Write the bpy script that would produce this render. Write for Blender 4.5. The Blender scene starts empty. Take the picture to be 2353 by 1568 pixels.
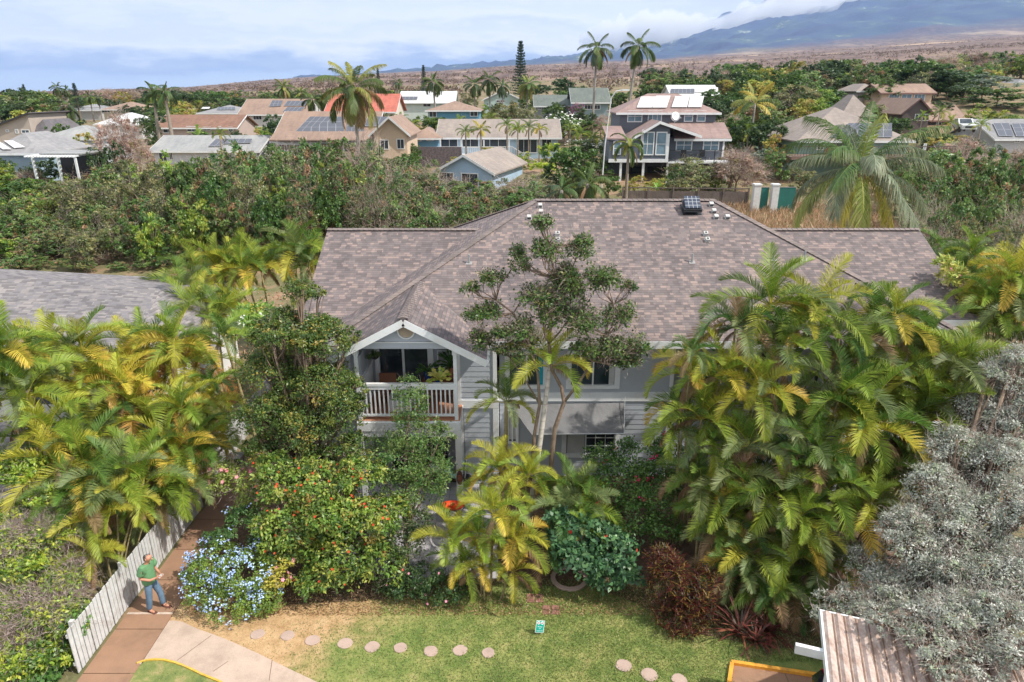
import bpy, math, random
import numpy as np
from mathutils import Vector, Matrix
sc = bpy.context.scene
R = math.radians
# ---------------------------------------------------------------- camera
H, PITCH, F = 12.8, R(20.1), 1569.0           # camera height, downward pitch, focal length in photo units (photo = 2353 x 1568)
cam = bpy.data.objects.new('camera', bpy.data.cameras.new('camera')); sc.collection.objects.link(cam)
cam.location = (0, 0, H); cam.rotation_euler = (R(90) - PITCH, 0, 0)
cam.data.sensor_width = 36; cam.data.lens = 24.0; cam.data.clip_start = .1; cam.data.clip_end = 40000
sc.camera = cam
# ---------------------------------------------------------------- light
SUN_EL, SUN_AZ = R(50), R(-20)                # azimuth measured from +X towards +Y
sdir = Vector((math.cos(SUN_EL) * math.cos(SUN_AZ), math.cos(SUN_EL) * math.sin(SUN_AZ), math.sin(SUN_EL)))
sl = bpy.data.lights.new('sun', 'SUN'); sl.energy = 4.3; sl.angle = R(.7); sl.color = (1, .94, .84)
so = bpy.data.objects.new('sun', sl); sc.collection.objects.link(so)
so.rotation_euler = sdir.to_track_quat('Z', 'Y').to_euler()
W = bpy.data.worlds.new('World'); sc.world = W; W.use_nodes = True
def sky_world():
    nt = W.node_tree; N = nt.nodes; L = nt.links; N.clear()
    def n(t, **k):
        x = N.new(t)
        for a, b in k.items(): setattr(x, a, b)
        return x
    def mth(op, a, b=None, c=None):
        x = n('ShaderNodeMath', operation=op)
        for i, v in enumerate((a, b, c)):
            if v is None: continue
            if hasattr(v, 'links'): L.new(v, x.inputs[i])
            else: x.inputs[i].default_value = v
        return x.outputs[0]
    def ramp(fac, stops):
        r = n('ShaderNodeValToRGB'); L.new(fac, r.inputs[0]); e = r.color_ramp.elements
        while len(e) > 1: e.remove(e[-1])
        e[0].position = stops[0][0]; e[0].color = (*stops[0][1], 1)
        for p, c in stops[1:]:
            k = e.new(p); k.color = (*c, 1)
        return r.outputs[0]
    def mix(f, a, b):
        m = n('ShaderNodeMix', data_type='RGBA')
        for s, v in ((0, f), (6, a), (7, b)):
            if hasattr(v, 'links'): L.new(v, m.inputs[s])
            else: m.inputs[s].default_value = v if s == 0 else (*v, 1)
        return m.outputs[2]
    sky = n('ShaderNodeTexSky', sky_type='NISHITA', sun_disc=False, sun_elevation=SUN_EL, sun_rotation=R(90) - SUN_AZ)
    tc = n('ShaderNodeTexCoord'); sp = n('ShaderNodeSeparateXYZ'); L.new(tc.outputs['Generated'], sp.inputs[0])
    x, y, z = sp.outputs
    zz = mth('MULTIPLY', z, 1.0)
    # cloud deck seen low over the horizon: flattened noise in direction space
    def noise(sx, sz, scale, det, seed, rough=.55):
        c = n('ShaderNodeCombineXYZ'); L.new(mth('MULTIPLY', x, sx), c.inputs[0]); L.new(mth('MULTIPLY', y, sx), c.inputs[1]); L.new(mth('MULTIPLY', z, sz), c.inputs[2])
        t = n('ShaderNodeTexNoise', noise_dimensions='4D'); L.new(c.outputs[0], t.inputs['Vector'])
        t.inputs['Scale'].default_value = scale; t.inputs['Detail'].default_value = det; t.inputs['W'].default_value = seed; t.inputs['Roughness'].default_value = rough
        return t.outputs['Fac']
    n1 = noise(1, 6, 2.2, 8, 3.3); n2 = noise(1, 3.6, 6.5, 8, 8.1, .62)
    warp = mth('ADD', zz, mth('MULTIPLY', mth('SUBTRACT', n1, .5), .10))
    warp = mth('ADD', warp, mth('MULTIPLY', mth('SUBTRACT', n2, .5), .12))
    base = ramp(mth('MULTIPLY', warp, 4.0), [(0.0, (.56, .68, .84)), (.06, (.46, .60, .82)), (.10, (.30, .44, .70)), (.15, (.34, .47, .70)), (.20, (.66, .74, .86)), (.25, (.95, .96, .97)), (.32, (.72, .79, .90)), (.38, (1.0, 1.0, 1.0)), (.46, (.80, .85, .93)), (.55, (.98, .98, 1.0)), (1.0, (.72, .75, .80))])
    # streak contrast
    st = ramp(n2, [(.35, (0, 0, 0)), (.62, (1, 1, 1))])
    cl = mix(mth('MULTIPLY', mth('MULTIPLY', st, ramp(mth('MULTIPLY', z, 8.0), [(.1, (.15, .15, .15)), (.6, (1, 1, 1))])), .75), base, (.93, .95, .98))
    skyc = mix(1.0, (0, 0, 0), sky.outputs[0])
    bg1 = n('ShaderNodeBackground'); L.new(sky.outputs[0], bg1.inputs[0]); bg1.inputs[1].default_value = .10
    bg2 = n('ShaderNodeBackground'); L.new(cl, bg2.inputs[0]); bg2.inputs[1].default_value = 1.04
    # broken cover: blue gaps
    cover = ramp(noise(1, 3, 1.6, 5, 1.7), [(.30, (.55, .55, .55)), (.5, (1, 1, 1))])
    ms = n('ShaderNodeMixShader'); L.new(cover, ms.inputs[0]); L.new(bg1.outputs[0], ms.inputs[1]); L.new(bg2.outputs[0], ms.inputs[2])
    o = n('ShaderNodeOutputWorld'); L.new(ms.outputs[0], o.inputs[0])
sky_world()
sc.view_settings.view_transform = 'Standard'; sc.view_settings.look = 'None'; sc.view_settings.exposure = 0.28; sc.view_settings.gamma = 1
sc.render.engine = 'CYCLES'
cy = sc.cycles
cy.max_bounces = 6; cy.diffuse_bounces = 3; cy.glossy_bounces = 2; cy.transmission_bounces = 4; cy.transparent_max_bounces = 8; cy.volume_bounces = 4
cy.use_denoising = True; cy.sample_clamp_indirect = 6; cy.caustics_reflective = False; cy.caustics_refractive = False
# ---------------------------------------------------------------- pixel -> place helpers (photo units)
def ray(x, y):
    px, py = x - 1176.5, y - 784.0
    yh = F * math.cos(PITCH) - py * math.sin(PITCH)
    return px / yh, -(F * math.sin(PITCH) + py * math.cos(PITCH)) / yh
def P(x, y, Y):
    a, b = ray(x, y); return (a * Y, Y, H + b * Y)
def PZ(x, y, z=0.0):
    a, b = ray(x, y); Y = (z - H) / b; return (a * Y, Y, z)
def PW(n, y, Y):
    return n / (F * math.cos(PITCH) - (y - 784) * math.sin(PITCH)) * Y
EU = [-.70, -.45, -.34, -.27, -.1, .014, .19, .31, .49, .70]
EB = [-.002, .0045, .014, .018, .0255, .033, .0385, .046, .058, .072]
def zt(X, Y):
    """terrain height"""
    u = X / max(Y, 1.0); up = max(0, min(u, .9) + .05)
    e = float(np.interp(u, EU, EB))
    ys = [0, 46, 80, 98, 122, 320, 2800]
    zs = [0, 0, 4.0 + .4 * up, 4.2 + .9 * up, 4.8 + 8.2 * up, H + 320 * (e * .55 - .010), H + 2800 * e]
    return float(np.interp(Y, ys, zs))
def G(x, y):
    """where the ray through a photo point meets the terrain"""
    a, b = ray(x, y); Y = 3.0
    while Y < 3000:
        if H + b * Y <= zt(a * Y, Y): break
        Y += .25 if Y < 150 else 5
    return (a * Y, Y, zt(a * Y, Y))
# ---------------------------------------------------------------- node materials
MATS = {}
class NB:
    def __init__(s, name, **pr):
        s.m = bpy.data.materials.new(name); s.m.use_nodes = True; s.t = s.m.node_tree; s.p = s.t.nodes['Principled BSDF']
        s.out = s.t.nodes['Material Output']
        for k, v in pr.items(): s.p.inputs[k].default_value = v
        MATS[name] = s.m
    def n(s, t, **k):
        x = s.t.nodes.new(t)
        for a, b in k.items():
            if a in x.bl_rna.properties: setattr(x, a, b)
            else: x.inputs[a].default_value = b
        return x
    def l(s, a, b): s.t.links.new(a, b)
    def m2(s, op, a, b=None, c=None):
        x = s.n('ShaderNodeMath', operation=op)
        for i, v in enumerate((a, b, c)):
            if v is None: continue
            if hasattr(v, 'links'): s.l(v, x.inputs[i])
            else: x.inputs[i].default_value = v
        return x.outputs[0]
    def ramp(s, fac, stops, interp='LINEAR'):
        r = s.n('ShaderNodeValToRGB'); r.color_ramp.interpolation = interp; s.l(fac, r.inputs[0]); e = r.color_ramp.elements
        while len(e) > 1: e.remove(e[-1])
        e[0].position = stops[0][0]; e[0].color = (*stops[0][1], 1)
        for p, c in stops[1:]:
            k = e.new(p); k.color = (*c, 1)
        return r.outputs[0]
    def mix(s, f, a, b, blend='MIX'):
        m = s.n('ShaderNodeMix', data_type='RGBA'); m.blend_type = blend
        for i, v in ((0, f), (6, a), (7, b)):
            if hasattr(v, 'links'): s.l(v, m.inputs[i])
            else: m.inputs[i].default_value = v if i == 0 else (*v, 1)
        return m.outputs[2]
    def noise(s, vec, scale, det=4, rough=.55):
        t = s.n('ShaderNodeTexNoise'); s.l(vec, t.inputs['Vector']); t.inputs['Scale'].default_value = scale; t.inputs['Detail'].default_value = det; t.inputs['Roughness'].default_value = rough
        return t.outputs['Fac']
    def co(s, k='Object'): return s.n('ShaderNodeTexCoord').outputs[k]
    def pos(s): return s.n('ShaderNodeNewGeometry').outputs['Position']
    def base(s, c): s.l(c, s.p.inputs['Base Color'])
    def bump(s, h, st=.3, d=.02):
        b = s.n('ShaderNodeBump'); b.inputs['Strength'].default_value = st; b.inputs['Distance'].default_value = d
        s.l(h, b.inputs['Height']); s.l(b.outputs[0], s.p.inputs['Normal'])
def paint(name, c, rough=.6, var=.12, scale=3.0, metal=0, dirt=None):
    """painted or plain surface: slight mottling and weathering"""
    if name in MATS: return MATS[name]
    b = NB(name, Roughness=rough, Metallic=metal); v = b.pos()
    f = b.noise(v, scale, 6, .65)
    lo = tuple(max(0, x * (1 - var)) for x in c); hi = tuple(min(1, x * (1 + var)) for x in c)
    col = b.ramp(f, [(.3, lo), (.7, hi)])
    if dirt: col = b.mix(b.ramp(b.noise(v, scale * .6, 8, .7), [(.5, (0, 0, 0)), (.72, (.75, .75, .75))]), col, dirt)
    b.base(col); b.bump(b.noise(v, scale * 12, 3), .12, .01)
    return b.m
def shingle(name, tones, row=.15, tab=.30, rough=.85, gap=.75):  # gap: strength of the shadow line painted along each course
    if name in MATS: return MATS[name]
    b = NB(name, Roughness=rough); b.p.inputs['Specular IOR Level'].default_value = .25
    sp = b.n('ShaderNodeSeparateXYZ'); b.l(b.co('UV'), sp.inputs[0]); u, v = sp.outputs[0], sp.outputs[1]
    vr = b.m2('DIVIDE', v, row); r = b.m2('FLOOR', vr)
    wn = b.n('ShaderNodeTexWhiteNoise', noise_dimensions='1D'); b.l(r, wn.inputs['W'])
    uu = b.m2('ADD', b.m2('DIVIDE', u, tab), b.m2('MULTIPLY', wn.outputs['Value'], 7.3))
    cx = b.n('ShaderNodeCombineXYZ'); b.l(b.m2('FLOOR', uu), cx.inputs[0]); b.l(r, cx.inputs[1])
    w2 = b.n('ShaderNodeTexWhiteNoise', noise_dimensions='2D'); b.l(cx.outputs[0], w2.inputs['Vector'])
    # second, half-width tabs give unequal widths
    u3 = b.m2('MULTIPLY_ADD', uu, .63, b.m2('MULTIPLY', wn.outputs['Value'], 3.1))
    cx2 = b.n('ShaderNodeCombineXYZ'); b.l(b.m2('FLOOR', u3), cx2.inputs[0]); b.l(r, cx2.inputs[1]); cx2.inputs[2].default_value = 5
    w3 = b.n('ShaderNodeTexWhiteNoise', noise_dimensions='3D'); b.l(cx2.outputs[0], w3.inputs['Vector'])
    f = b.m2('MULTIPLY_ADD', w3.outputs['Value'], .3, b.m2('MULTIPLY', w2.outputs['Value'], .7))
    k = len(tones); col = b.ramp(f, [(.22 + .56 * i / k if i else 0, t) for i, t in enumerate(tones)], 'CONSTANT')
    cmb = b.n('ShaderNodeCombineXYZ'); b.l(u, cmb.inputs[0]); b.l(v, cmb.inputs[1])
    mpp = b.n('ShaderNodeMapping'); b.l(cmb.outputs[0], mpp.inputs[0]); mpp.inputs['Scale'].default_value = (1.6, .35, 1); big = b.mix(1.0, b.ramp(b.noise(cmb.outputs[0], .35, 5, .6), [(.3, (.86, .86, .88)), (.7, (1.1, 1.08, 1.06))]), b.ramp(b.noise(mpp.outputs[0], 1.1, 6, .7), [(.35, (.84, .85, .87)), (.6, (1.04, 1.03, 1.02))]), 'MULTIPLY')
    col = b.mix(1.0, col, big, 'MULTIPLY')
    gr = b.ramp(b.noise(cmb.outputs[0], 30, 3, .7), [(.3, (.86, .86, .86)), (.7, (1.14, 1.14, 1.14))]); col = b.mix(1.0, col, gr, 'MULTIPLY')
    fv = b.m2('FRACT', vr); lap = b.ramp(fv, [(0, (.5, .5, .5)), (.11, (.62, .62, .62)), (.16, (1, 1, 1))])  # dark line at each row edge: lap shadow painted into the colour
    col = b.mix(gap, col, b.mix(1.0, col, lap, 'MULTIPLY'))
    b.base(col); b.bump(b.m2('ADD', b.m2('SUBTRACT', 1, fv), b.m2('MULTIPLY', w2.outputs['Value'], .5)), .5, .012)
    return b.m
def leafmat(name, tr=.35, rough=.42, spec=.5, sat=1.0, val=.92):
    b = NB(name, Roughness=rough); b.p.inputs['Specular IOR Level'].default_value = spec
    a = b.n('ShaderNodeAttribute', attribute_name='Col'); oi = b.n('ShaderNodeObjectInfo')
    hs = b.n('ShaderNodeHueSaturation'); b.l(a.outputs['Color'], hs.inputs['Color'])
    b.l(b.m2('MULTIPLY_ADD', oi.outputs['Random'], .03, .485), hs.inputs['Hue'])
    b.l(b.m2('MULTIPLY_ADD', b.m2('FRACT', b.m2('MULTIPLY', oi.outputs['Random'], 17.3)), .3, val), hs.inputs['Value'])
    hs.inputs['Saturation'].default_value = sat * .97
    b.base(hs.outputs[0])
    t = b.n('ShaderNodeBsdfTranslucent'); b.l(hs.outputs[0], t.inputs[0])
    ms = b.n('ShaderNodeMixShader'); ms.inputs[0].default_value = tr
    b.l(b.p.outputs[0], ms.inputs[1]); b.l(t.outputs[0], ms.inputs[2]); b.l(ms.outputs[0], b.out.inputs[0])
    return b.m
M_LEAF = leafmat('leaf', val=1.02); M_PALM = leafmat('palm_leaf', .36, .5, .35, .97, 1.0); M_PETAL = leafmat('petal', .3, .6, .2)
M_SILVER = leafmat('silver_leaf', .3, .75, .2, val=1.0)
def barkmat(name, a, bb, ring=0):
    b = NB(name, Roughness=.9); v = b.co('Object')
    f = b.noise(v, 6, 6, .7); col = b.ramp(f, [(.3, a), (.7, bb)])
    if ring:
        sp = b.n('ShaderNodeSeparateXYZ'); b.l(v, sp.inputs[0]); fr = b.m2('FRACT', b.m2('MULTIPLY', sp.outputs[2], ring))
        col = b.mix(1.0, col, b.ramp(fr, [(0, (.55, .5, .45)), (.16, (1, 1, 1)), (1, (.88, .88, .88))]), 'MULTIPLY'); b.bump(fr, .5, .02)
    else: b.bump(f, .5, .03)
    b.base(col); return b.m
M_BARK = barkmat('bark', (.12, .085, .06), (.26, .19, .14)); M_PBARK = barkmat('palm_bark', (.22, .18, .14), (.42, .36, .30), 9)
M_CBARK = barkmat('coconut_bark', (.24, .22, .20), (.42, .39, .36), 5); M_ABARK = barkmat('areca_stem', (.20, .16, .08), (.40, .34, .16), 8)
M_WBARK = barkmat('pale_bark', (.42, .38, .34), (.62, .58, .52), 4); M_TWIG = barkmat('dry_twig', (.30, .22, .18), (.48, .38, .32))
# ---------------------------------------------------------------- objects
col = sc.collection
def tag(o, label=None, cat=None, group=None, kind=None):
    if label: o['label'] = label
    if cat: o['category'] = cat
    if group: o['group'] = group
    if kind: o['kind'] = kind
    return o
def empty(name, loc=(0, 0, 0), label=None, cat=None, group=None, rz=0):
    o = bpy.data.objects.new(name, None); o.empty_display_size = .3; col.objects.link(o); o.location = loc; o.rotation_euler = (0, 0, rz)
    return tag(o, label, cat, group)
def nmesh(name, V, Fs, mat, C=None, smooth=False, uv=False, mats=None):
    """V (n,3); Fs list of int arrays (m,k); C per-vertex colour"""
    V = np.asarray(V, dtype=np.float32); me = bpy.data.meshes.new(name)
    Fs = [np.asarray(f, dtype=np.int32) for f in Fs if len(f)]
    loops = np.concatenate([f.ravel() for f in Fs]); tot = np.concatenate([np.full(len(f), f.shape[1], dtype=np.int32) for f in Fs])
    st = np.concatenate([[0], np.cumsum(tot)[:-1]]).astype(np.int32)
    me.vertices.add(len(V)); me.vertices.foreach_set('co', V.ravel())
    me.loops.add(len(loops)); me.loops.foreach_set('vertex_index', loops)
    me.polygons.add(len(tot)); me.polygons.foreach_set('loop_start', st); me.polygons.foreach_set('loop_total', tot)
    me.update(calc_edges=True)
    if C is not None:
        a = me.color_attributes.new('Col', 'FLOAT_COLOR', 'POINT'); c4 = np.ones((len(V), 4), dtype=np.float32); c4[:, :3] = C; a.data.foreach_set('color', c4.ravel())
    me.materials.append(mat)
    if smooth: me.polygons.foreach_set('use_smooth', np.ones(len(tot), dtype=bool))
    if uv: auto_uv(me)
    return me
def auto_uv(me):
    uvl = me.uv_layers.new(name='UVMap')
    for p in me.polygons:
        n = p.normal
        u = Vector((0, 0, 1)).cross(n)
        u = Vector((1, 0, 0)) if u.length < 1e-3 else u.normalized()
        v = n.cross(u)
        for li in p.loop_indices:
            c = me.vertices[me.loops[li].vertex_index].co; uvl.data[li].uv = (c.dot(u), c.dot(v))
def link(name, me, parent=None, loc=None):
    o = bpy.data.objects.new(name, me); col.objects.link(o)
    if parent: o.parent = parent
    if loc: o.location = loc
    return o
class MB:
    def __init__(s): s.v = []; s.f = []
    def add(s, vs, fs):
        k = len(s.v); s.v += [tuple(p) for p in vs]; s.f += [tuple(i + k for i in f) for f in fs]; return s
    def box(s, x0, x1, y0, y1, z0, z1):
        return s.add([(x0, y0, z0), (x1, y0, z0), (x1, y1, z0), (x0, y1, z0), (x0, y0, z1), (x1, y0, z1), (x1, y1, z1), (x0, y1, z1)],
                     [(0, 3, 2, 1), (4, 5, 6, 7), (0, 1, 5, 4), (1, 2, 6, 5), (2, 3, 7, 6), (3, 0, 4, 7)])
    def quad(s, a, b, c, d): return s.add([a, b, c, d], [(0, 1, 2, 3)])
    def prism(s, poly, off):
        """extrude polygon (list of 3-D points) by vector off"""
        n = len(poly); q = [tuple(a + b for a, b in zip(p, off)) for p in poly]
        return s.add(list(poly) + q, [tuple(range(n - 1, -1, -1)), tuple(range(n, 2 * n))] + [(i, (i + 1) % n, n + (i + 1) % n, n + i) for i in range(n)])
    def beam(s, a, b, w, h, up=(0, 0, 1)):
        a, b = Vector(a), Vector(b); d = (b - a).normalized(); r = d.cross(Vector(up))
        r = (Vector((1, 0, 0)) if r.length < 1e-3 else r.normalized()); q = r.cross(d)
        c = [(-w / 2, -h / 2), (w / 2, -h / 2), (w / 2, h / 2), (-w / 2, h / 2)]
        return s.add([a + r * i + q * j for i, j in c] + [b + r * i + q * j for i, j in c], [(0, 1, 2, 3)[::-1], (4, 5, 6, 7), (0, 1, 5, 4), (1, 2, 6, 5), (2, 3, 7, 6), (3, 0, 4, 7)])
    def cyl(s, c, r, z0, z1, n=12, r2=None):
        r2 = r if r2 is None else r2; A = [2 * math.pi * i / n for i in range(n)]
        return s.add([(c[0] + r * math.cos(a), c[1] + r * math.sin(a), z0) for a in A] + [(c[0] + r2 * math.cos(a), c[1] + r2 * math.sin(a), z1) for a in A],
                     [tuple(range(n - 1, -1, -1)), tuple(range(n, 2 * n))] + [(i, (i + 1) % n, n + (i + 1) % n, n + i) for i in range(n)])
    def lathe(s, prof, c=(0, 0, 0), n=14):
        vs = [(c[0] + r * math.cos(2 * math.pi * i / n), c[1] + r * math.sin(2 * math.pi * i / n), c[2] + z) for r, z in prof for i in range(n)]
        fs = [(k * n + i, k * n + (i + 1) % n, (k + 1) * n + (i + 1) % n, (k + 1) * n + i) for k in range(len(prof) - 1) for i in range(n)]
        fs += [tuple(range(n - 1, -1, -1)), tuple((len(prof) - 1) * n + i for i in range(n))]
        return s.add(vs, fs)
    def tube(s, pts, rs, n=8):
        pts = [Vector(p) for p in pts]; rs = rs if hasattr(rs, '__len__') else [rs] * len(pts)
        vs = []; ref = Vector((.3, .95, .1))
        for i, p in enumerate(pts):
            d = (pts[min(i + 1, len(pts) - 1)] - pts[max(i - 1, 0)]).normalized(); u = d.cross(ref)
            if u.length < .05: u = d.cross(Vector((1, 0, 0)))
            u.normalize(); w = d.cross(u)
            vs += [p + (u * math.cos(2 * math.pi * k / n) + w * math.sin(2 * math.pi * k / n)) * rs[i] for k in range(n)]
        fs = [(k * n + i, k * n + (i + 1) % n, (k + 1) * n + (i + 1) % n, (k + 1) * n + i) for k in range(len(pts) - 1) for i in range(n)]
        fs += [tuple(range(n - 1, -1, -1)), tuple((len(pts) - 1) * n + i for i in range(n))]
        return s.add(vs, fs)
    def mesh(s, name, mat, uv=False, smooth=False):
        me = bpy.data.meshes.new(name); me.from_pydata(s.v, [], s.f); me.materials.append(mat)
        if smooth:
            for p in me.polygons: p.use_smooth = True
        if uv: me.update(); auto_uv(me)
        return me
    def build(s, name, mat, parent=None, uv=False, smooth=False, loc=None): return link(name, s.mesh(name, mat, uv, smooth), parent, loc)
# ================================================================ GROUND
def ground_mat():
    b = NB('ground', Roughness=.95); v = b.pos(); sp = b.n('ShaderNodeSeparateXYZ'); b.l(v, sp.inputs[0])
    f = b.noise(v, .35, 8, .65)
    soil = b.ramp(f, [(.3, (.10, .12, .045)), (.48, (.17, .15, .07)), (.6, (.30, .19, .12)), (.75, (.36, .24, .15))])
    gr = b.ramp(b.noise(v, 9, 5, .7), [(.25, (.7, .7, .7)), (.75, (1.25, 1.25, 1.25))])
    b.base(b.mix(1.0, soil, gr, 'MULTIPLY')); b.bump(b.noise(v, 6, 6), .6, .08); return b.m
def lawn_mat():
    b = NB('lawn', Roughness=.95); v = b.pos()
    sp = b.n('ShaderNodeSeparateXYZ'); b.l(v, sp.inputs[0])
    dry = b.m2('ADD', b.m2('MULTIPLY_ADD', sp.outputs[0], -.16, b.m2('MULTIPLY_ADD', sp.outputs[1], .12, -2.27)), b.m2('MULTIPLY', b.noise(v, 1.1, 8, .7), 1.0))
    green = b.ramp(b.noise(v, 1.6, 6, .65), [(.28, (.10, .155, .035)), (.45, (.17, .225, .055)), (.58, (.27, .29, .09)), (.72, (.44, .38, .17))])
    tan = b.ramp(b.noise(v, 2.2, 6, .7), [(.3, (.38, .22, .11)), (.55, (.55, .36, .20)), (.75, (.62, .44, .27))])
    c = b.mix(b.ramp(dry, [(.36, (0, 0, 0)), (.66, (1, 1, 1))]), green, tan)
    fine = b.ramp(b.noise(v, 40, 5, .75), [(.3, (.62, .66, .6)), (.7, (1.3, 1.28, 1.25))])
    b.base(b.mix(1.0, c, fine, 'MULTIPLY')); b.bump(b.noise(v, 45, 4, .8), .7, .03); return b.m
def hill_mat():
    b = NB('dry_hillside', Roughness=1); v = b.pos(); sp = b.n('ShaderNodeSeparateXYZ'); b.l(v, sp.inputs[0])
    mp = b.n('ShaderNodeMapping'); b.l(v, mp.inputs[0]); mp.inputs['Scale'].default_value = (1, .42, 1)
    bush = b.noise(mp.outputs[0], .05, 8, .72); patch = b.noise(mp.outputs[0], .006, 6, .6)
    scrub = b.ramp(bush, [(.36, (.08, .05, .045)), (.46, (.14, .09, .075)), (.55, (.21, .14, .11)), (.7, (.34, .24, .17))])
    tanc = b.ramp(b.noise(mp.outputs[0], .03, 6), [(.35, (.44, .29, .18)), (.7, (.60, .44, .28))])
    c = b.mix(b.ramp(patch, [(.55, (0, 0, 0)), (.66, (.85, .85, .85))]), scrub, tanc)
    green = b.ramp(b.noise(mp.outputs[0], .004, 9, .7), [(.34, (.03, .05, .13)), (.48, (.04, .075, .15)), (.58, (.055, .10, .15)), (.62, (.10, .15, .14)), (.66, (.36, .38, .40)), (.69, (.07, .10, .15))])  # distant mountain: haze blue painted into these ramp colours
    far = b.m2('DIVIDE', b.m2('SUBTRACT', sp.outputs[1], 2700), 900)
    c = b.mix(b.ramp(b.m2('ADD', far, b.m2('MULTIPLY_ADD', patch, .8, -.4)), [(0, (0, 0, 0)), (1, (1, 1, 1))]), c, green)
    b.base(c); return b.m
MU = [-.25, -.13, .074, .19, .275, .346, .70, 1.2]; ME = [.008, .0245, .043, .060, .0925, .116, .215, .26]
def hz(X, Y):
    u = X / Y
    if Y <= 2800: return zt(X, Y)
    e0 = float(np.interp(u, EU, EB)); e1 = float(np.interp(u, MU, ME)) if u > -.3 else -.02
    t = min(1, (Y - 2800) / 7200); return H + Y * (e0 + (e1 - e0) * t ** .8) if Y <= 10000 else H + Y * e1 - (Y - 10000) * .3
def rnd2(a, b): 
    s = math.sin(a * 12.9898 + b * 78.233) * 43758.5453; return s - math.floor(s)
def vn(x, y):
    i, j = math.floor(x), math.floor(y); fx, fy = x - i, y - j; fx = fx * fx * (3 - 2 * fx); fy = fy * fy * (3 - 2 * fy)
    return (rnd2(i, j) * (1 - fx) + rnd2(i + 1, j) * fx) * (1 - fy) + (rnd2(i, j + 1) * (1 - fx) + rnd2(i + 1, j + 1) * fx) * fy
def fbm(x, y, o=4):
    s = 0; a = .5
    for k in range(o): s += a * (vn(x, y) - .5); x *= 2.03; y *= 2.03; a *= .5
    return s
def sheet(name, ys, us, fz, mat, xs=lambda u, y: u * (y + 25)):
    V = [(xs(u, y), y, fz(xs(u, y), y)) for y in ys for u in us]; n = len(us)
    Fq = [(r * n + c, r * n + c + 1, (r + 1) * n + c + 1, (r + 1) * n + c) for r in range(len(ys) - 1) for c in range(n - 1)]
    o = link(name, nmesh(name, V, [Fq], mat, smooth=True)); o['kind'] = 'structure'; return o
sheet('ground', [-25, -10, 0, 8] + list(np.arange(12, 60, 1.5)) + list(np.geomspace(60, 420, 60)), list(np.linspace(-1.1, 1.1, 110)),
      lambda x, y: zt(x, y) + (fbm(x * .25, y * .25) * .5 * min(1, max(0, (y - 36) / 8)) if y > 36 else 0) - (0 if y < 400 else 5), ground_mat())
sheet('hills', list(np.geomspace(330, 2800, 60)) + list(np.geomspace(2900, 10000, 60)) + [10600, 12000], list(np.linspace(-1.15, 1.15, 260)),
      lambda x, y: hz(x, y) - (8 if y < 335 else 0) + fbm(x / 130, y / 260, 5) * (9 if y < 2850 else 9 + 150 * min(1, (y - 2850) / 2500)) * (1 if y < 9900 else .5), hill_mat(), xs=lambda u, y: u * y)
# lawn, walk, pavements
def flat(name, pts, z, mat, th=0, uv=False):
    m = MB()
    if th: m.prism([(x, y, z - th) for x, y in pts], (0, 0, th))
    else: m.add([(x, y, z) for x, y in pts], [tuple(range(len(pts)))])
    o = m.build(name, mat, uv=uv); o['kind'] = 'structure'; return o
def G2(x, y): p = PZ(x, y); return (p[0], p[1])
flat('lawn', [(-8.85, 8), (12, 8), (12, 21), (-8.85, 21)], .006, lawn_mat())
def conc(name, c, joint=None, dirt=(.25, .17, .12)):
    b = NB(name, Roughness=.9); v = b.pos(); f = b.noise(v, 1.3, 8, .65); k = b.ramp(f, [(.28, tuple(x * .72 for x in c)), (.5, c), (.75, tuple(min(1, x * 1.15) for x in c))])
    k = b.mix(b.ramp(b.noise(v, 3.5, 9, .75), [(.56, (0, 0, 0)), (.7, (.55, .55, .55))]), k, dirt)
    k = b.mix(1.0, k, b.ramp(b.noise(v, 60, 3, .7), [(.3, (.85, .85, .85)), (.7, (1.12, 1.12, 1.12))]), 'MULTIPLY')
    b.base(k); b.bump(b.noise(v, 50, 4), .3, .01); return b.m
M_WALK = conc('brown_concrete', (.30, .175, .11)); M_SIDE = conc('pinkish_concrete', (.47, .36, .29), dirt=(.36, .26, .2)); M_JOINT = paint('joint', (.14, .09, .06), .9)
M_ASPH = conc('asphalt', (.26, .25, .26), dirt=(.2, .19, .19)); M_ORANGE = paint('orange_kerb_paint', (.75, .34, .035), .7, .25, 5, dirt=(.35, .2, .1)); M_YEL = paint('yellow_kerb_paint', (.60, .38, .05), .7, .3, 9, dirt=(.45, .33, .2))
ys = [8.0, 9.4, 10.9, 12.3, 13.7, 14.28, 15.55, 16.9, 18.4, 19.9, 21.4, 22.9, 24.4, 26]
m = MB()
for a, b_ in zip(ys[:-1], ys[1:]): m.box(-10.02, -8.82, a + .012, b_ - .012, -.1, .035)
o = m.build('walkway', M_WALK); o['kind'] = 'structure'
flat('walkway_joint_bed', [(-10.02, 8), (-8.83, 8), (-8.83, 26), (-10.02, 26)], .015, M_JOINT)
m = MB(); m.box(-10.01, -8.83, 14.22, 14.29, .036, .041); o = m.build('walkway_strip', paint('pale_cement', (.50, .40, .33), .9, .3, 8)); o['kind'] = 'structure'
up = [(381, 1430), (400, 1429), (420, 1432), (454, 1448), (485, 1459), (517, 1471), (556, 1488), (594, 1505), (630, 1523), (664, 1540), (724, 1568), (830, 1630)]
lo = [(315, 1526), (336, 1519), (357, 1517), (378, 1518), (400, 1523), (420, 1530), (443, 1540), (465, 1551), (507, 1568), (600, 1630)]
U = [G2(*p) for p in up]; Lw = [G2(*p) for p in lo]
poly = [(-8.80, U[0][1])] + U[1:] + Lw[::-1] + [(-8.80, Lw[0][1] - .05)]
m = MB(); m.prism([(x, y, -.05) for x, y in poly][::-1], (0, 0, .09)); o = m.build('pavement', M_SIDE); o['kind'] = 'structure'
m = MB()
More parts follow.
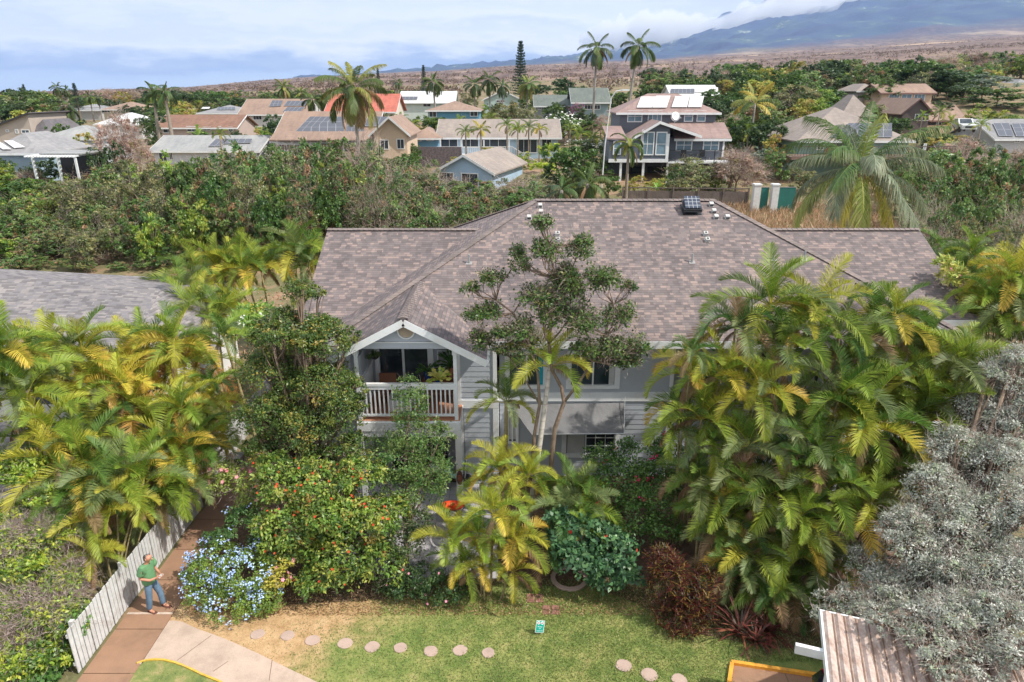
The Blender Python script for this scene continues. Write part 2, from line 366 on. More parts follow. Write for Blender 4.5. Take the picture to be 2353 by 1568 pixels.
for a, b_ in (((1165, 1435), (1390, 1270)), ((1400, 1508), (1500, 1440)), ((1770, 1568), (1790, 1430))):
    pa, pb = [G2(q[0] * .3496, 1019.6 + .3496 * q[1]) for q in (a, b_)]
    m.beam((pa[0], pa[1], .0405), (pb[0], pb[1], .0405), .012, .004)
o = m.build('pavement_joints', M_JOINT); o['kind'] = 'structure'
b = NB('island_grass', Roughness=.95); v = b.pos(); b.base(b.mix(1.0, b.ramp(b.noise(v, 2.2, 7, .7), [(.35, (.12, .17, .05)), (.52, (.22, .25, .08)), (.66, (.42, .32, .17))]), b.ramp(b.noise(v, 45, 4, .75), [(.3, (.6, .64, .6)), (.7, (1.3, 1.28, 1.2))]), 'MULTIPLY')); b.bump(b.noise(v, 45, 4, .8), .7, .03)
flat('grass_island', [(Lw[0][0] + .02, 8.2)] + [(Lw[-1][0], 8.2)] + [(x_, y_ - .03) for x_, y_ in Lw[::-1]], .024, b.m)
m = MB(); nk = len(Lw); nn_ = []
for i in range(nk):
    a, c = Lw[max(i - 1, 0)], Lw[min(i + 1, nk - 1)]; d = Vector((c[0] - a[0], c[1] - a[1], 0)).normalized(); nn_.append((d.y, -d.x))
sec = [(0, -.02), (0, .058), (.045, .058), (.045, -.02)]
m.add([(p_[0] + q_[0] * o_ , p_[1] + q_[1] * o_, z_) for p_, q_ in zip(Lw, nn_) for o_, z_ in sec], [(i * 4 + k, i * 4 + (k + 1) % 4, i * 4 + 4 + (k + 1) % 4, i * 4 + 4 + k) for i in range(nk - 1) for k in range(4)])
o = m.build('yellow_kerb', M_YEL); o['kind'] = 'structure'
# right hand parking bay with orange kerb
a, b_, c = G2(1680, 1526), G2(1858, 1553), G2(1674, 1568); dv = (c[0] - a[0], c[1] - a[1]); k = 4 / math.hypot(*dv); c = (a[0] + dv[0] * k, a[1] + dv[1] * k)
e = (a[0] + (b_[0] - a[0]) * 4, a[1] + (b_[1] - a[1]) * 4)
flat('parking_bay', [c, (e[0], c[1]), e, a], .012, M_WALK)
m = MB(); m.beam((a[0], a[1], .04), (e[0], e[1], .04), .09, .1); m.beam((c[0], c[1], .04), (a[0], a[1] - .045, .04), .09, .1); o = m.build('orange_kerb', M_ORANGE); o['kind'] = 'structure'
m = MB(); q = G2(1802, 1545); m.beam((q[0], q[1] - .05, .0145), (q[0] - .1, q[1] - 2, .0145), .015, .004); o = m.build('parking_bay_joint', M_JOINT); o['kind'] = 'structure'
# driveway behind the palms, patio, planting beds
flat('driveway', [G2(300, 672), G2(440, 664), G2(700, 655), G2(760, 640), G2(760, 700), G2(600, 690), G2(440, 690), G2(300, 700)], .03, M_ASPH)
def mulch_mat():
    b = NB('mulch', Roughness=1); v = b.pos(); k = b.ramp(b.noise(v, 4, 9, .8), [(.3, (.10, .045, .025)), (.5, (.36, .16, .08)), (.68, (.55, .30, .17))]); b.base(k); b.bump(b.noise(v, 12, 6, .8), .9, .08); return b.m
M_MULCH = mulch_mat()
flat('mulch_bed', [G2(110, 640), G2(330, 618), G2(560, 610), G2(740, 600), G2(740, 735), G2(400, 740), G2(200, 680)], .018, M_MULCH)
flat('planting_bed', [(-8.8, 15.0), (-7.5, 14.9), (-6, 14.6), (-4, 14.75), (-2.5, 14.9), (-1.2, 15.0), (0, 15.6), (1.2, 15.3), (2.2, 15.3), (3.4, 14.6), (4.2, 13.7), (6.3, 13.1), (12, 13.1), (12, 21), (-8.8, 21)], .012, NB('shaded_soil', Roughness=1).m)
b = NB('bed_soil', Roughness=1); v = b.pos(); b.base(b.ramp(b.noise(v, 5, 8, .75), [(.3, (.055, .035, .022)), (.55, (.14, .085, .055)), (.75, (.26, .17, .11))])); b.bump(b.noise(v, 15, 5), .8, .05)
bpy.data.objects['planting_bed'].data.materials[0] = b.m
b = NB('patio_tile', Roughness=.6); v = b.pos(); sp = b.n('ShaderNodeTexBrick'); b.l(v, sp.inputs['Vector']); sp.offset = 0
for k_, v_ in (('Color1', (.42, .40, .42, 1)), ('Color2', (.36, .35, .38, 1)), ('Mortar', (.12, .11, .11, 1)), ('Scale', 1.0), ('Brick Width', .3), ('Row Height', .3), ('Mortar Size', .006)): sp.inputs[k_].default_value = v_
b.base(sp.outputs[0])
flat('patio', [(-5.3, 15.6), (-.4, 15.6), (-.4, 20.6), (-5.3, 20.6)], .04, b.m)
# round concrete stepping stones
stones = [(592, 1458, 'leftmost and greyest stone, beside the blue flowers'), (661, 1461, 'second stone from the left on dry grass'), (718, 1472, 'third stone from the left, at the edge of the dry patch'), (793, 1479, 'fourth stone from the left of the curved row'), (855, 1487, 'fifth stone from the left of the curved row'), (920, 1489, 'sixth stone from the left of the curved row'), (990, 1497, 'seventh from the left, the widest pinkish one'), (1057, 1495, 'eighth from the left, below left of the little sign'), (1122, 1501, 'last stone of the left row, half sunk in grass'), (1433, 1530, 'first of the right hand stones'), (1492, 1551, 'middle of the right hand stones'), (1561, 1563, 'at the bottom edge left of the orange kerb')]
M_STONE = conc('stepping_stone', (.42, .31, .26), dirt=(.42, .33, .25)); rg = random.Random(4)
for x, y, lb in stones:
    p = PZ(x, y, .012); r0 = PW(16 if x < 1200 else 18, y, p[1]) * rg.uniform(.93, 1.06); m = MB()
    ol = [(r0 * (1 + .07 * math.sin(2 * t + x) + .03 * math.sin(5 * t + y) + .015 * rg.random()) * math.cos(t), r0 * (1 + .05 * math.sin(2 * t + y)) * math.sin(t)) for t in [k * math.pi / 14 for k in range(28)]]
    m.prism([(a, b_, -.05) for a, b_ in ol], (0, 0, .052)); inner = [(a * .95, b_ * .95, .008) for a, b_ in ol]; m.add(inner, [tuple(range(28))]); k = len(m.v)
    m.f += [(28 + i, 28 + (i + 1) % 28, 56 + (i + 1) % 28, 56 + i) for i in range(28)]
    tag(m.build('stepping_stone', M_STONE, loc=(p[0], p[1], .02)), 'round concrete stepping stone, ' + lb, 'stepping stone', 'stepping stones set in the lawn')
# ================================================================ MAIN HOUSE
T = [(.145, .124, .124), (.18, .15, .15), (.205, .172, .167), (.245, .196, .184), (.285, .222, .205), (.19, .162, .163), (.165, .143, .143)]
M_ROOF = shingle('roof_shingles', T, .12, .21); M_CAP = shingle('ridge_caps', [(.19, .16, .15), (.22, .185, .175), (.24, .20, .19)], .14, 3)
M_ROOF2 = shingle('grey_roof_shingles', [(.16, .15, .155), (.20, .19, .195), (.24, .225, .225), (.28, .26, .255), (.21, .20, .21)], .13, .27)
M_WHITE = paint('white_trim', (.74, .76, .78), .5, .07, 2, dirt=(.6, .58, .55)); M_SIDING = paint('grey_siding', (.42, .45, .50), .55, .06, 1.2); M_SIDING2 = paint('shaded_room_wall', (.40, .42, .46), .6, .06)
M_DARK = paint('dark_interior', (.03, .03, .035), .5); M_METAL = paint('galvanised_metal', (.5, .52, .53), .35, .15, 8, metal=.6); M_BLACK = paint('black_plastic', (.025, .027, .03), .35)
b = NB('window_glass', Roughness=.05, Metallic=0); b.base(b.ramp(b.noise(b.pos(), 1.2, 2), [(.4, (.02, .03, .04)), (.6, (.05, .065, .08))])); b.p.inputs['Specular IOR Level'].default_value = .9; M_GLASS = b.m
ZE = 5.3
house = empty('apartment_house', (4.45, 27.3, 0), 'large two storey grey clapboard house under a broad mauve brown shingle roof', 'house')
hinv = Vector((-4.45, -27.3, 0))
def hb(mb, name, mat, parent=house, **k):
    mb.v = [(v[0] + hinv.x, v[1] + hinv.y, v[2]) for v in mb.v]
    return mb.build(name, mat, parent, **k)
def slab(m, pts, t=.12):
    m.prism(pts, (0, 0, -t)) if False else None
    n = len(pts); q = [(p[0], p[1], p[2] - t) for p in pts]
    m.add(list(pts) + q, [tuple(range(n)), tuple(range(2 * n - 1, n - 1, -1))] + [(i, n + i, n + (i + 1) % n, (i + 1) % n) for i in range(n)])
XL, XR, YF, YR, YB = -5.97, 14.93, 20.5, 27.4, 34.3; RX0, RX1, ZR = .93, 8.03, 8.75
WL, WR, WF, WB, WZ = -7.4, 16.35, 22.7, 31.9, 7.6
m = MB()
slab(m, [(XL, YF, ZE), (XR, YF, ZE), (RX1, YR, ZR), (RX0, YR, ZR)]); slab(m, [(XR, YB, ZE), (XL, YB, ZE), (RX0, YR, ZR), (RX1, YR, ZR)])
slab(m, [(XL, YB, ZE), (XL, YF, ZE), (RX0, YR, ZR)]); slab(m, [(XR, YF, ZE), (XR, YB, ZE), (RX1, YR, ZR)])
for x0, x1 in ((WL, -1.0), (9.9, WR)):
    slab(m, [(x0, WF, ZE + .004), (x1, WF, ZE + .004), (x1, 27.3, WZ), (x0, 27.3, WZ)]); slab(m, [(x1, WB, ZE + .004), (x0, WB, ZE + .004), (x0, 27.3, WZ), (x1, 27.3, WZ)])
GX = [-3.19, 12.09]; GYF = 18.95; GH = 2.42; GZ = ZE + 1.27
for gx in GX:
    slab(m, [(gx - GH, GYF, ZE - .03), (gx, GYF, GZ), (gx, 23.3, GZ), (gx - GH, 23.3, ZE - .03)][::-1], .1); slab(m, [(gx, GYF, GZ), (gx + GH, GYF, ZE - .03), (gx + GH, 23.3, ZE - .03), (gx, 23.3, GZ)][::-1], .1)
hb(m, 'roof', M_ROOF, uv=True); roof = house.children[0]
def cap(a, b_, w=.34):
    a, b_ = Vector(a), Vector(b_); m = MB(); d = (b_ - a).normalized(); r = d.cross(Vector((0, 0, 1))).normalized() * (w / 2); up_ = Vector((0, 0, .035)); dn = Vector((0, 0, -.055)); k = Vector((0, 0, .012)); n = max(2, int((b_ - a).length / .2))
    for i in range(n):
        p = a + (b_ - a) * (i / n); q = a + (b_ - a) * ((i + 1) / n) ; lift = Vector((0, 0, .014))
        m.add([p + up_ + r + dn + lift, p + up_ + lift, p + up_ - r + dn + lift, q + up_ - r + dn, q + up_, q + up_ + r + dn], [(0, 1, 4, 5), (1, 2, 3, 4), (0, 2, 1)])
    return m
for a, b_ in (((RX0, YR, ZR), (RX1, YR, ZR)), ((RX0, YR, ZR), (XL, YF, ZE)), ((RX1, YR, ZR), (XR, YF, ZE)), ((RX0, YR, ZR), (XL, YB, ZE)), ((RX1, YR, ZR), (XR, YB, ZE)), ((WL, 27.3, WZ), (-1.2, 27.3, WZ)), ((10, 27.3, WZ), (WR, 27.3, WZ)), ((GX[0], GYF, GZ), (GX[0], 23.0, GZ)), ((GX[1], GYF, GZ), (GX[1], 23.0, GZ))):
    hb(cap(a, b_), 'ridge_cap', M_CAP, uv=True)
# fascias and soffit
m = MB(); m.box(XL + .02, XR - .02, YF - .03, YF + .01, ZE - .26, ZE - .02); m.box(XL - .03, XL + .01, YF, YB, ZE - .26, ZE - .02); m.box(XR - .01, XR + .03, YF, YB, ZE - .26, ZE - .02)
for x0, x1 in ((WL, XL - .04), (XR + .04, WR)): m.box(x0, x1, WF - .03, WF + .01, ZE - .24, ZE - .02)
hb(m, 'fascia', M_WHITE)
m = MB(); m.box(XL + .03, XR - .03, YF + .012, 33.9, ZE - .25, ZE - .19); m.box(WL + .03, WR - .03, WF + .012, WB - .1, ZE - .256, ZE - .196); hb(m, 'soffit', M_SIDING)
m = MB()
for gx in GX:
    for s in (-1, 1):
        e = Vector((gx + s * (GH + .03), GYF - .02, ZE - .17)); t = Vector((gx, GYF - .02, GZ - .14)); m.beam(e, t, .05, .21, up=(0, -1, 0) if False else (0, 1, 0)) if False else None
        d = (t - e); nrm = Vector((-d.z, 0, d.x)).normalized() * .105
        if nrm.z < 0: nrm = -nrm
        q = [e - nrm, t - nrm, t + nrm, e + nrm]; q = q if s > 0 else q[::-1]; m.prism([tuple(v) for v in q], (0, .05 * 1, 0))
    hb(m, 'gable_fascia', M_WHITE); m = MB()
def laps(m, x0, x1, z0, z1, y, h=.185, cut=None):
    z = z0
    while z < z1 - .01:
        t = min(z + h, z1); m.add([(x0, y - .022, z), (x1, y - .022, z), (x1, y - .004, t), (x0, y - .004, t), (x0, y, z), (x1, y, z)], [(0, 1, 2, 3), (4, 5, 1, 0)]); z = t
# core walls (dark room boxes behind), clapboard fronts around openings
YW, YS = 21.1, 20.5
wins = [(1160, 1261, 800, 893, 'u'), (1300, 1428, 800, 893, 'u'), (1289, 1423, 990, 1066, 'l'), (1163, 1192, 925, 1010, 'l')]
ops = []
for x0, x1, y0, y1, k in wins:
    a, b_ = P(x0, y1, YW), P(x1, y0, YW); ops.append((a[0], b_[0], a[2], b_[2]))
ops[0] = (*ops[0][:2], 3.38, 4.75); ops[1] = (*ops[1][:2], 3.38, 4.75); ops[2] = (*ops[2][:2], .75, 1.95); ops[3] = (*ops[3][:2], 1.3, 2.6)
def wall_with(m, x0, x1, z0, z1, y, ops):
    xs = sorted({x0, x1} | {v for o in ops for v in o[:2] if x0 < v < x1})
    for a, b_ in zip(xs[:-1], xs[1:]):
        cuts = sorted([(o[2], o[3]) for o in ops if o[0] <= a + 1e-6 and o[1] >= b_ - 1e-6]); z = z0
        for c in cuts + [(z1, z1)]:
            if c[0] > z + .01:
                # keep lap lines continuous
                zz = z
                while zz < c[0] - .005:
                    t = min(math.floor((zz + 1e-4) / .185 + 1) * .185, c[0]); k = (zz / .185) % 1
                    m.add([(a, y - .017, zz), (b_, y - .017, zz), (b_, y - .006, t), (a, y - .006, t), (a, y - .002, zz), (b_, y - .002, zz)], [(0, 1, 2, 3), (4, 5, 1, 0)]); zz = t
            z = max(z, c[1])
m = MB(); up_o = [o for o in ops if o[2] > 3]; lo_o = [o for o in ops if o[2] < 3]
wall_with(m, -.42, 5.3, 3.24, ZE - .26, YW, up_o); wall_with(m, -.42, 5.3, 0, 2.92, YW, lo_o)
wall_with(m, -1.72, -.62, 3.24, ZE - .1, YS, []); wall_with(m, -1.6, -.58, 0, 2.95, YS, [])
hb(m, 'wall', M_SIDING); m = MB(); wall_with(m, 5.42, 10.4, 0, ZE - .26, YW + .5, [(7.2, 8.8, 3.4, 4.7)]); hb(m, 'wall', M_SIDING); m = MB(); wall_with(m, 13.6, 14.4, 0, ZE - .26, YS, []); hb(m, 'wall', M_SIDING)
# upper balcony back wall (left and right balconies) and wing walls
for gx in GX: m = MB(); wall_with(m, gx - 1.6, gx + 1.5, 3.06, ZE - .26, 21.55, [(gx - 1.33, gx + .38, 3.08, 5.0)] if gx < 0 else []); hb(m, 'balcony_wall', M_SIDING)
m = MB()
for a in (XL + .55, XR - .6): m.box(a, a + .06, YW + .1, 33.6, 0, ZE - .26)
m.box(XL + .62, XR - .62, 33.5, 33.6, 0, ZE - .27); hb(m, 'rear_wall', M_SIDING); m = MB()
for a in (WL + .5, WR - .55): m.box(a, a + .06, 23.3, 31.3, 0, ZE - .27); 
for a in (WL + .5, WR - .55):
    m.prism([(a, 23.3, ZE - .27), (a, 31.3, ZE - .27), (a, 27.3, WZ - .15)], (.06, 0, 0))
m.box(WL + .57, XL + .5, 23.3, 23.36, 0, ZE - .27); hb(m, 'wing_wall', M_SIDING); m = MB(); m.box(XR - .5, WR - .57, 23.3, 23.36, 0, ZE - .27)
m.box(XL + .62, -4.82, YW + .05, YW + .1, 0, ZE - .27); m.box(-.61, -.55, YS + .01, YW, 0, ZE - .27); m.box(5.3, 5.36, YW, YW + .5, 0, ZE - .27); m.box(-1.77, -1.73, YS + .01, 21.55, 0, ZE - .26); m.box(-4.82, -4.76, 19.9, 21.6, 3.06, ZE - .26)
hb(m, 'side_wall', M_SIDING)
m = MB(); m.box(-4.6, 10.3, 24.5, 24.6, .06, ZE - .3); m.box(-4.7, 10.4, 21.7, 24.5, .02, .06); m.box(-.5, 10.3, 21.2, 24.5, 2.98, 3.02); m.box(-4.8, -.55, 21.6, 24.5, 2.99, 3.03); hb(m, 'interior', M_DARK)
# trims
m = MB(); m.box(-.62, 5.34, YW - .05, YW - .003, 2.92, 3.24); m.box(5.3, 5.42, YW - .05, YW + .1, 0, 2.92); m.box(5.3, 5.42, YW - .05, YW + .1, 3.24, ZE - .26)
m.box(-1.78, -.44, YS - .06, YS - .002, 2.95, 3.24); m.box(-.63, -.45, YS - .055, YW - .01, 0, 2.95); m.box(-.62, -.5, YS - .05, YW - .01, 3.24, ZE - .26)
m.box(-.62, -.44, YS, YW - .06, 2.95, 3.22)
hb(m, 'trim', M_WHITE)
# windows
M_BLIND = paint('window_blind', (.5, .5, .5), .7); M_TEAL = paint('teal_curtain', (.02, .33, .42), .8)
def window(o, y, parent, hbf, split=.5, fw=.13, grid=False, blind=None):
    x0, x1, z0, z1 = o; m = MB()
    m.box(x0, x1, y - .06, y + .03, z0, z0 + fw); m.box(x0, x1, y - .06, y + .03, z1 - fw, z1); m.box(x0, x0 + fw, y - .06, y + .03, z0 + fw, z1 - fw); m.box(x1 - fw, x1, y - .06, y + .03, z0 + fw, z1 - fw)
    xm = x0 + (x1 - x0) * split; m.box(xm - .025, xm + .025, y - .03, y + .02, z0 + fw, z1 - fw)
    m.box(x0 + fw, x0 + fw + .04, y - .03, y + .02, z0 + fw, z1 - fw); m.box(x1 - fw - .04, x1 - fw, y - .03, y + .02, z0 + fw, z1 - fw)
    if grid:
        for k in (1, 2):
            xx = xm + (x1 - fw - xm) * k / 3; m.box(xx - .01, xx + .01, y - .02, y + .01, z0 + fw, z1 - fw)
            zz = z0 + fw + (z1 - z0 - 2 * fw) * k / 3; m.box(xm, x1 - fw, y - .022, y + .008, zz - .01, zz + .01)
    f = hbf(m, 'window', M_WHITE, parent)
    m = MB(); m.box(x0 + fw, x1 - fw, y + .03, y + .04, z0 + fw, z1 - fw); g = hbf(m, 'pane', M_GLASS, f)
    if blind:
        m = MB(); bx0, bx1, bz0, bz1, mt = blind; m.box(x0 + (x1 - x0) * bx0, x0 + (x1 - x0) * bx1, y + .015, y + .025, z0 + (z1 - z0) * bz0, z0 + (z1 - z0) * bz1); hbf(m, 'curtain', mt, f)
window(ops[0], YW, house, hb, blind=(.78, .9, .08, .92, M_TEAL)); window(ops[1], YW, house, hb, blind=(.8, .9, .1, .9, M_BLIND)); window(ops[2], YW, house, hb, .42, grid=True, blind=(.1, .4, .1, .9, M_BLIND)); window(ops[3], YW, house, hb, .5, .06, blind=(.1, .9, .1, .9, M_BLIND)); window((7.2, 8.8, 3.4, 4.7), YW + .5, house, hb)
# sun shade cloth over the lower window
b = NB('shade_cloth', Roughness=.8); b.base(b.ramp(b.noise(b.pos(), 1.5, 5), [(.3, (.15, .15, .158)), (.7, (.20, .20, .208))])); b.bump(b.noise(b.pos(), 2.5, 4), .5, .08); M_CLOTH = b.m
tl, tr, br, bl = P(1175, 930, YW - .06), P(1434, 926, YW - .06), P(1434, 997, 20.0), P(1222, 999, 20.0)
m = MB(); nx, ny = 16, 8; vs = []
for j in range(ny + 1):
    for i in range(nx + 1):
        s, t = i / nx, j / ny; A = Vector(tl) * (1 - s) + Vector(tr) * s; B = Vector(bl) * (1 - s) + Vector(br) * s; p = A * (1 - t) + B * t
        p.z -= .10 * math.sin(math.pi * t) * (1 + .3 * math.sin(s * 9)) * math.sin(math.pi * (.1 + .8 * s)); vs.append(p)
m.add(vs, [(j * (nx + 1) + i, j * (nx + 1) + i + 1, (j + 1) * (nx + 1) + i + 1, (j + 1) * (nx + 1) + i) for j in range(ny) for i in range(nx)])
n0 = len(m.v); m.v += [(v[0], v[1] + .012, v[2] - .008) for v in m.v]; m.f += [tuple(i + n0 for i in f[::-1]) for f in list(m.f)]
aw = hb(m, 'awning', M_CLOTH, smooth=True)
m = MB(); m.tube([bl, br], .022, 6); m.tube([br, (br[0] + .15, YW - .03, br[2] + .9)], .012, 5); hb(m, 'awning_rail', M_METAL, aw)
# ---- balcony
def balcony(gx, full):
    BX0, BX1, BY = gx - 1.57, gx + 1.45, 19.38
    m = MB(); m.box(BX0 - .12, BX1 + .12, BY - .1, 21.5, 2.80, 3.06); m.box(BX0 - .12, BX1 + .12, BY - .13, BY - .1, 2.72, 3.02); db = hb(m, 'balcony', M_WHITE)
    m = MB(); m.box(BX0 - .1, BX1 + .1, BY - .08, 21.5, 3.062, 3.078); hb(m, 'deck', paint('orange_deck', (.50, .22, .12), .8), db)
    m = MB(); m.box(BX0, BX1, BY - .07, BY + .05, 4.24, 4.32); m.box(BX0, BX1, BY - .05, BY + .01, 4.12, 4.24); m.box(BX0, BX1, BY - .04, BY + .03, 3.2, 3.27)
    x = BX0 + .06
    while x < BX1 - .03: m.box(x, x + .045, BY - .035, BY + .0, 3.27, 4.12); x += .137
    m.box(BX0 - .0, BX0 + .06, BY + .05, 21.5, 4.22, 4.32)
    y = BY + .12
    while y < 21.4: m.box(BX0 + .01, BX0 + .05, y, y + .045, 3.1, 4.22); y += .137
    hb(m, 'railing', M_WHITE, db)
    for x in (BX0, BX1): 
        m = MB(); m.box(x - .055, x + .055, BY - .06, BY + .06, 3.08, 5.30); m.box(x - .08, x + .08, BY - .09, BY + .08, 5.28, 5.50); hb(m, 'post', M_WHITE)
    # beam and gable wall
    m = MB(); m.box(gx - 1.66, gx + 1.62, BY - .10, BY + .06, 5.50, 5.69); hb(m, 'beam', M_SIDING)
    m = MB(); m.box(gx - 1.42, gx + 1.42, BY - .13, BY - .09, 5.69, 5.725); 
    hb(m, 'beam_trim', M_WHITE)
    m = MB(); z = 5.725
    while z < GZ - .16:
        t = min(z + .15, GZ - .12); w0 = (GZ - .12 - z) / .525; w1 = max(.01, (GZ - .12 - t) / .525); y = BY - .06
        m.add([(gx - w0, y - .02, z), (gx + w0, y - .02, z), (gx + w1, y, t), (gx - w1, y, t), (gx - w0, y, z), (gx + w0, y, z)], [(0, 1, 2, 3), (4, 5, 1, 0)]); z = t
    hb(m, 'gable_wall', M_SIDING)
    # louvre vent
    def ring(r0, r1, y0, y1, cz):
        m = MB(); n = 28
        vs = [(gx + .02 + r * math.cos(2 * math.pi * i / n), y, cz + r * math.sin(2 * math.pi * i / n)) for r, y in ((r0, y0), (r1, y0), (r1, y1), (r0, y1)) for i in range(n)]
        m.add(vs, [(k * n + i, k * n + (i + 1) % n, ((k + 1) % 4) * n + (i + 1) % n, ((k + 1) % 4) * n + i) for k in range(4) for i in range(n)]); return m
    cz = 6.08; v = hb(ring(.23, .27, BY - .14, BY - .06, cz), 'louvre_vent', M_WHITE); m = MB()
    for k in range(8):
        z = cz - .2 + k * .052; w = math.sqrt(max(0, .23 ** 2 - (z + .02 - cz) ** 2)); m.add([(gx + .02 - w, BY - .12, z), (gx + .02 + w, BY - .12, z), (gx + .02 + w, BY - .09, z + .045), (gx + .02 - w, BY - .09, z + .045)], [(0, 1, 2, 3)])
    m.add([(gx + .02 + .23 * math.cos(t), BY - .086, cz + .23 * math.sin(t)) for t in [k * math.pi / 12 for k in range(24)]], [tuple(range(24))])
    hb(m, 'louvres', paint('tan_louvre', (.52, .42, .30), .7), v)
    # sliding door, side jambs, air conditioner
    if full:
        y = 21.5; m = MB(); x0, x1 = gx - 1.33, gx + .38
        m.box(x0 - .12, x0 + .04, y - .06, y + .04, 3.08, 5.0); m.box(x1 - .04, x1 + .16, y - .06, y + .04, 3.08, 5.0); m.box(x0, x1, y - .05, y + .04, 4.94, 5.03); m.box((x0 + x1) / 2 - .05, (x0 + x1) / 2 + .03, y - .04, y + .02, 3.12, 4.94); m.box(x0, x1, y - .05, y + .04, 3.08, 3.13)
        d = hb(m, 'sliding_door', M_WHITE); m = MB(); m.box(x0 + .04, (x0 + x1) / 2 - .05, y + .05, y + .056, 3.13, 4.94); m.box((x0 + x1) / 2 + .03, x1 - .04, y + .0, y + .006, 3.13, 4.94); hb(m, 'pane', M_GLASS, d)
    # storey below: posts, header, front wall partly open
    m = MB(); m.box(BX0 - .12, BX0 + .04, BY - .12, BY + .05, 0, 2.72)
    hb(m, 'post', M_WHITE); m = MB(); m.box(BX1 - .06, BX1 + .14, BY - .12, BY + .05, 0, 2.72); hb(m, 'post', M_WHITE)
    m = MB(); m.box(BX0 + .04, BX1 - .06, BY - .1, BY + .02, 2.5, 2.72); hb(m, 'header', M_WHITE)
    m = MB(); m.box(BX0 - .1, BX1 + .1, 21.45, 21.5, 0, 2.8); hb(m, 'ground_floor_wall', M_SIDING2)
    m = MB(); m.box(gx - 1.1, gx + .9, 21.42, 21.446, .1, 2.2); hb(m, 'patio_door', M_GLASS)
balcony(GX[0], True); balcony(GX[1], False)
# corner post piece right of the left balcony
m = MB(); m.box(-1.80, -1.62, YS - .05, YS + .0, 0, 2.95); m.box(-1.78, -1.68, YS - .05, YS - .003, 3.24, 5.05); hb(m, 'corner_board', M_WHITE)
# air conditioner and wall plaque belong to the wall but lift away
ac = empty('air_conditioner', (-2.3, 21.46, 4.45), 'white framed air conditioner set in the balcony wall right of the sliding door', 'air conditioner')
m = MB(); m.box(-.22, .22, -.09, -.06, .16, .2); m.box(-.22, .22, -.09, -.06, -.2, -.16); m.box(-.22, -.18, -.09, -.06, -.16, .16); m.box(.18, .22, -.09, -.06, -.16, .16); m.box(-.2, .2, -.06, .03, -.18, .18); m.build('frame', M_WHITE, ac)
m = MB()
for k in range(12): m.box(-.18, .18, -.078, -.07, -.155 + k * .026, -.143 + k * .026)
m.build('grille', M_BLACK, ac)
pl = empty('wall_plaque', (-1.69, 19.24, 1.05), 'oval brown carved plaque on the white post below the balcony', 'plaque')
def ell(a, c, y0, y1, n=24): 
    m = MB(); m.prism([(a * math.cos(2 * math.pi * k / n), y0, c * math.sin(2 * math.pi * k / n)) for k in range(n)], (0, y1 - y0, 0)); return m
ell(.105, .26, -.03, .0).build('plaque_body', paint('carved_wood', (.10, .05, .04), .6, .5, 18, dirt=(.3, .08, .03)), pl); ell(.075, .12, -.045, -.031).build('relief', paint('carved_red', (.26, .09, .05), .6, .6, 30), pl)
# ---- roof fittings
def roof_z(x, y):
    z = min(ZE + .5 * (y - YF), ZE + .5 * (x - XL), ZE + .5 * (XR - x), ZE + .5 * (YB - y)); return z
def on_roof(x, y):
    a, b_ = ray(x, y); Y = 20.6
    while Y < 27.35 and H + b_ * Y > roof_z(a * Y, Y): Y += .02
    return (a * Y, Y, roof_z(a * Y, Y))
vent_lb = {(1241, 470): 'topmost white vent box at the left end of the ridge', (1243, 484): 'white vent box just below the topmost left one', (1216, 497): 'white vent box lowest of the left ridge trio', (1281, 535): 'white vent box with dark hole beside the treetop', (1282, 549): 'white vent box half hidden by the treetop leaves', (1634, 467): 'white vent box highest at the right end of the ridge', (1640, 482): 'white vent box second from the top at right', (1645, 496): 'white vent box below the two others at right end', (1671, 496): 'white vent box outermost right near the hip', (1621, 535): 'upper white vent box of the pair in mid roof', (1625, 549): 'lower white vent box of the pair in mid roof'}
M_HOLE = paint('vent_hole', (.02, .02, .02), .8); tilt = math.atan(.5)
for (x, y), lb in vent_lb.items():
    p = on_roof(x, y + 6); e = empty('roof_vent', p, lb + ' of the main roof', 'roof vent', 'square roof vents'); e.rotation_euler = (tilt, 0, 0)
    m = MB(); s = .078; m.add([(-s - .015, -s - .015, .008), (s + .015, -s - .015, .008), (s + .015, s + .015, .008), (-s - .015, s + .015, .008), (-s, -s, .13), (s, -s, .13), (s, s, .13), (-s, s, .13), (-s, -s, .008), (s, -s, .008), (s, s, .008), (-s, s, .008)], [(0, 1, 2, 3), (4, 5, 6, 7), (8, 9, 5, 4), (9, 10, 6, 5), (10, 11, 7, 6), (11, 8, 4, 7)])
    m.build('housing', paint('vent_paint', (.50, .50, .49), .6, .15, 9), e)
    if y > 500: m = MB(); m.cyl((0, 0), .045, .131, .135, 12); m.build('opening', M_HOLE, e)
    else: m = MB(); m.box(-.07, .07, -s - .006, -s - .001, .03, .08); m.build('opening', M_HOLE, e)
for x, y, lb in ((1078, 606, 'leftmost thin vent pipe on the roof left of the tree'), (1590, 604, 'thin vent pipe with pale square flashing in mid roof'), (1777, 598, 'thin vent pipe just above the palm tops, left of two'), (1848, 598, 'thin vent pipe near the right hip, right of two')):
    p = on_roof(x, y); e = empty('vent_pipe', p, lb, 'vent pipe', 'thin vent pipes on the roof'); m = MB(); m.cyl((0, 0), .035, -.05, .32, 8); m.build('pipe', M_METAL, e)
    q = link('flashing', (lambda mm: mm.mesh('flashing', paint('lead_flashing', (.30, .29, .29), .7)))(MB().box(-.11, .11, -.09, .09, .01, .018)), e); q.rotation_euler = (tilt, 0, 0)
p = on_roof(1587, 483); e = empty('attic_fan', p, 'black solar attic fan standing high near the ridge of the main roof', 'roof fan'); e.rotation_euler = (tilt, 0, 0)
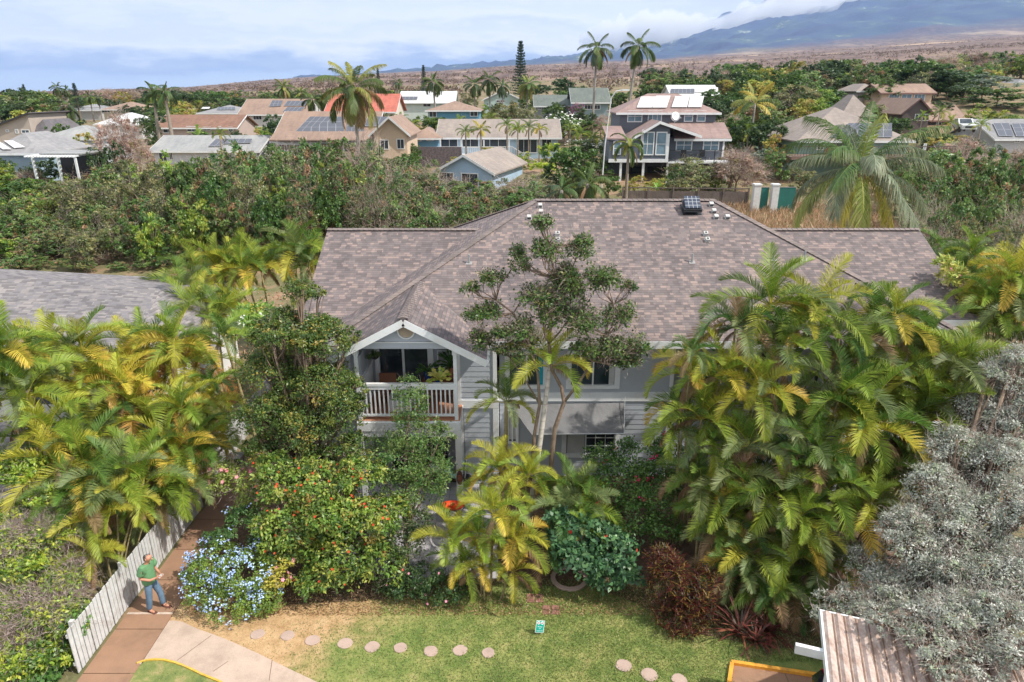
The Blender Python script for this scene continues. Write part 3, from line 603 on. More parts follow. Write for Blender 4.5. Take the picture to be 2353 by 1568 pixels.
m = MB(); m.prism([(-.36, -.34, .0), (.36, -.34, .0), (.36, .34, .0), (-.36, .34, .0)], (0, 0, .03)); m.cyl((0, 0), .22, .03, .2, 16); m.prism([(-.33, -.3, .2), (.33, -.3, .2), (.36, -.36, .14), (-.36, -.36, .14)], (0, .01, .02)); m.box(-.35, .35, -.34, .34, .2, .25); m.build('housing', M_BLACK, e)
b = NB('solar_cells', Roughness=.15); br_ = b.n('ShaderNodeTexBrick'); b.l(b.co('Object'), br_.inputs['Vector']); br_.offset = 0
for k_, v_ in (('Color1', (.05, .06, .09, 1)), ('Color2', (.06, .075, .11, 1)), ('Mortar', (.45, .47, .5, 1)), ('Scale', 1.0), ('Brick Width', .16), ('Row Height', .16), ('Mortar Size', .008)): br_.inputs[k_].default_value = v_
b.base(br_.outputs[0])
m = MB(); m.prism([(-.3, -.28, .27), (.3, -.28, .27), (.3, .28, .42), (-.3, .28, .42)], (0, 0, .03)); m.build('solar_panel', b.m, e); m = MB(); m.box(-.28, -.25, .2, .23, .25, .4); m.box(.25, .28, .2, .23, .25, .4); m.build('bracket', M_BLACK, e)
# ================================================================ VEGETATION GENERATORS
def unit(a): return a / np.maximum(np.linalg.norm(a, axis=-1, keepdims=True), 1e-9)
def leaves(p, ax, nr, ln, wd, C, fold=.18):
    """rhombic leaves: p base points, ax leaf axes, nr normals"""
    n = len(p); ax = unit(ax); sd = unit(np.cross(ax, nr)); nn = np.cross(sd, ax); ln = np.broadcast_to(ln, n)[:, None]; wd = np.broadcast_to(wd, n)[:, None]
    V = np.stack([p, p + ax * ln * .45 + sd * wd * .5 + nn * wd * fold, p + ax * ln, p + ax * ln * .45 - sd * wd * .5 + nn * wd * fold], 1).reshape(-1, 3)
    return V, np.arange(4 * n).reshape(-1, 4), np.repeat(C, 4, axis=0)
def merge(parts):
    V = []; Q = []; C = []; T3 = []; k = 0
    for v, q, c in parts:
        V.append(v); C.append(c)
        for f in (q if isinstance(q, list) else [q]): (Q if f.shape[1] == 4 else T3).append(f + k)
        k += len(v)
    return np.concatenate(V), [np.concatenate(x) for x in (Q, T3) if x], np.concatenate(C)
def pal(rg, n, cols, wts=None, var=.22):
    cols = np.array(cols, dtype=float); w = None if wts is None else np.array(wts) / sum(wts)
    c = cols[rg.choice(len(cols), n, p=w)]; return np.clip(c * (1 + rg.uniform(-var, var, (n, 1))), 0, 1)
def foliage(rg, lobes, n, size, cols, wts=None, aspect=.5, cl=.26, per=40, up=.35, shell=.55, droop=.15, var=.22, mixl=.25):
    lobes = np.array(lobes, dtype=float); w = (lobes[:, 3] * lobes[:, 4] * lobes[:, 5]) ** (2 / 3); w /= w.sum()
    K = max(1, n // per); li = rg.choice(len(lobes), K, p=w); L = lobes[li]
    d = unit(rg.normal(size=(K, 3))); low = d[:, 2] < -.35; d[low, 2] *= -rg.uniform(0, 1, low.sum()); d = unit(d)
    fac = shell + (1 - shell) * rg.random((K, 1)) ** .5; cc = L[:, :3] + d * L[:, 3:6] * fac; cr = cl * L[:, 3:6].mean(1) * rg.uniform(.6, 1.35, K)
    cC = pal(rg, K, cols, wts, .16); m = rg.integers(int(per * .6), int(per * 1.4) + 1, K); idx = np.repeat(np.arange(K), m); N = len(idx)
    g = unit(rg.normal(size=(N, 3))) * rg.random((N, 1)) ** .45; g[:, 2] *= .7
    p = cc[idx] + g * cr[idx][:, None]; out = unit(d[idx] + g * .8 + np.array([0, 0, up]))
    nr = unit(out + rg.normal(size=(N, 3)) * .55); ax = np.cross(nr, rg.normal(size=(N, 3))); ax = unit(unit(ax) + out * .35 - np.array([0, 0, droop]))
    C = cC[idx] * (1 + rg.uniform(-var, var, (N, 1))); k = rg.random(N) < mixl; C[k] = pal(rg, k.sum(), cols, wts, var)
    s = size * rg.uniform(.65, 1.35, N); return leaves(p, ax, nr, s, s * aspect, np.clip(C, 0, 1))
def shellpts(rg, lobes, n, lo=.85, hi=1.05, zmin=-.3):
    lobes = np.array(lobes, dtype=float); w = (lobes[:, 3] * lobes[:, 4] * lobes[:, 5]) ** (2 / 3); w /= w.sum(); L = lobes[rg.choice(len(lobes), n, p=w)]
    d = unit(rg.normal(size=(n, 3))); b = d[:, 2] < zmin; d[b, 2] *= -1; return L[:, :3] + d * L[:, 3:6] * rg.uniform(lo, hi, (n, 1)), d
def flowers(rg, lobes, n, size, cols, petals=5, cluster=1, csp=.06, hi=1.08):
    p, d = shellpts(rg, lobes, n, .9, hi, -.1)
    if cluster > 1:
        k = len(p); p = np.repeat(p, cluster, 0) + rg.normal(size=(k * cluster, 3)) * csp; d = unit(np.repeat(d, cluster, 0) + rg.normal(size=(k * cluster, 3)) * .5)
    f = unit(d + np.array([.1, -.45, .5])); n = len(p); C = pal(rg, n, cols, None, .15); t = unit(np.cross(f, rg.normal(size=(n, 3)))); b = np.cross(f, t); out = []
    for k in range(petals):
        a = 2 * math.pi * k / petals; ax = t * math.cos(a) + b * math.sin(a) + f * .35; out.append(leaves(p, ax, f, size * .55, size * .42, C, 0))
    return merge(out)
def twigs(rg, lobes, n, ln, wd, cols=((.40, .31, .26), (.50, .42, .36), (.30, .22, .17)), hi=1.0):
    p, d = shellpts(rg, lobes, n, .45, hi, -.6); out = []; C = pal(rg, n, cols); ax = unit(d + rg.normal(size=(n, 3)) * .7); cur = p
    for k in range(3):
        l_ = ln * rg.uniform(.6, 1.2, n) / 3; nr = rg.normal(size=(n, 3)); out.append(leaves(cur, ax, nr, l_ * 1.25, wd * (1 - .25 * k), C, .3)); cur = cur + ax * l_[:, None]; ax = unit(ax + rg.normal(size=(n, 3)) * .35)
    return merge(out)
def trunk_mesh(rg, base, lobes, r0, mat=None, extra=1, fork=.42, lean=.1, name='trunk'):
    m = MB(); lobes = [tuple(l) for l in lobes]; base = np.array(base, float); cen = np.mean([l[:3] for l in lobes], 0); f = base + (cen - base) * fork + rg.normal(size=3) * [lean, lean, 0]
    mid = (base + f) / 2 + rg.normal(size=3) * [lean, lean, 0] * .5
    m.tube([base - [0, 0, .2], mid, f], [r0, r0 * .8, r0 * .68], 8)
    for l in lobes:
        c = np.array(l[:3]); r = np.array(l[3:6]); q = f + (c - f) * .5 + rg.normal(size=3) * r * .18 - [0, 0, .05]
        m.tube([f, q, c], [r0 * .5, r0 * .34, r0 * .18], 6)
        for k in range(3 * extra):
            d = rg.normal(size=3); d /= np.linalg.norm(d); d[2] = abs(d[2]) * .8; e = c + d * r * .85; s = q + (c - q) * rg.uniform(.2, 1); mm = (s + e) / 2 + rg.normal(size=3) * r * .08
            m.tube([s, mm, e], [r0 * .2, r0 * .12, r0 * .05], 4)
    return m.mesh(name, mat or M_BARK, smooth=True)
# ---- palm fronds
def frond(rg, az, e0, L, bend, cols, pairs=38, ll=.55, vang=28, hang=.35, lw=.032, roll=0, petiole=.16, tipc=None, amin=26, amax=66, seg=2):
    n = pairs * 2; T = np.linspace(0, 1, 40); ang = e0 - bend * T ** 1.25; ds = L / 39
    r = np.concatenate([[0], np.cumsum(np.cos(ang[:-1]) * ds)]); z = np.concatenate([[0], np.cumsum(np.sin(ang[:-1]) * ds)]); sw = rg.normal() * .10 * L * T ** 2
    ca, sa = math.cos(az), math.sin(az); Pp = np.stack([r * ca - sw * sa, r * sa + sw * ca, z], 1); Tg = unit(np.gradient(Pp, axis=0))
    S0 = np.array([-sa, ca, 0]); rollv = roll * (.3 + T); N0 = unit(np.cross(Tg, np.broadcast_to(S0, Tg.shape))) * -1; N0[N0[:, 2] < 0] *= 1
    N0 = unit(np.cross(np.broadcast_to(S0, Tg.shape), Tg)) * -1; S = S0 * np.cos(rollv)[:, None] + N0 * np.sin(rollv)[:, None]; N = N0 * np.cos(rollv)[:, None] - S0 * np.sin(rollv)[:, None]
    t = np.linspace(petiole, .995, pairs); ix = t * 39; i0 = np.minimum(ix.astype(int), 38); fr = (ix - i0)[:, None]
    lerp = lambda A: A[i0] * (1 - fr) + A[i0 + 1] * fr
    p, tg, s, nn = lerp(Pp), unit(lerp(Tg)), unit(lerp(S)), unit(lerp(N)); prof = np.sin(np.clip((t - petiole) / (1 - petiole) * .86 + .12, 0, 1) * math.pi) ** .55; out = []
    base = np.array(cols[0], float); tip = np.array(tipc if tipc is not None else cols[0], float)
    for sg in (-1, 1):
        a = np.radians(amax - (amax - amin) * t + rg.normal(0, 3.5, pairs))[:, None]; v = np.radians(vang + rg.normal(0, 7, pairs))[:, None]; ln = (ll * prof * rg.uniform(.88, 1.1, pairs))[:, None]
        d = unit(tg * np.cos(a) + (s * sg * np.cos(v) + nn * np.sin(v)) * np.sin(a)); w = unit(np.cross(d, nn * np.cos(v) - s * sg * np.sin(v))) * lw * .5
        g = np.array([0, 0, -1.0]); m1 = p + d * ln * .5 + g * hang * ln * .10; m2 = p + d * ln * (1 - .12 * hang) + g * hang * ln * .62
        gn = unit(np.cross(d, w)); w2 = w * 1.15
        V = np.stack([p - w * .55, p + w * .55, m1 + w2, m1 - w2, m2], 1).reshape(-1, 3); k = np.arange(pairs)[:, None] * 5
        Q = k + np.array([[0, 1, 2, 3]]); T3 = k + np.array([[3, 2, 4]])
        fleck = rg.uniform(.72, 1.28, (pairs, 1)); cb = base * fleck; ct = (base * (1 - .5 * t[:, None]) + tip * .5 * t[:, None]) * fleck; ce = (base * .5 + tip * .35 + np.array([.06, .035, .01])) * fleck
        C = np.clip(np.stack([cb, cb, ct, ct, ce], 1).reshape(-1, 3), 0, 1)
        out += [(V, Q, C), (V, T3, C)]
    # rachis
    rw = np.linspace(.022, .004, 40)[:, None] * (L / 2) ** .5; A = Pp - S * rw; B = Pp + S * rw; D = Pp - N * rw * 1.3; V = np.stack([A, B, D], 1).reshape(-1, 3); k = np.arange(39)[:, None] * 3
    Q = np.concatenate([k + np.array([[0, 1, 4, 3]]), k + np.array([[1, 2, 5, 4]]), k + np.array([[2, 0, 3, 5]])]); rc = np.array(cols[1], float); out.append((V, Q, np.tile(rc, (len(V), 1))))
    return merge2(out)
def merge2(parts):
    V = []; Q = []; T3 = []; C = []; k = 0; seen = {}
    for v, q, c in parts:
        if id(v) in seen: o = seen[id(v)]
        else: o = k; seen[id(v)] = k; V.append(v); C.append(c); k += len(v)
        (Q if q.shape[1] == 4 else T3).append(q + o)
    return np.concatenate(V), (np.concatenate(Q) if Q else np.zeros((0, 4), int)), (np.concatenate(T3) if T3 else np.zeros((0, 3), int)), np.concatenate(C)
def crown(seed, nf, L, e_hi, e_lo, bend, tones, name='crown', az0=0, wind=0, dead=1, **k):
    rg = np.random.default_rng(seed); V = []; Q = []; T3 = []; C = []; o = 0
    for i in range(nf):
        f = i / max(1, nf - 1); az = az0 + i * 2.39996 + rg.normal() * .15; e = math.radians(e_hi + (e_lo - e_hi) * f ** .85 + rg.normal() * 4)
        if wind: az = math.atan2(math.sin(az) , math.cos(az) - wind * .0) ; 
        b = math.radians(bend) * rg.uniform(.8, 1.2) * (1 - .55 * max(0, (math.degrees(e) - 55) / 35)); ti = min(len(tones) - 1, int(f * len(tones) * .999 + rg.uniform(-.6, .6))) if rg.random() < .8 else rg.integers(len(tones)); tn = tones[max(0, ti)]
        v, q, t3, c = frond(rg, az, e, L * rg.uniform(.82, 1.1) * (.75 if i == 0 else 1), b, tn[:2], tipc=tn[2], roll=rg.normal() * .35, **k)
        V.append(v); Q.append(q + o); T3.append(t3 + o); C.append(c); o += len(v)
    for i in range(dead):
        kk = dict(k); kk['ll'] = k['ll'] * .6; kk['hang'] = 1.2; kk['vang'] = -25
        v, q, t3, c = frond(rg, rg.uniform(0, 6.28), math.radians(rg.uniform(-35, 0)), L * .8, R(70), gB[:2], tipc=gB[2], roll=rg.normal() * .6, **kk); V.append(v); Q.append(q + o); T3.append(t3 + o); C.append(c); o += len(v)
    return nmesh(name, np.concatenate(V), [np.concatenate(Q), np.concatenate(T3)], M_PALM, np.concatenate(C))
# frond tones: (leaflet, rachis, tip)
gG = ((.085, .18, .018), (.30, .36, .06), (.13, .19, .03)); gY = ((.36, .38, .022), (.55, .46, .05), (.42, .38, .04)); gL = ((.20, .30, .02), (.45, .42, .05), (.26, .30, .03)); gS = ((.52, .42, .03), (.65, .45, .05), (.60, .36, .05)); gO = ((.46, .26, .04), (.6, .32, .05), (.45, .22, .08)); gB = ((.27, .17, .08), (.34, .22, .10), (.36, .25, .14)); gD = ((.04, .12, .022), (.2, .26, .05), (.08, .14, .03)); gA = ((.15, .20, .06), (.3, .33, .12), (.17, .22, .09))
AK = dict(pairs=60, ll=.50, vang=38, hang=.22, lw=.021, amin=34, amax=76)
AR = {'y': [crown(10 + i, 12, 1.95, 88, 16, 96, [gY, gL, gY, gY, gS, gL], **AK) for i in range(4)],
      'm': [crown(30 + i, 12, 1.95, 86, 12, 98, [gL, gG, gY, gL, gS, gL], **AK) for i in range(4)],
      'g': [crown(50 + i, 12, 1.95, 86, 12, 98, [gG, gL, gA, gA, gL, gY], **AK) for i in range(4)],
      'd': [crown(70 + i, 12, 1.95, 84, 12, 98, [gG, gA, gG, gD, gA, gB], **AK) for i in range(4)],
      'o': [crown(90 + i, 12, 1.95, 84, 12, 98, [gY, gL, gS, gY, gS, gO], **AK) for i in range(3)]}
def stem(p0, p1, r, sides=8, mat=None, k=.35, loc=None):
    p0, p1 = Vector(p0), Vector(p1); d = p1 - p0; m = MB(); pts = []; n = 7
    for i in range(n):
        t = i / (n - 1); h = t ** (1 + k); pts.append((p0.x + d.x * h, p0.y + d.y * h, p0.z + d.z * t))
    m.tube(pts, [r * (1.15 - .4 * i / (n - 1)) for i in range(n)], sides); return m.mesh('trunk', mat or M_ABARK, smooth=True)
def areca(label, base, crowns, group='areca palm clumps around the house', r=.045, cat='palm', name='areca_palm', spread=.35, seed=0, extra=1, sc_k=.9):
    """base world xy; crowns: (x, y, Y, scale, tone)"""
    rr = random.Random(seed + int(abs(base[0] * 100))); bz = zt(base[0], base[1]); e = empty(name, (base[0], base[1], bz), label, cat, group)
    crowns = [c if k_ == 0 else (c[0] + rr.uniform(-75, 75), c[1] + rr.uniform(-50, 75), c[2] + rr.uniform(-.5, .5), c[3] * rr.uniform(.6, .85), rr.choice(c[4] + 'mgd')) for c in crowns for k_ in range(1 + extra)]
    for cr in crowns:
        x, y, Y, s, tone = cr[:5]; s *= sc_k; p = P(x, y + (34 if y < 1100 else 14), Y); q = (p[0] - base[0], p[1] - base[1], max(p[2] - bz, .3)); a = rr.uniform(0, 6.28)
        b0 = (min(max(q[0], -spread), spread) * rr.uniform(.5, 1) + .08 * math.cos(a), min(max(q[1], -spread), spread) * .6 + .08 * math.sin(a), -.1)
        if q[2] > .25: link('trunk', stem(b0, (q[0], q[1], q[2] + .05), r * s), e)
        c = link('crown', rr.choice(AR[tone]), e, q); c.rotation_euler = (rr.uniform(-.15, .15), rr.uniform(-.15, .15), rr.uniform(0, 6.28)); k = s * rr.uniform(.93, 1.08); c.scale = (k, k, k)
    return e
def broad(label, cat, base, lobes, n, size, cols, wts=None, name='shrub', r0=.08, group=None, seed=1, mat=None, fl=None, tw=None, bark=None, bz=None, extra=1, tp=None, sub=0, **k):
    """lobes: (x, y, Y, rx_px, rz_px, ry_m?)"""
    rg = np.random.default_rng(seed); bz = zt(*base) if bz is None else bz; B = np.array([base[0], base[1], bz]); LL = []
    for l in lobes:
        c = np.array(P(*l[:3])) - B; rx = PW(l[3], l[1], l[2]); rz = PW(l[4], l[1], l[2]); LL.append((*c, rx, l[5] if len(l) > 5 else (rx + rz) / 2, rz))
    if sub:
        big = LL; LL = []
        for l in big:
            LL.append(tuple(np.array(l) * [1, 1, 1, .72, .72, .72]))
            for k_ in range(sub):
                d_ = unit(rg.normal(size=3)); d_[2] = abs(d_[2]) * .9 - .15; f_ = rg.uniform(.32, .5); LL.append((l[0] + d_[0] * l[3] * .72, l[1] + d_[1] * l[4] * .72, l[2] + d_[2] * l[5] * .72, l[3] * f_, l[4] * f_, l[5] * f_))
    e = empty(name, tuple(B), label, cat, group)
    V, Q, C = foliage(rg, LL, n, size, cols, wts, **k); link('crown', nmesh('crown', V, [Q], mat or M_LEAF, C), e)
    if tp:
        m = MB(); nodes = []
        for tl, ra, rb in tp:
            q = [Vector(P(*a)) - Vector(B) for a in tl]; n_ = len(q); rs = [ra + (rb - ra) * i / (n_ - 1) for i in range(n_)]; m.tube(q, rs, 8); nodes += [(v, r_) for v, r_ in zip(q, rs)][n_ // 2:]
        for l in LL:
            c = Vector(l[:3]); nd = min(nodes, key=lambda t_: (t_[0] - c).length + (3 if t_[0].z > c.z + .1 else 0)); s0, r_ = nd; mid = s0.lerp(c, .5) + Vector((rg.normal() * .12, rg.normal() * .12, -.08)); r_ = min(r_, .05); m.tube([s0, mid, c], [r_ * .75, r_ * .5, r_ * .25], 6)
            for k_ in range(5):
                d = Vector(rg.normal(size=3)).normalized(); d.z = abs(d.z) * .7; e2 = c + Vector((d.x * l[3], d.y * l[4], d.z * l[5])) * .9; s2 = mid.lerp(c, rg.uniform(.2, 1)); m.tube([s2, s2.lerp(e2, .5) + Vector(rg.normal(size=3)) * .06, e2], [r_ * .3, r_ * .18, .006], 4)
        m.build('trunk', bark or M_BARK, e, smooth=True)
    elif r0: link('trunk', trunk_mesh(rg, (0, 0, 0), LL, r0, bark, extra), e)
    if fl:
        for f in fl: 
            V, Fq, C = flowers(rg, LL, *f[:3], **(f[3] if len(f) > 3 else {})); o = link('blossoms', nmesh('blossoms', V, Fq, M_PETAL, C), e); o['kind'] = 'stuff'
    if tw: 
        V, Fq, C = twigs(rg, LL, *tw); o = link('twigs', nmesh('twigs', V, Fq, M_PETAL, C), e); o['kind'] = 'stuff'
    return e
# ================================================================ FOREGROUND PLANTING
def g2(x, y): p = PZ(x, y); return (p[0], p[1])
# right hand clumps
areca('tall areca clump whose topmost crowns overlap the mauve roof', (6.6, 18.4), [(1770, 668, 18.3, 1.05, 'g'), (1870, 690, 18.2, 1.05, 'y'), (1690, 720, 18.0, .95, 'd'), (1800, 760, 17.6, .9, 'g'), (1930, 740, 18.0, 1, 'd')], seed=1)
areca('areca clump with bright yellow crowns standing against the grey wall right of the windows', (4.9, 17.4), [(1590, 830, 17.6, .95, 'y'), (1660, 830, 17.3, .85, 'y'), (1612, 930, 16.9, 1, 'm'), (1560, 950, 17.2, .75, 'g')], seed=2)
areca('areca clump with one upright yellow green feather in front of the dark middle', (5.8, 16.6), [(1750, 880, 16.6, .95, 'y'), (1720, 990, 16.2, .9, 'g'), (1800, 930, 16.7, .9, 'd'), (1690, 1080, 15.9, .9, 'd')], seed=3)
areca('areca clump behind the others below the right end of the roof', (9.2, 18.2), [(2010, 720, 18.4, 1.05, 'm'), (2100, 780, 18.2, 1, 'g'), (1960, 800, 17.8, .95, 'g'), (2060, 850, 17.6, .95, 'm')], seed=4)
areca('areca clump farthest right whose fronds reach over the silver foliage', (10.2, 17.3), [(2170, 830, 17.2, 1.15, 'g'), (2130, 930, 16.6, 1.1, 'm'), (2060, 960, 16.6, .95, 'd'), (2190, 930, 16.8, 1., 'd')], seed=5)
areca('areca clump in the middle of the big group with broad arching green feathers', (7.7, 16.2), [(1930, 880, 16.7, 1.1, 'g'), (1990, 950, 16.2, 1.05, 'm'), (1870, 1000, 16, .95, 'd'), (2010, 1080, 15.6, .95, 'g')], seed=6)
areca('low areca clump with brown tipped fronds beside the silver tree', (7.4, 15.1), [(1900, 1110, 15.4, 1.0, 'g'), (1960, 1170, 15.1, .95, 'm'), (1850, 1190, 15, .9, 'd'), (1930, 1290, 14.5, .8, 'd')], seed=7)
areca('low areca clump above the dark red croton bush', (4.9, 15.3), [(1660, 1190, 15.5, .9, 'd'), (1740, 1150, 15.5, .95, 'g'), (1610, 1100, 16.2, .85, 'd'), (1720, 1260, 15, .8, 'm')], seed=8)
areca('lowest areca clump, its fronds hanging over the red bromeliads', (5.8, 14.6), [(1790, 1250, 14.9, .85, 'g'), (1820, 1340, 14.5, .75, 'd'), (1740, 1350, 14.5, .7, 'd'), (1880, 1380, 14.3, .7, 'd')], seed=9)
areca('areca clump at the far right of the big group with fronds drooping over silver leaves', (10.9, 16.6), [(2230, 840, 17, 1.0, 'g'), (2210, 930, 16.4, .95, 'm'), (2150, 1010, 16, .9, 'd'), (2080, 1060, 15.8, .85, 'g')], seed=50)
areca('areca clump filling the lower middle of the big group behind the hanging fronds', (6.9, 15.6), [(1830, 1060, 16, .95, 'g'), (1780, 1120, 15.6, .85, 'm'), (1880, 1270, 14.8, .8, 'g'), (1680, 1290, 15, .75, 'd')], seed=51)
# centre clumps
areca('bright yellow green areca clump in front of the patio beside the lawn', g2(1130, 1385), [(1135, 1170, 15.3, .8, 'y'), (1040, 1230, 15.4, .7, 'y'), (1185, 1230, 15.1, .7, 'y'), (1110, 1290, 14.9, .62, 'y'), (1060, 1290, 15.0, .55, 'm'), (1180, 1300, 14.8, .55, 'y'), (1100, 1220, 15.2, .6, 'm')], seed=10, extra=0)
areca('yellow green areca clump standing against the left part of the wall', (-.15, 17.4), [(1150, 1050, 17.3, .72, 'y'), (1215, 1060, 17.0, .6, 'y'), (1110, 1080, 17.1, .58, 'm'), (1190, 1090, 16.9, .5, 'm')], seed=11, extra=0)
areca('dark green areca clump in the shade right of the yellow one', (1.6, 16.9), [(1325, 1120, 17, .8, 'g'), (1300, 1170, 16.4, .8, 'd'), (1350, 1160, 16.6, .75, 'g'), (1270, 1240, 15.9, .65, 'd')], seed=12)
def single(label, base, x, y, Y, s, tone, r, mat, sd, n=1):
    e = empty('young_palm', (base[0], base[1], zt(*base)), label, 'palm'); p = P(x, y, Y); q = (p[0] - base[0], p[1] - base[1], p[2] - zt(*base)); rr = random.Random(sd)
    link('trunk', stem((0, 0, -.1), (q[0], q[1], q[2] + .05), r, 10, mat, -.15), e); c = link('crown', rr.choice(AR[tone]), e, q); c.scale = (s, s, s); c.rotation_euler = (0, 0, rr.uniform(0, 6.28)); return e
single('single palm with leaning pale trunk and yellow crown before the upper window', (.35, 17.2), 1264, 845, 18.2, .82, 'y', .085, M_WBARK, 3)
single('small single green palm in front of the grey wall beside the balcony', (-.2, 18.6), 1163, 925, 18.6, .68, 'g', .07, M_ABARK, 5)
# left hand clumps behind the fence
LP = [('areca clump farthest left at mid height with bare orange stem base', (-12.8, 16.6), [(60, 880, 17.2, 1.1, 'g'), (5, 780, 18, 1.05, 'm'), (110, 960, 16.8, .9, 'y'), (20, 860, 17.4, .9, 'g')]),
      ('areca clump whose tops overlap the grey neighbouring roof at left', (-13.0, 19.6), [(130, 800, 19.8, 1.1, 'y'), (190, 770, 20.2, 1.05, 'm'), (80, 800, 20, .9, 'o'), (230, 850, 19.6, .95, 'o')]),
      ('tall areca clump with the highest golden crowns near the asphalt drive', (-11.4, 21), [(400, 800, 21.2, 1.1, 'y'), (340, 770, 21.4, 1.0, 'm'), (450, 810, 21, .95, 'o'), (370, 860, 20.5, 1, 'o'), (290, 800, 21, .95, 'o')]),
      ('orange tinted areca clump in the middle of the left group', (-11.6, 18.8), [(300, 900, 18.8, 1.05, 'o'), (360, 960, 18.6, 1, 'y'), (240, 950, 18.4, 1.05, 'm'), (420, 920, 19, .9, 'o')]),
      ('areca clump leaning over the fence with an orange dead frond', (-11.0, 17.4), [(400, 1020, 17.8, 1, 'o'), (340, 1060, 17.2, 1, 'm'), (440, 1000, 18, .8, 'g'), (430, 1100, 17.3, .85, 'g')]),
      ('green areca clump left of the middle below the white wall', (-12.3, 15.8), [(200, 1040, 16.4, 1.05, 'm'), (260, 1100, 16, 1, 'g'), (130, 1050, 16.2, .95, 'y'), (180, 1130, 15.6, .85, 'd')]),
      ('areca clump hanging over the white fence just above the standing man', (-10.9, 14.9), [(270, 1150, 15.6, .8, 'y'), (225, 1190, 15.1, .75, 'y'), (330, 1100, 16.2, .8, 'g'), (200, 1150, 15.2, .75, 'd'), (215, 1270, 14.4, .55, 'y')]),
      ('dark areca clump beside the far stretch of white fence', (-10.7, 19.6), [(480, 900, 20, .8, 'y'), (460, 980, 19.2, .8, 'm'), (400, 930, 19.6, .85, 'g')])]
for i, (lb, b_, c) in enumerate(LP): areca(lb, b_, c, 'areca palms behind the white fence', seed=20 + i)
single('slender tall palm with curved bare trunk left of the dark leafy tree', (-8.7, 21.3), 515, 775, 21.8, .7, 'g', .06, M_ABARK, 8)
# shaded dark understory in the clumps
DARKG = [(.03, .075, .02), (.05, .11, .025), (.07, .12, .04), (.04, .09, .03)]
# broadleaf trees and shrubs
TG = [(.075, .13, .022), (.12, .17, .03), (.19, .20, .035), (.06, .11, .03), (.30, .21, .04)]
broad('tall dense small leaved tree standing left of the balcony', 'tree', (-6.6, 18.2), [(690, 680, 19, 58, 52), (665, 770, 18.6, 105, 75), (750, 790, 18.6, 75, 75), (620, 860, 18.4, 95, 85), (740, 890, 18.2, 100, 85), (600, 960, 18, 85, 80), (700, 990, 17.8, 110, 85), (790, 960, 17.8, 60, 80), (640, 740, 18.8, 50, 45), (610, 1045, 17.6, 70, 45), (720, 1065, 17.4, 80, 40), (800, 1030, 17.4, 50, 45)], 60000, .08, TG, (4, 4, 2, 3, .6), name='tree', r0=.14, seed=2, sub=3, shell=.5, cl=.3, per=34, tw=(900, .35, .012), extra=2)
broad('slim small leaved tree rising in front of the balcony rail', 'tree', (-3.0, 15.9), [(940, 930, 17.6, 42, 70), (955, 1010, 17.4, 75, 60), (900, 1060, 17.2, 95, 60), (990, 1090, 17.1, 65, 60), (930, 1130, 16.8, 90, 45), (1010, 1010, 17.4, 40, 35)], 13000, .075, [(.07, .14, .03), (.12, .19, .04), (.18, .24, .06)], name='tree', r0=.09, seed=3, shell=.35, cl=.24, per=30, tw=(500, .3, .010))
HB = [(.15, .25, .035), (.25, .33, .05), (.38, .39, .07), (.08, .14, .03), (.38, .26, .06)]
broad('large hibiscus bush covered with small red flowers', 'shrub', (-5.3, 15.5), [(640, 1120, 16.4, 75, 65), (630, 1070, 16.8, 50, 35), (720, 1080, 16.6, 70, 35), (740, 1150, 16, 110, 85), (850, 1200, 15.6, 95, 80), (680, 1220, 15.6, 95, 85), (790, 1280, 15.2, 110, 80), (880, 1300, 15, 70, 65), (640, 1270, 15.3, 60, 60), (740, 1330, 14.9, 85, 50), (900, 1180, 15.9, 60, 60), (830, 1090, 16.4, 80, 55)], 32000, .105, HB, (3, 4, 2, 3, .5), name='hibiscus_shrub', r0=.07, seed=4, sub=2, shell=.5, cl=.3, per=24, fl=[(170, .08, [(.65, .02, .012), (.75, .07, .02)])], tw=(700, .35, .010))
broad('sparse hibiscus branch with pink blossoms over the walkway', 'shrub', (-7.6, 16.9), [(540, 1110, 17.2, 55, 30), (585, 1150, 16.9, 45, 35), (520, 1075, 17.6, 40, 20), (610, 1200, 16.5, 40, 30)], 2600, .08, [(.25, .32, .05), (.35, .38, .08)], name='pink_hibiscus', r0=.03, seed=5, shell=.3, per=16, fl=[(34, .13, [(.85, .35, .42), (.8, .25, .35)])], tw=(260, .55, .012, ((.55, .47, .42), (.45, .36, .3))))
broad('plumbago bush covered with pale blue flowers beside the walkway', 'shrub', (-7.4, 14.6), [(490, 1290, 15.0, 60, 50), (560, 1320, 14.7, 70, 55), (480, 1360, 14.5, 55, 45), (540, 1390, 14.3, 75, 42), (600, 1380, 14.4, 50, 40), (470, 1325, 14.8, 50, 45)], 12000, .065, [(.13, .24, .04), (.22, .33, .05), (.09, .17, .03)], name='plumbago', r0=.03, seed=6, shell=.6, cl=.2, per=22, fl=[(250, .048, [(.42, .54, .88), (.56, .68, .95), (.34, .47, .82)], dict(cluster=7, csp=.045, hi=1.1))])
broad('dark green leafy bush with few blue flowers behind the plumbago', 'shrub', (-7.6, 15.9), [(515, 1235, 15.5, 42, 34), (560, 1190, 16, 50, 36), (600, 1240, 15.6, 40, 36)], 4200, .075, [(.05, .11, .03), (.08, .16, .035), (.12, .2, .05)], name='shrub', r0=.03, seed=62, sub=2, shell=.5, cl=.3, per=22, fl=[(14, .048, [(.42, .54, .88)], dict(cluster=6, csp=.04))])
broad('small bush of yellow green leaves and pink flowers right of the blue flowers', 'shrub', (-6.3, 14.7), [(625, 1330, 14.7, 40, 32), (650, 1300, 14.9, 25, 22)], 900, .09, [(.42, .42, .05), (.5, .45, .08)], name='shrub', r0=.02, seed=61, shell=.3, per=14, fl=[(9, .12, [(.85, .35, .42)])], tw=(60, .3, .01))
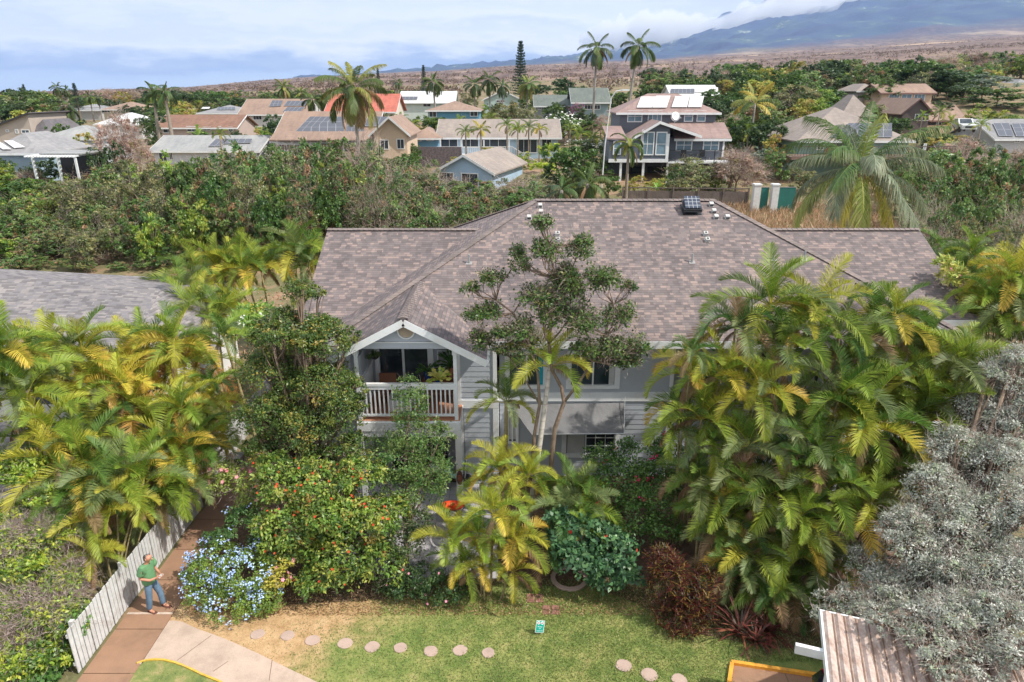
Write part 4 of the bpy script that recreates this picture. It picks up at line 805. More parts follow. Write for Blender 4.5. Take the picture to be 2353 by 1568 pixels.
broad('low dark leaved plant with small pink flowers at the lawn edge', 'shrub', (-2.9, 14.95), [(970, 1330, 14.9, 55, 32), (1020, 1360, 14.8, 60, 32), (925, 1350, 14.9, 45, 28)], 3800, .07, [(.03, .08, .025), (.06, .12, .03)], name='shrub', r0=.02, seed=7, shell=.5, per=20, fl=[(16, .08, [(.8, .3, .4)])])
broad('bush with dull trailing leaves at the right side of the red flowered hibiscus', 'shrub', (-3.6, 15.4), [(930, 1250, 15.5, 45, 60), (900, 1330, 15.2, 45, 40), (960, 1200, 15.8, 40, 35)], 3500, .08, [(.09, .14, .05), (.14, .18, .06), (.05, .09, .03)], name='shrub', r0=.03, seed=8, shell=.3, per=16, tw=(300, .4, .010))
CH = [(.06, .15, .06), (.09, .20, .08), (.045, .11, .05), (.14, .26, .10)]
broad('round bush with large glossy bluish green leaves and a few red hibiscus flowers', 'shrub', (2.3, 15.3), [(1330, 1290, 15.1, 75, 48), (1410, 1270, 15.2, 75, 50), (1290, 1240, 15.5, 45, 40), (1350, 1220, 15.6, 60, 40), (1440, 1320, 14.9, 45, 30), (1390, 1330, 14.8, 50, 26), (1300, 1190, 15.9, 50, 30)], 6500, .145, CH, name='shrub', r0=.05, seed=9, sub=3, shell=.6, cl=.4, per=12, aspect=.62, fl=[(12, .11, [(.75, .02, .02)])])
broad('bougainvillea bush with magenta bracts below the right windows', 'shrub', (2.9, 17.9), [(1470, 1050, 18.2, 70, 45), (1420, 1110, 17.6, 80, 60), (1500, 1130, 17.4, 70, 70), (1540, 1040, 18.1, 45, 45), (1440, 1190, 16.8, 80, 50), (1520, 1220, 16.4, 50, 45), (1380, 1060, 18, 45, 40)], 13000, .085, [(.05, .11, .02), (.08, .16, .03), (.13, .2, .04)], name='bougainvillea', r0=.05, seed=10, shell=.5, per=26, fl=[(16, .06, [(.7, .02, .16), (.6, .02, .1)], dict(cluster=9, csp=.06))])
SP = [(.08, .16, .03), (.13, .21, .04), (.045, .09, .022), (.22, .22, .07)]
broad('gnarled open crowned tree with bare twigs standing before the roof and windows', 'tree', (1.05, 17.9), [(1240, 520, 18.4, 26, 36), (1265, 580, 18.4, 42, 46), (1330, 580, 18.5, 40, 46), (1300, 640, 18.5, 46, 40), (1195, 610, 18.5, 24, 60), (1130, 640, 18.6, 36, 28), (1225, 690, 18.4, 50, 46), (1120, 725, 18.5, 48, 36), (1078, 665, 18.6, 28, 22), (1380, 650, 18.4, 44, 50), (1440, 662, 18.5, 24, 22), (1340, 740, 18.3, 60, 55), (1425, 740, 18.3, 46, 50), (1185, 765, 18.2, 55, 40), (1100, 790, 18.3, 28, 34), (1465, 800, 18.2, 24, 50), (1270, 730, 18.3, 40, 40), (1400, 800, 18.1, 50, 35), (1300, 690, 18.4, 55, 60), (1345, 810, 18.1, 50, 32), (1440, 835, 18.1, 35, 35), (1200, 800, 18.2, 60, 30)], 22000, .10, SP, (4, 3, 4, 1), name='tree', r0=.085, seed=11, sub=5, shell=.15, cl=.75, per=16, tw=(3800, .5, .011, ((.40, .30, .25), (.52, .43, .38), (.28, .2, .16))), tp=[([(1262, 1130, 17.6), (1268, 1050, 17.7), (1275, 985, 17.8), (1296, 925, 17.9), (1290, 890, 18.0), (1268, 850, 18.1), (1262, 790, 18.2), (1268, 720, 18.3), (1275, 640, 18.4), (1262, 560, 18.4)], .075, .03), ([(1296, 925, 17.9), (1330, 880, 18), (1362, 830, 18.1), (1390, 770, 18.2), (1410, 700, 18.4)], .045, .02), ([(1222, 1075, 17.6), (1228, 1000, 17.8), (1240, 930, 18), (1236, 860, 18.1), (1215, 790, 18.2), (1180, 720, 18.4), (1140, 690, 18.5)], .06, .025), ([(1240, 930, 18), (1205, 870, 18.2), (1170, 820, 18.3)], .03, .015)])
# croton, bromeliads
rg = np.random.default_rng(5)
def rosettes(name, label, cat, base, pts, n, ln, wd, cols, bz=0, up=.4, mat=None, droop=.0):
    e = empty(name, (base[0], base[1], bz), label, cat); P0 = np.array(pts, float); V = []; 
    idx = np.repeat(np.arange(len(P0)), n); N = len(idx); a = rg.uniform(0, 2 * math.pi, N); el = rg.uniform(.15, 1.3, N); d = np.stack([np.cos(a) * np.cos(el), np.sin(a) * np.cos(el), np.sin(el) * up * 2], 1); d = unit(d); p = P0[idx]
    C = pal(rg, N, cols, None, .3); s = ln * rg.uniform(.7, 1.25, N); nr = np.array([0, 0, 1.0]) + d * .1; out = []
    k = 3; cur = p
    for j in range(k):
        q = leaves(cur, d, nr, s / k * 1.25, wd * (1 - .2 * j) * np.ones(N), C, .1); out.append(q); cur = cur + unit(d) * (s / k)[:, None]; d = unit(d - np.array([0, 0, .28 + droop]))
    V, Fq, C = merge(out); o = link('leaves', nmesh('leaves', V, Fq, mat or M_LEAF, C), e); return e
B = g2(1565, 1440); LL = [(*(np.array(P(*l[:3])) - np.array([B[0], B[1], 0])), PW(l[3], l[1], l[2]), PW(l[3], l[1], l[2]), PW(l[4], l[1], l[2])) for l in [(1540, 1340, 14.3, 48, 60), (1600, 1400, 14, 50, 60), (1530, 1300, 14.6, 40, 35), (1620, 1350, 14.3, 35, 45), (1560, 1420, 13.9, 55, 40)]]
sp_, _ = shellpts(rg, LL, 420, .75, 1.05, -.4)
rosettes('croton', 'dark red and gold leaved croton bush at the lawn edge', 'shrub', B, sp_, 13, .22, .028, [(.06, .014, .012), (.10, .02, .012), (.035, .014, .01), (.24, .17, .03), (.04, .055, .02), (.13, .045, .02)])
for x, y, s, lb in ((1700, 1455, .75, 'red bladed bromeliad at left below the hanging palm fronds'), (1765, 1450, .7, 'red bladed bromeliad at right below the hanging palm fronds'), (1735, 1475, .5, 'front red bromeliad between the two larger ones')):
    B = g2(x, y + 8); rosettes('bromeliad', lb, 'bromeliad', B, [(0, 0, .06)], 42, s * 1.1, .07, [(.16, .035, .03), (.11, .03, .028), (.06, .045, .03), (.24, .08, .05)], up=.5, droop=.05)
# silver buttonwood
SV = [(.38, .40, .34), (.50, .52, .46), (.68, .67, .62), (.24, .27, .22), (.40, .45, .31), (.42, .35, .31)]
broad('huge silver leaved buttonwood tree spreading over the carport roof', 'tree', (10.2, 13.6), [(2310, 870, 15.8, 60, 60), (2340, 820, 16, 45, 40), (2350, 920, 15.4, 60, 60), (2270, 930, 15.8, 60, 60), (2330, 960, 15.4, 70, 80), (2240, 960, 15.8, 70, 80), (2180, 1030, 15, 65, 70), (2290, 1080, 14.4, 95, 90), (2140, 1130, 14.2, 80, 80), (2240, 1200, 13.4, 100, 95), (2350, 1180, 13.2, 90, 100), (2330, 1290, 12.4, 80, 80), (2350, 1400, 11.4, 70, 70), (2000, 1400, 12.2, 60, 35), (2080, 1220, 13.6, 75, 75), (2160, 1300, 12.8, 110, 85), (2290, 1340, 12, 110, 100), (2060, 1350, 12.8, 85, 60), (1990, 1300, 13.6, 55, 60), (1960, 1385, 12.6, 80, 28), (2200, 1430, 11.2, 120, 70), (2340, 1470, 10.6, 90, 80), (2070, 1420, 11.9, 90, 38), (1890, 1410, 12.5, 45, 22), (2250, 1530, 9.8, 90, 40), (2040, 1440, 10.7, 60, 22), (2130, 1480, 10.1, 85, 34), (2330, 1500, 9.9, 80, 50), (2180, 1420, 10.8, 100, 50), (2310, 1420, 10.6, 90, 50), (2150, 1545, 9.6, 50, 22)], 140000, .062, SV, (3, 4, 1.6, 4, 2, 1), name='silver_buttonwood', r0=.2, seed=12, sub=4, shell=.6, cl=.3, per=26, aspect=.42, var=.3, mat=M_SILVER, tw=(7000, .5, .012, ((.34, .26, .24), (.46, .38, .35), (.52, .46, .42))), extra=2)
# left foreground shrubs with bare twigs, behind the near fence
LC = [(.18, .32, .03), (.30, .43, .04), (.42, .48, .05), (.08, .17, .025)]
broad('bright yellow green leafy shrub filling the lower left corner left of the fence', 'shrub', (-12.2, 13.4), [(40, 1080, 15.8, 85, 45), (110, 1150, 15.2, 55, 35), (20, 1180, 14.8, 50, 40), (60, 1300, 14, 90, 42), (130, 1340, 13.6, 50, 36), (20, 1400, 13.2, 55, 40), (150, 1440, 13, 50, 50), (110, 1510, 12.5, 75, 45), (30, 1540, 12.1, 70, 40), (180, 1400, 13.3, 25, 30)], 24000, .10, LC, (3, 4, 2, 3), name='shrub', r0=.05, seed=13, sub=3, shell=.6, cl=.3, per=22, fl=[(24, .045, [(.8, .8, .78)])], tw=(1200, .5, .011, ((.46, .37, .34), (.56, .47, .43), (.36, .28, .25)), 1.12))
broad('tangle of bare pinkish grey twigs between the leafy parts at lower left', 'shrub', (-12.4, 13.8), [(110, 1225, 14.7, 75, 42), (50, 1240, 14.4, 60, 40), (80, 1390, 13.3, 90, 45), (130, 1400, 13.2, 60, 45), (50, 1460, 12.8, 50, 40), (170, 1330, 13.8, 30, 40)], 5000, .09, LC, name='bare_shrub', r0=.05, seed=63, shell=.5, per=14, tw=(4500, .5, .012, ((.46, .37, .34), (.58, .48, .44), (.36, .28, .25)), 1.12))
broad('round leaved vine plant at the near end of the fence with a magenta flower', 'shrub', (-10.6, 12.3), [(120, 1500, 12.6, 50, 45), (170, 1440, 12.9, 30, 30), (100, 1540, 12.3, 45, 35)], 2400, .1, [(.07, .19, .04), (.11, .25, .05)], name='vine', r0=.03, seed=14, aspect=.8, shell=.6, per=16, fl=[(2, .12, [(.8, .03, .2)])])
# plumeria behind, and right edge plants
broad('plumeria with long leaves and white flower heads left of the roof corner', 'tree', (-8.2, 23.5), [(585, 730, 24, 50, 30), (560, 760, 23.6, 45, 30), (630, 740, 24, 35, 28)], 2600, .2, [(.20, .32, .05), (.30, .42, .07), (.12, .24, .05)], name='plumeria', r0=.07, seed=15, shell=.6, per=12, aspect=.3, fl=[(11, .10, [(.92, .92, .88)], dict(cluster=7, csp=.09))])
broad('plumeria with yellow leaves and pink flowers beside the right roof edge', 'tree', (17.2, 22), [(2190, 640, 24, 26, 30), (2225, 690, 23.5, 24, 30), (2240, 720, 23.4, 18, 24), (2170, 610, 24.4, 18, 20)], 1500, .22, [(.42, .45, .08), (.5, .48, .12), (.3, .4, .08)], name='plumeria', r0=.06, seed=16, shell=.6, per=10, aspect=.3, fl=[(8, .08, [(.8, .25, .3)], dict(cluster=4, csp=.07))])
areca('golden areca clump at the right edge beyond the roof corner', (17.8, 22.5), [(2320, 620, 23, 1.15, 'y'), (2350, 690, 22.5, 1.1, 'g'), (2290, 700, 22.6, 1, 'm'), (2340, 600, 23.5, .9, 'o'), (2320, 760, 22, 1, 'd')], seed=40)
areca('dark green palm clump filling the gap right of the apartment roof', (16.9, 26), [(2170, 570, 28, 1.0, 'd'), (2210, 590, 27, .9, 'd'), (2230, 620, 26, .9, 'd')], seed=41)
# palms left of the roof along the drive
areca('areca row at mid left beside the asphalt drive, nearest the dark hedge', (-14.5, 31), [(455, 610, 32, 1.15, 'm'), (500, 590, 33, 1.1, 'm'), (420, 650, 30, 1.1, 'g'), (470, 680, 28.5, 1, 'm')], seed=42, extra=0, sc_k=1.05, group='palms along the asphalt drive')
areca('areca palms with bare leaning trunks standing over the drive', (-11, 31.5), [(560, 590, 32.5, 1.15, 'm'), (600, 590, 32.5, 1.0, 'm'), (535, 600, 33, 1.05, 'y')], seed=43, extra=0, sc_k=1.05, group='palms along the asphalt drive', spread=1.2)
areca('grey green palms close to the left roof edge', (-9.0, 32.5), [(680, 550, 34, 1.2, 'g'), (640, 570, 34, 1.1, 'd'), (710, 580, 33.5, 1, 'g'), (720, 550, 34.5, 1, 'g')], seed=44, extra=0, sc_k=1.05, group='palms along the asphalt drive', spread=1)
areca('short areca clump in front of the drive below the hedge', (-12.2, 27), [(440, 700, 27.5, 1, 'm'), (500, 700, 27.5, .95, 'g'), (540, 690, 28, .9, 'y')], seed=45, extra=0, sc_k=1.05, group='palms along the asphalt drive')
# ================================================================ HOUSES ON THE SLOPE
RC = {'brown': [(.20, .11, .08), (.26, .15, .11), (.32, .20, .15)], 'orange': [(.29, .20, .155), (.33, .235, .185), (.37, .265, .21)], 'grey': [(.24, .24, .25), (.30, .30, .31), (.36, .36, .37)], 'pale': [(.30, .31, .31), (.35, .36, .36), (.39, .40, .40)], 'tan': [(.27, .235, .21), (.33, .285, .255), (.38, .33, .30)], 'green': [(.13, .155, .14), (.16, .185, .17), (.19, .21, .19)], 'red': [(.42, .12, .09), (.50, .16, .12), (.55, .20, .15)], 'white': [(.62, .64, .64), (.68, .70, .70), (.72, .74, .74)], 'mauve': [(.27, .19, .18), (.33, .24, .22), (.38, .28, .26)], 'dark': [(.12, .11, .12), (.16, .15, .16), (.19, .18, .19)]}
RM = {k: shingle('roof_' + k, [tuple((.3 * a + .7 * m_) * .92 for a, m_ in zip(t, v[1])) for t in v], .2, .5, gap=.3) for k, v in RC.items()}
b = NB('solar_panel', Roughness=.12); sx = b.n('ShaderNodeSeparateXYZ'); b.l(b.co('UV'), sx.inputs[0])
fx = b.m2('FRACT', b.m2('DIVIDE', sx.outputs[0], 1.0)); fy_ = b.m2('FRACT', b.m2('DIVIDE', sx.outputs[1], 1.65)); e_ = b.m2('MAXIMUM', b.m2('LESS_THAN', fx, .035), b.m2('LESS_THAN', fy_, .022))
b.base(b.mix(e_, (.085, .09, .11), (.42, .43, .45))); M_SOLAR = b.m; M_SOLW = paint('glass_collector', (.62, .60, .60), .15, .08)
M_PBLUE = paint('bluish_pane', (.16, .24, .30), .1, .3, .8); M_WGL = paint('dark_pane', (.05, .06, .075), .08, .3, .8)
def isect_plane(x, y, p0, n):
    a, b_ = ray(x, y); d = Vector((a, 1, b_)); o = Vector((0, 0, H)); t = (Vector(p0) - o).dot(n) / d.dot(n); return o + d * t
def bghouse(label, x0, x1, ye, Y, typ, rise, depth, wc, rc, wins=(), solar=(), yb=None, ov=.5, cat='house', panes=M_WGL, fascia=M_WHITE, wmat=None, open_=False, doors=(), name='house', ctr=None, chim=None, rot=0):
    """x0,x1: wall ends at the front plane; ye: eave line; typ gx/gy/hip; wins given in photo units on the front plane"""
    A, B = P(x0, ye, Y), P(x1, ye, Y); X0, X1, Z1 = A[0], B[0], A[2]; cx = (X0 + X1) / 2; g = min(zt(X0, Y), zt(X1, Y), zt(cx, Y + depth)); Z0 = g - .3
    if yb: Z0 = min(Z0, P(cx, yb, Y)[2])
    e = empty(name, (cx, Y + depth / 2, max(Z0, -.5)), label, cat); o = Vector((-cx, -(Y + depth / 2), -max(Z0, -.5)))
    def bb(m, nm, mt, par=e, **k):
        m.v = [tuple(Vector(v) + o) for v in m.v]; return m.build(nm, mt, par, **k)
    wm = wmat or paint('wall_%02d%02d%02d' % tuple(int(c * 99) for c in wc), wc, .7, .07, .8)
    hw, Yb = (X1 - X0) / 2, Y + depth; m = MB()
    rz = Z1 + rise
    if typ == 'gy': m.prism([(X0, Y, Z0), (X1, Y, Z0), (X1, Y, Z1), (cx, Y, rz - .1), (X0, Y, Z1)], (0, depth, 0))
    elif typ == 'gx': m.prism([(X0, Y, Z0), (X0, Y, Z1), (X0, Y + depth / 2, rz - .1), (X0, Yb, Z1), (X0, Yb, Z0)], (X1 - X0, 0, 0))
    elif typ == 'mono': m.prism([(X0, Y, Z0), (X1, Y, Z0), (X1, Y, Z1 + rise - .05), (X0, Y, Z1 - .05)], (0, depth, 0))
    else: m.box(X0, X1, Y, Yb, Z0, Z1)
    bb(m, 'wall', wm)
    m = MB(); E0, E1, F0, F1 = X0 - ov, X1 + ov, Y - ov, Yb + ov; t = .14
    if typ == 'gy':
        k = rise / hw; ze = Z1 - k * ov
        slab(m, [(cx, F0, rz), (cx, F1, rz), (E0, F1, ze), (E0, F0, ze)], t); slab(m, [(cx, F0, rz), (E1, F0, ze), (E1, F1, ze), (cx, F1, rz)], t); pl_ = (Vector((cx, Y, rz)), Vector((k, 0, 1)).normalized())
    elif typ == 'gx':
        k = rise / (depth / 2); ze = Z1 - k * ov
        slab(m, [(E0, F0, ze), (E1, F0, ze), (E1, Y + depth / 2, rz), (E0, Y + depth / 2, rz)], t); slab(m, [(E1, F1, ze), (E0, F1, ze), (E0, Y + depth / 2, rz), (E1, Y + depth / 2, rz)], t); pl_ = (Vector((cx, Y, Z1)), Vector((0, -k, 1)).normalized())
    elif typ == 'mono':
        slab(m, [(E0, F0, Z1), (E1, F0, rz), (E1, F1, rz), (E0, F1, Z1)], t); pl_ = (Vector((X0, Y, Z1)), Vector((-rise / (X1 - X0), 0, 1)).normalized())
    elif typ == 'flat':
        m.box(E0, E1, F0, F1, Z1, Z1 + .16); pl_ = (Vector((cx, Y, Z1 + .16)), Vector((0, 0, 1)))
    else:
        k = rise / (min(depth, X1 - X0) / 2); ze = Z1 - k * ov; hd = depth / 2
        if X1 - X0 > depth: r0, r1 = X0 + hd, X1 - hd; ra, rb = (r0, Y + hd, rz), (r1, Y + hd, rz)
        else: ra = rb = None; ra, rb = (cx, Y + hw, rz), (cx, Yb - hw, rz)
        if X1 - X0 > depth:
            slab(m, [(E0, F0, ze), (E1, F0, ze), rb, ra], t); slab(m, [(E1, F1, ze), (E0, F1, ze), ra, rb], t); slab(m, [(E0, F1, ze), (E0, F0, ze), ra], t); slab(m, [(E1, F0, ze), (E1, F1, ze), rb], t)
        else:
            slab(m, [(E0, F0, ze), (E1, F0, ze), ra], t); slab(m, [(E1, F1, ze), (E0, F1, ze), rb], t); slab(m, [(E0, F1, ze), (E0, F0, ze), ra, rb], t); slab(m, [(E1, F0, ze), (E1, F1, ze), rb, ra], t)
        pl_ = (Vector((cx, Y, Z1)), Vector((0, -k, 1)).normalized())
    bb(m, 'roof', rc if not isinstance(rc, str) else RM[rc], uv=True)
    m = MB()
    if typ == 'gy':
        for s in (-1, 1):
            a = Vector((cx + s * (hw + ov), F0 - .03, ze - .08)); q = Vector((cx, F0 - .03, rz - .08)); m.beam(a, q, .05, .26, up=(0, 1, 0)) if False else m.prism([(a.x, a.y, a.z - .14), (q.x, q.y, q.z - .14), (q.x, q.y, q.z + .12), (a.x, a.y, a.z + .12)][::s], (0, .03, 0))
    elif typ == 'mono': m.prism([(E0, F0 - .03, Z1 - .2), (E1, F0 - .03, rz - .2), (E1, F0 - .03, rz + .02), (E0, F0 - .03, Z1 + .02)], (0, .03, 0))
    else:
        zf = Z1 if typ == 'flat' else ze; m.box(E0, E1, F0 - .04, F0 - .005, zf - .2, zf + .02)
        if typ == 'gx':
            for xx in (E0 - .03, E1 + .005): m.prism([(xx, F0, ze - .2), (xx, Y + depth / 2, rz - .2), (xx, Y + depth / 2, rz + .02), (xx, F0, ze + .02)], (.025, 0, 0))
    bb(m, 'fascia', fascia)
    for w in wins:
        a, q = P(w[0], w[3], Y), P(w[1], w[2], Y); f = .09; m = MB(); z0, z1 = a[2], q[2]; u0, u1 = a[0], q[0]
        m.box(u0, u1, Y - .06, Y - .004, z0, z0 + f); m.box(u0, u1, Y - .06, Y - .004, z1 - f, z1); m.box(u0, u0 + f, Y - .06, Y - .004, z0 + f, z1 - f); m.box(u1 - f, u1, Y - .06, Y - .004, z0 + f, z1 - f)
        n_ = w[4] if len(w) > 4 else 1
        for k_ in range(1, n_ + 1): xx = u0 + (u1 - u0) * k_ / (n_ + 1); m.box(xx - .025, xx + .025, Y - .05, Y - .004, z0 + f, z1 - f)
        if len(w) > 5: zz = (z0 + z1) / 2; m.box(u0 + f, u1 - f, Y - .045, Y - .006, zz - .03, zz + .03)
        fr = bb(m, 'window', M_WHITE); m = MB(); m.box(u0 + f * .8, u1 - f * .8, Y - .03, Y - .002, z0 + f * .8, z1 - f * .8); bb(m, 'pane', panes, fr)
    for s_ in solar:
        pts = [isect_plane(x, y, pl_[0] + pl_[1] * .16, pl_[1]) for x, y in s_[:4]]; mt = s_[4] if len(s_) > 4 else M_SOLAR; m = MB(); n_ = pl_[1] * .05
        m.add([tuple(p) for p in pts] + [tuple(p - n_) for p in pts], [(0, 1, 2, 3), (7, 6, 5, 4), (0, 4, 5, 1), (1, 5, 6, 2), (2, 6, 7, 3), (3, 7, 4, 0)]); ob = bb(m, 'solar_panel', mt, uv=True)
        uvl = ob.data.uv_layers[0]; W_ = (pts[1] - pts[0]).length; Hh = (pts[2] - pts[1]).length; uvs = [(0, 0), (round(W_ + .5), 0), (round(W_ + .5), 1.65 * max(1, round(Hh / 1.65))), (0, 1.65 * max(1, round(Hh / 1.65)))]
        for p_ in ob.data.polygons:
            for li in p_.loop_indices: uvl.data[li].uv = uvs[ob.data.loops[li].vertex_index % 4]
    if chim:
        for c in chim: p = isect_plane(c[0], c[1], pl_[0], pl_[1]); m = MB(); m.cyl((p.x, p.y), .09, p.z - .1, p.z + .45, 8); bb(m, 'vent_pipe', M_METAL)
    e.rotation_euler = (0, 0, R(rot)); return e, bb, (X0, X1, Z0, Z1, rz)
def q4(a, b_, c, d, m=None): return (a, b_, c, d) if m is None else (a, b_, c, d, m)
def rail(bb, par, X0, X1, Y, z, h=1.0, mat=None, step=.16, name='railing', bal=.04, w=.05):
    m = MB(); m.box(X0, X1, Y - .04, Y + .04, z + h - .08, z + h); m.box(X0, X1, Y - .025, Y + .025, z + .06, z + .12); x = X0
    while x < X1: m.box(x, x + bal, Y - .02, Y + .02, z + .12, z + h - .08); x += step
    return bb(m, name, mat or M_WHITE, par)
GREYB = (.10, .115, .14)
M_GSID = paint('slate_siding', (.105, .12, .15), .6, .07, .8)
# --- the big slate grey house
e, bb, d = bghouse('large slate grey three level house with four pale solar panels on its hip roof', 1425, 1646, 254, 80, 'hip', 1.75, 7.2, GREYB, 'mauve', [(1441, 1477, 254, 281, 1, 1), (1488, 1522, 254, 280, 2), (1571, 1594, 254, 280, 0, 1), (1600, 1623, 254, 280, 0, 1)],
    [q4((1463, 247), (1498, 247), (1507, 222), (1473, 222), M_SOLW), q4((1499, 247), (1532, 247), (1541, 220), (1508, 220), M_SOLW), q4((1543, 246), (1579, 246), (1585, 221), (1552, 221), M_SOLW), q4((1581, 246), (1612, 246), (1618, 221), (1586, 221), M_SOLW)], wmat=M_GSID, panes=M_PBLUE)
Xa, Xm, Xb = P(1399, 370, 75)[0], P(1536, 370, 75)[0], P(1662, 370, 77)[0]; zb, zl, zr = P(1450, 374, 75)[2], P(1500, 308, 75)[2], P(1500, 278, 75)[2]; gz = zt(Xm, 76)
m = MB(); m.prism([(Xa, 75.3, zb), (Xm, 75.3, zb), (Xm, 75.3, zr - .75), (P(1515, 300, 75)[0], 75.3, zr - .3), (P(1440, 312, 75)[0], 75.3, zr - 2.25), (Xa, 75.3, zl - .8)], (0, 4.7, 0)); m.box(Xm + .01, Xb, 77.2, 80, zb, P(1600, 317, 77)[2]); m.box(Xa, Xb, 79.7, 79.95, gz - .5, zb); bb(m, 'lower_wall', M_GSID)
m = MB(); xc = P(1515, 300, 75)[0]; xr = P(1612, 311, 75)[0]
slab(m, [(xc, 74.8, zr), (xc, 79.9, zr), (P(1440, 312, 75)[0], 79.9, zr - 2.0), (P(1440, 312, 75)[0], 74.8, zr - 2.0)]); slab(m, [(xc, 74.8, zr), (xr, 74.8, P(1612, 311, 75)[2]), (xr, 79.9, P(1612, 311, 75)[2]), (xc, 79.9, zr)])
xe = P(1682, 317, 76.6)[0]; zq = P(1600, 318, 76.6)[2]; slab(m, [(Xm + .8, 76.6, zq), (xe, 76.6, zq), (xe, 79.95, zq + 1.5), (Xm + .8, 79.95, zq + 1.5)]); slab(m, [(P(1396, 314, 75)[0], 75.1, zl - .45), (P(1442, 310, 75)[0], 75.1, zl - .45), (P(1442, 310, 75)[0], 79.9, zl + .6), (P(1396, 314, 75)[0], 79.9, zl + .6)])
bb(m, 'lower_roof', RM['mauve'], uv=True)
m = MB()
for s, xx, zz in ((1, P(1440, 312, 75)[0], zr - 2.0), (-1, xr, P(1612, 311, 75)[2])): m.prism([(xx, 74.76, zz - .3), (xc, 74.76, zr - .3), (xc, 74.76, zr - .02), (xx, 74.76, zz - .02)][::s], (0, .04, 0))
m.box(Xm + .8, xe, 76.55, 76.59, zq - .3, zq - .05); bb(m, 'lower_fascia', M_WHITE)
m = MB(); m.box(Xa, Xm + .02, 75.2, 75.29, zb, zb + .35); m.box(Xm - .3, Xm, 75.2, 75.29, zb + .35, zl); m.box(Xb - .2, Xb, 77.1, 77.19, zb + .4, zq - .3); x_ = P(1477, 300, 75)[0]; m.box(x_, x_ + .2, 75.22, 75.29, zb + .36, zl + .4)
for xx in (P(1427, 400, 75)[0], P(1479, 400, 75)[0], P(1535, 400, 75)[0], Xb): m.box(xx - .12, xx + .12, 75.4, 75.64, gz - .5, zb)
bb(m, 'trim', M_WHITE)
def win_at(bb, x0, x1, y0, y1, Y, panes, mid=1, cross=True, frame=.11):
    a, q = P(x0, y1, Y), P(x1, y0, Y); m = MB(); u0, u1, z0, z1, f = a[0], q[0], a[2], q[2], frame
    m.box(u0, u1, Y - .06, Y, z0, z0 + f); m.box(u0, u1, Y - .06, Y, z1 - f, z1); m.box(u0, u0 + f, Y - .06, Y, z0 + f, z1 - f); m.box(u1 - f, u1, Y - .06, Y, z0 + f, z1 - f)
    for k in range(1, mid + 1): xx = u0 + (u1 - u0) * k / (mid + 1); m.box(xx - .03, xx + .03, Y - .05, Y, z0 + f, z1 - f)
    if cross: zz = z0 + (z1 - z0) * .48; m.box(u0 + f, u1 - f, Y - .045, Y - .002, zz - .03, zz + .03)
    fr = bb(m, 'window', M_WHITE); m = MB(); m.box(u0 + f, u1 - f, Y - .02, Y - .004, z0 + f, z1 - f); bb(m, 'pane', panes, fr)
win_at(bb, 1505, 1534, 303, 357, 75.28, M_PBLUE, 0); win_at(bb, 1470, 1505, 303, 357, 75.28, M_PBLUE, 1); win_at(bb, 1408, 1428, 325, 356, 75.28, M_PBLUE, 0); win_at(bb, 1552, 1592, 319, 347, 77.18, M_PBLUE, 1); win_at(bb, 1614, 1654, 319, 347, 77.18, M_PBLUE, 1)
m = MB(); m.box(Xm, Xb + .3, 75.2, 77.2, zb - .1, zb + .08); bb(m, 'deck', M_WHITE); z0 = zb + .08
m = MB(); m.box(Xm, Xb + .3, 75.2, 75.26, z0 + 1.15, z0 + 1.22)
for k in range(5): xx = Xm + .1 + (Xb - Xm) * k / 4; m.box(xx - .04, xx + .04, 75.2, 75.27, z0, z0 + 1.15)
for k in range(9): m.box(Xm, Xb + .3, 75.225, 75.235, z0 + .12 * (k + 1), z0 + .12 * (k + 1) + .012)
bb(m, 'deck_railing', M_BLACK)
m = MB()
for x0, x1 in ((1442, 1478), (1486, 1530), (1548, 1580), (1590, 1650)): a, q = P(x0, 420, 79.6), P(x1, 383, 79.6); m.box(a[0], q[0], 79.6, 79.65, gz, q[2])
bb(m, 'glass_doors', M_GLASS)
p = P(1552, 268, 79.9); m = MB(); vs = [(p[0] + r * math.cos(t), y, p[2] + r * math.sin(t)) for r, y in ((.38, 79.95), (.38, 79.8), (.52, 79.8), (.52, 79.95)) for t in [k * math.pi / 10 for k in range(20)]]; m.add(vs, [(k * 20 + i, k * 20 + (i + 1) % 20, (k + 1) * 20 + (i + 1) % 20, (k + 1) * 20 + i) for k in range(3) for i in range(20)]); bb(m, 'round_window', M_WHITE)
dsh = empty('satellite_dish', P(1550, 284, 77.5), 'grey satellite dish on a thin mast above the slate house porch roof', 'satellite dish'); m = MB(); m.lathe([(.0, 0), (.25, .03), (.5, .13), (.5, .15), (.25, .05), (0, .02)], n=16); dd = m.build('dish', M_METAL, dsh, smooth=True, loc=(0, 0, .7)); dd.rotation_euler = (R(65), 0, R(20))
m = MB(); m.tube([(0, 0, -.8), (0, 0, .7)], .03, 6); m.tube([(0, 0, .6), (.5, -.5, .6)], .02, 5); m.box(.45, .55, -.58, -.48, .55, .68); m.build('mast', M_METAL, dsh)
m = MB(); m.lathe([(.0, 1.0), (.25, .98), (.3, .8), (.28, .5), (.5, .42), (.5, .3), (0, .3)], n=10)
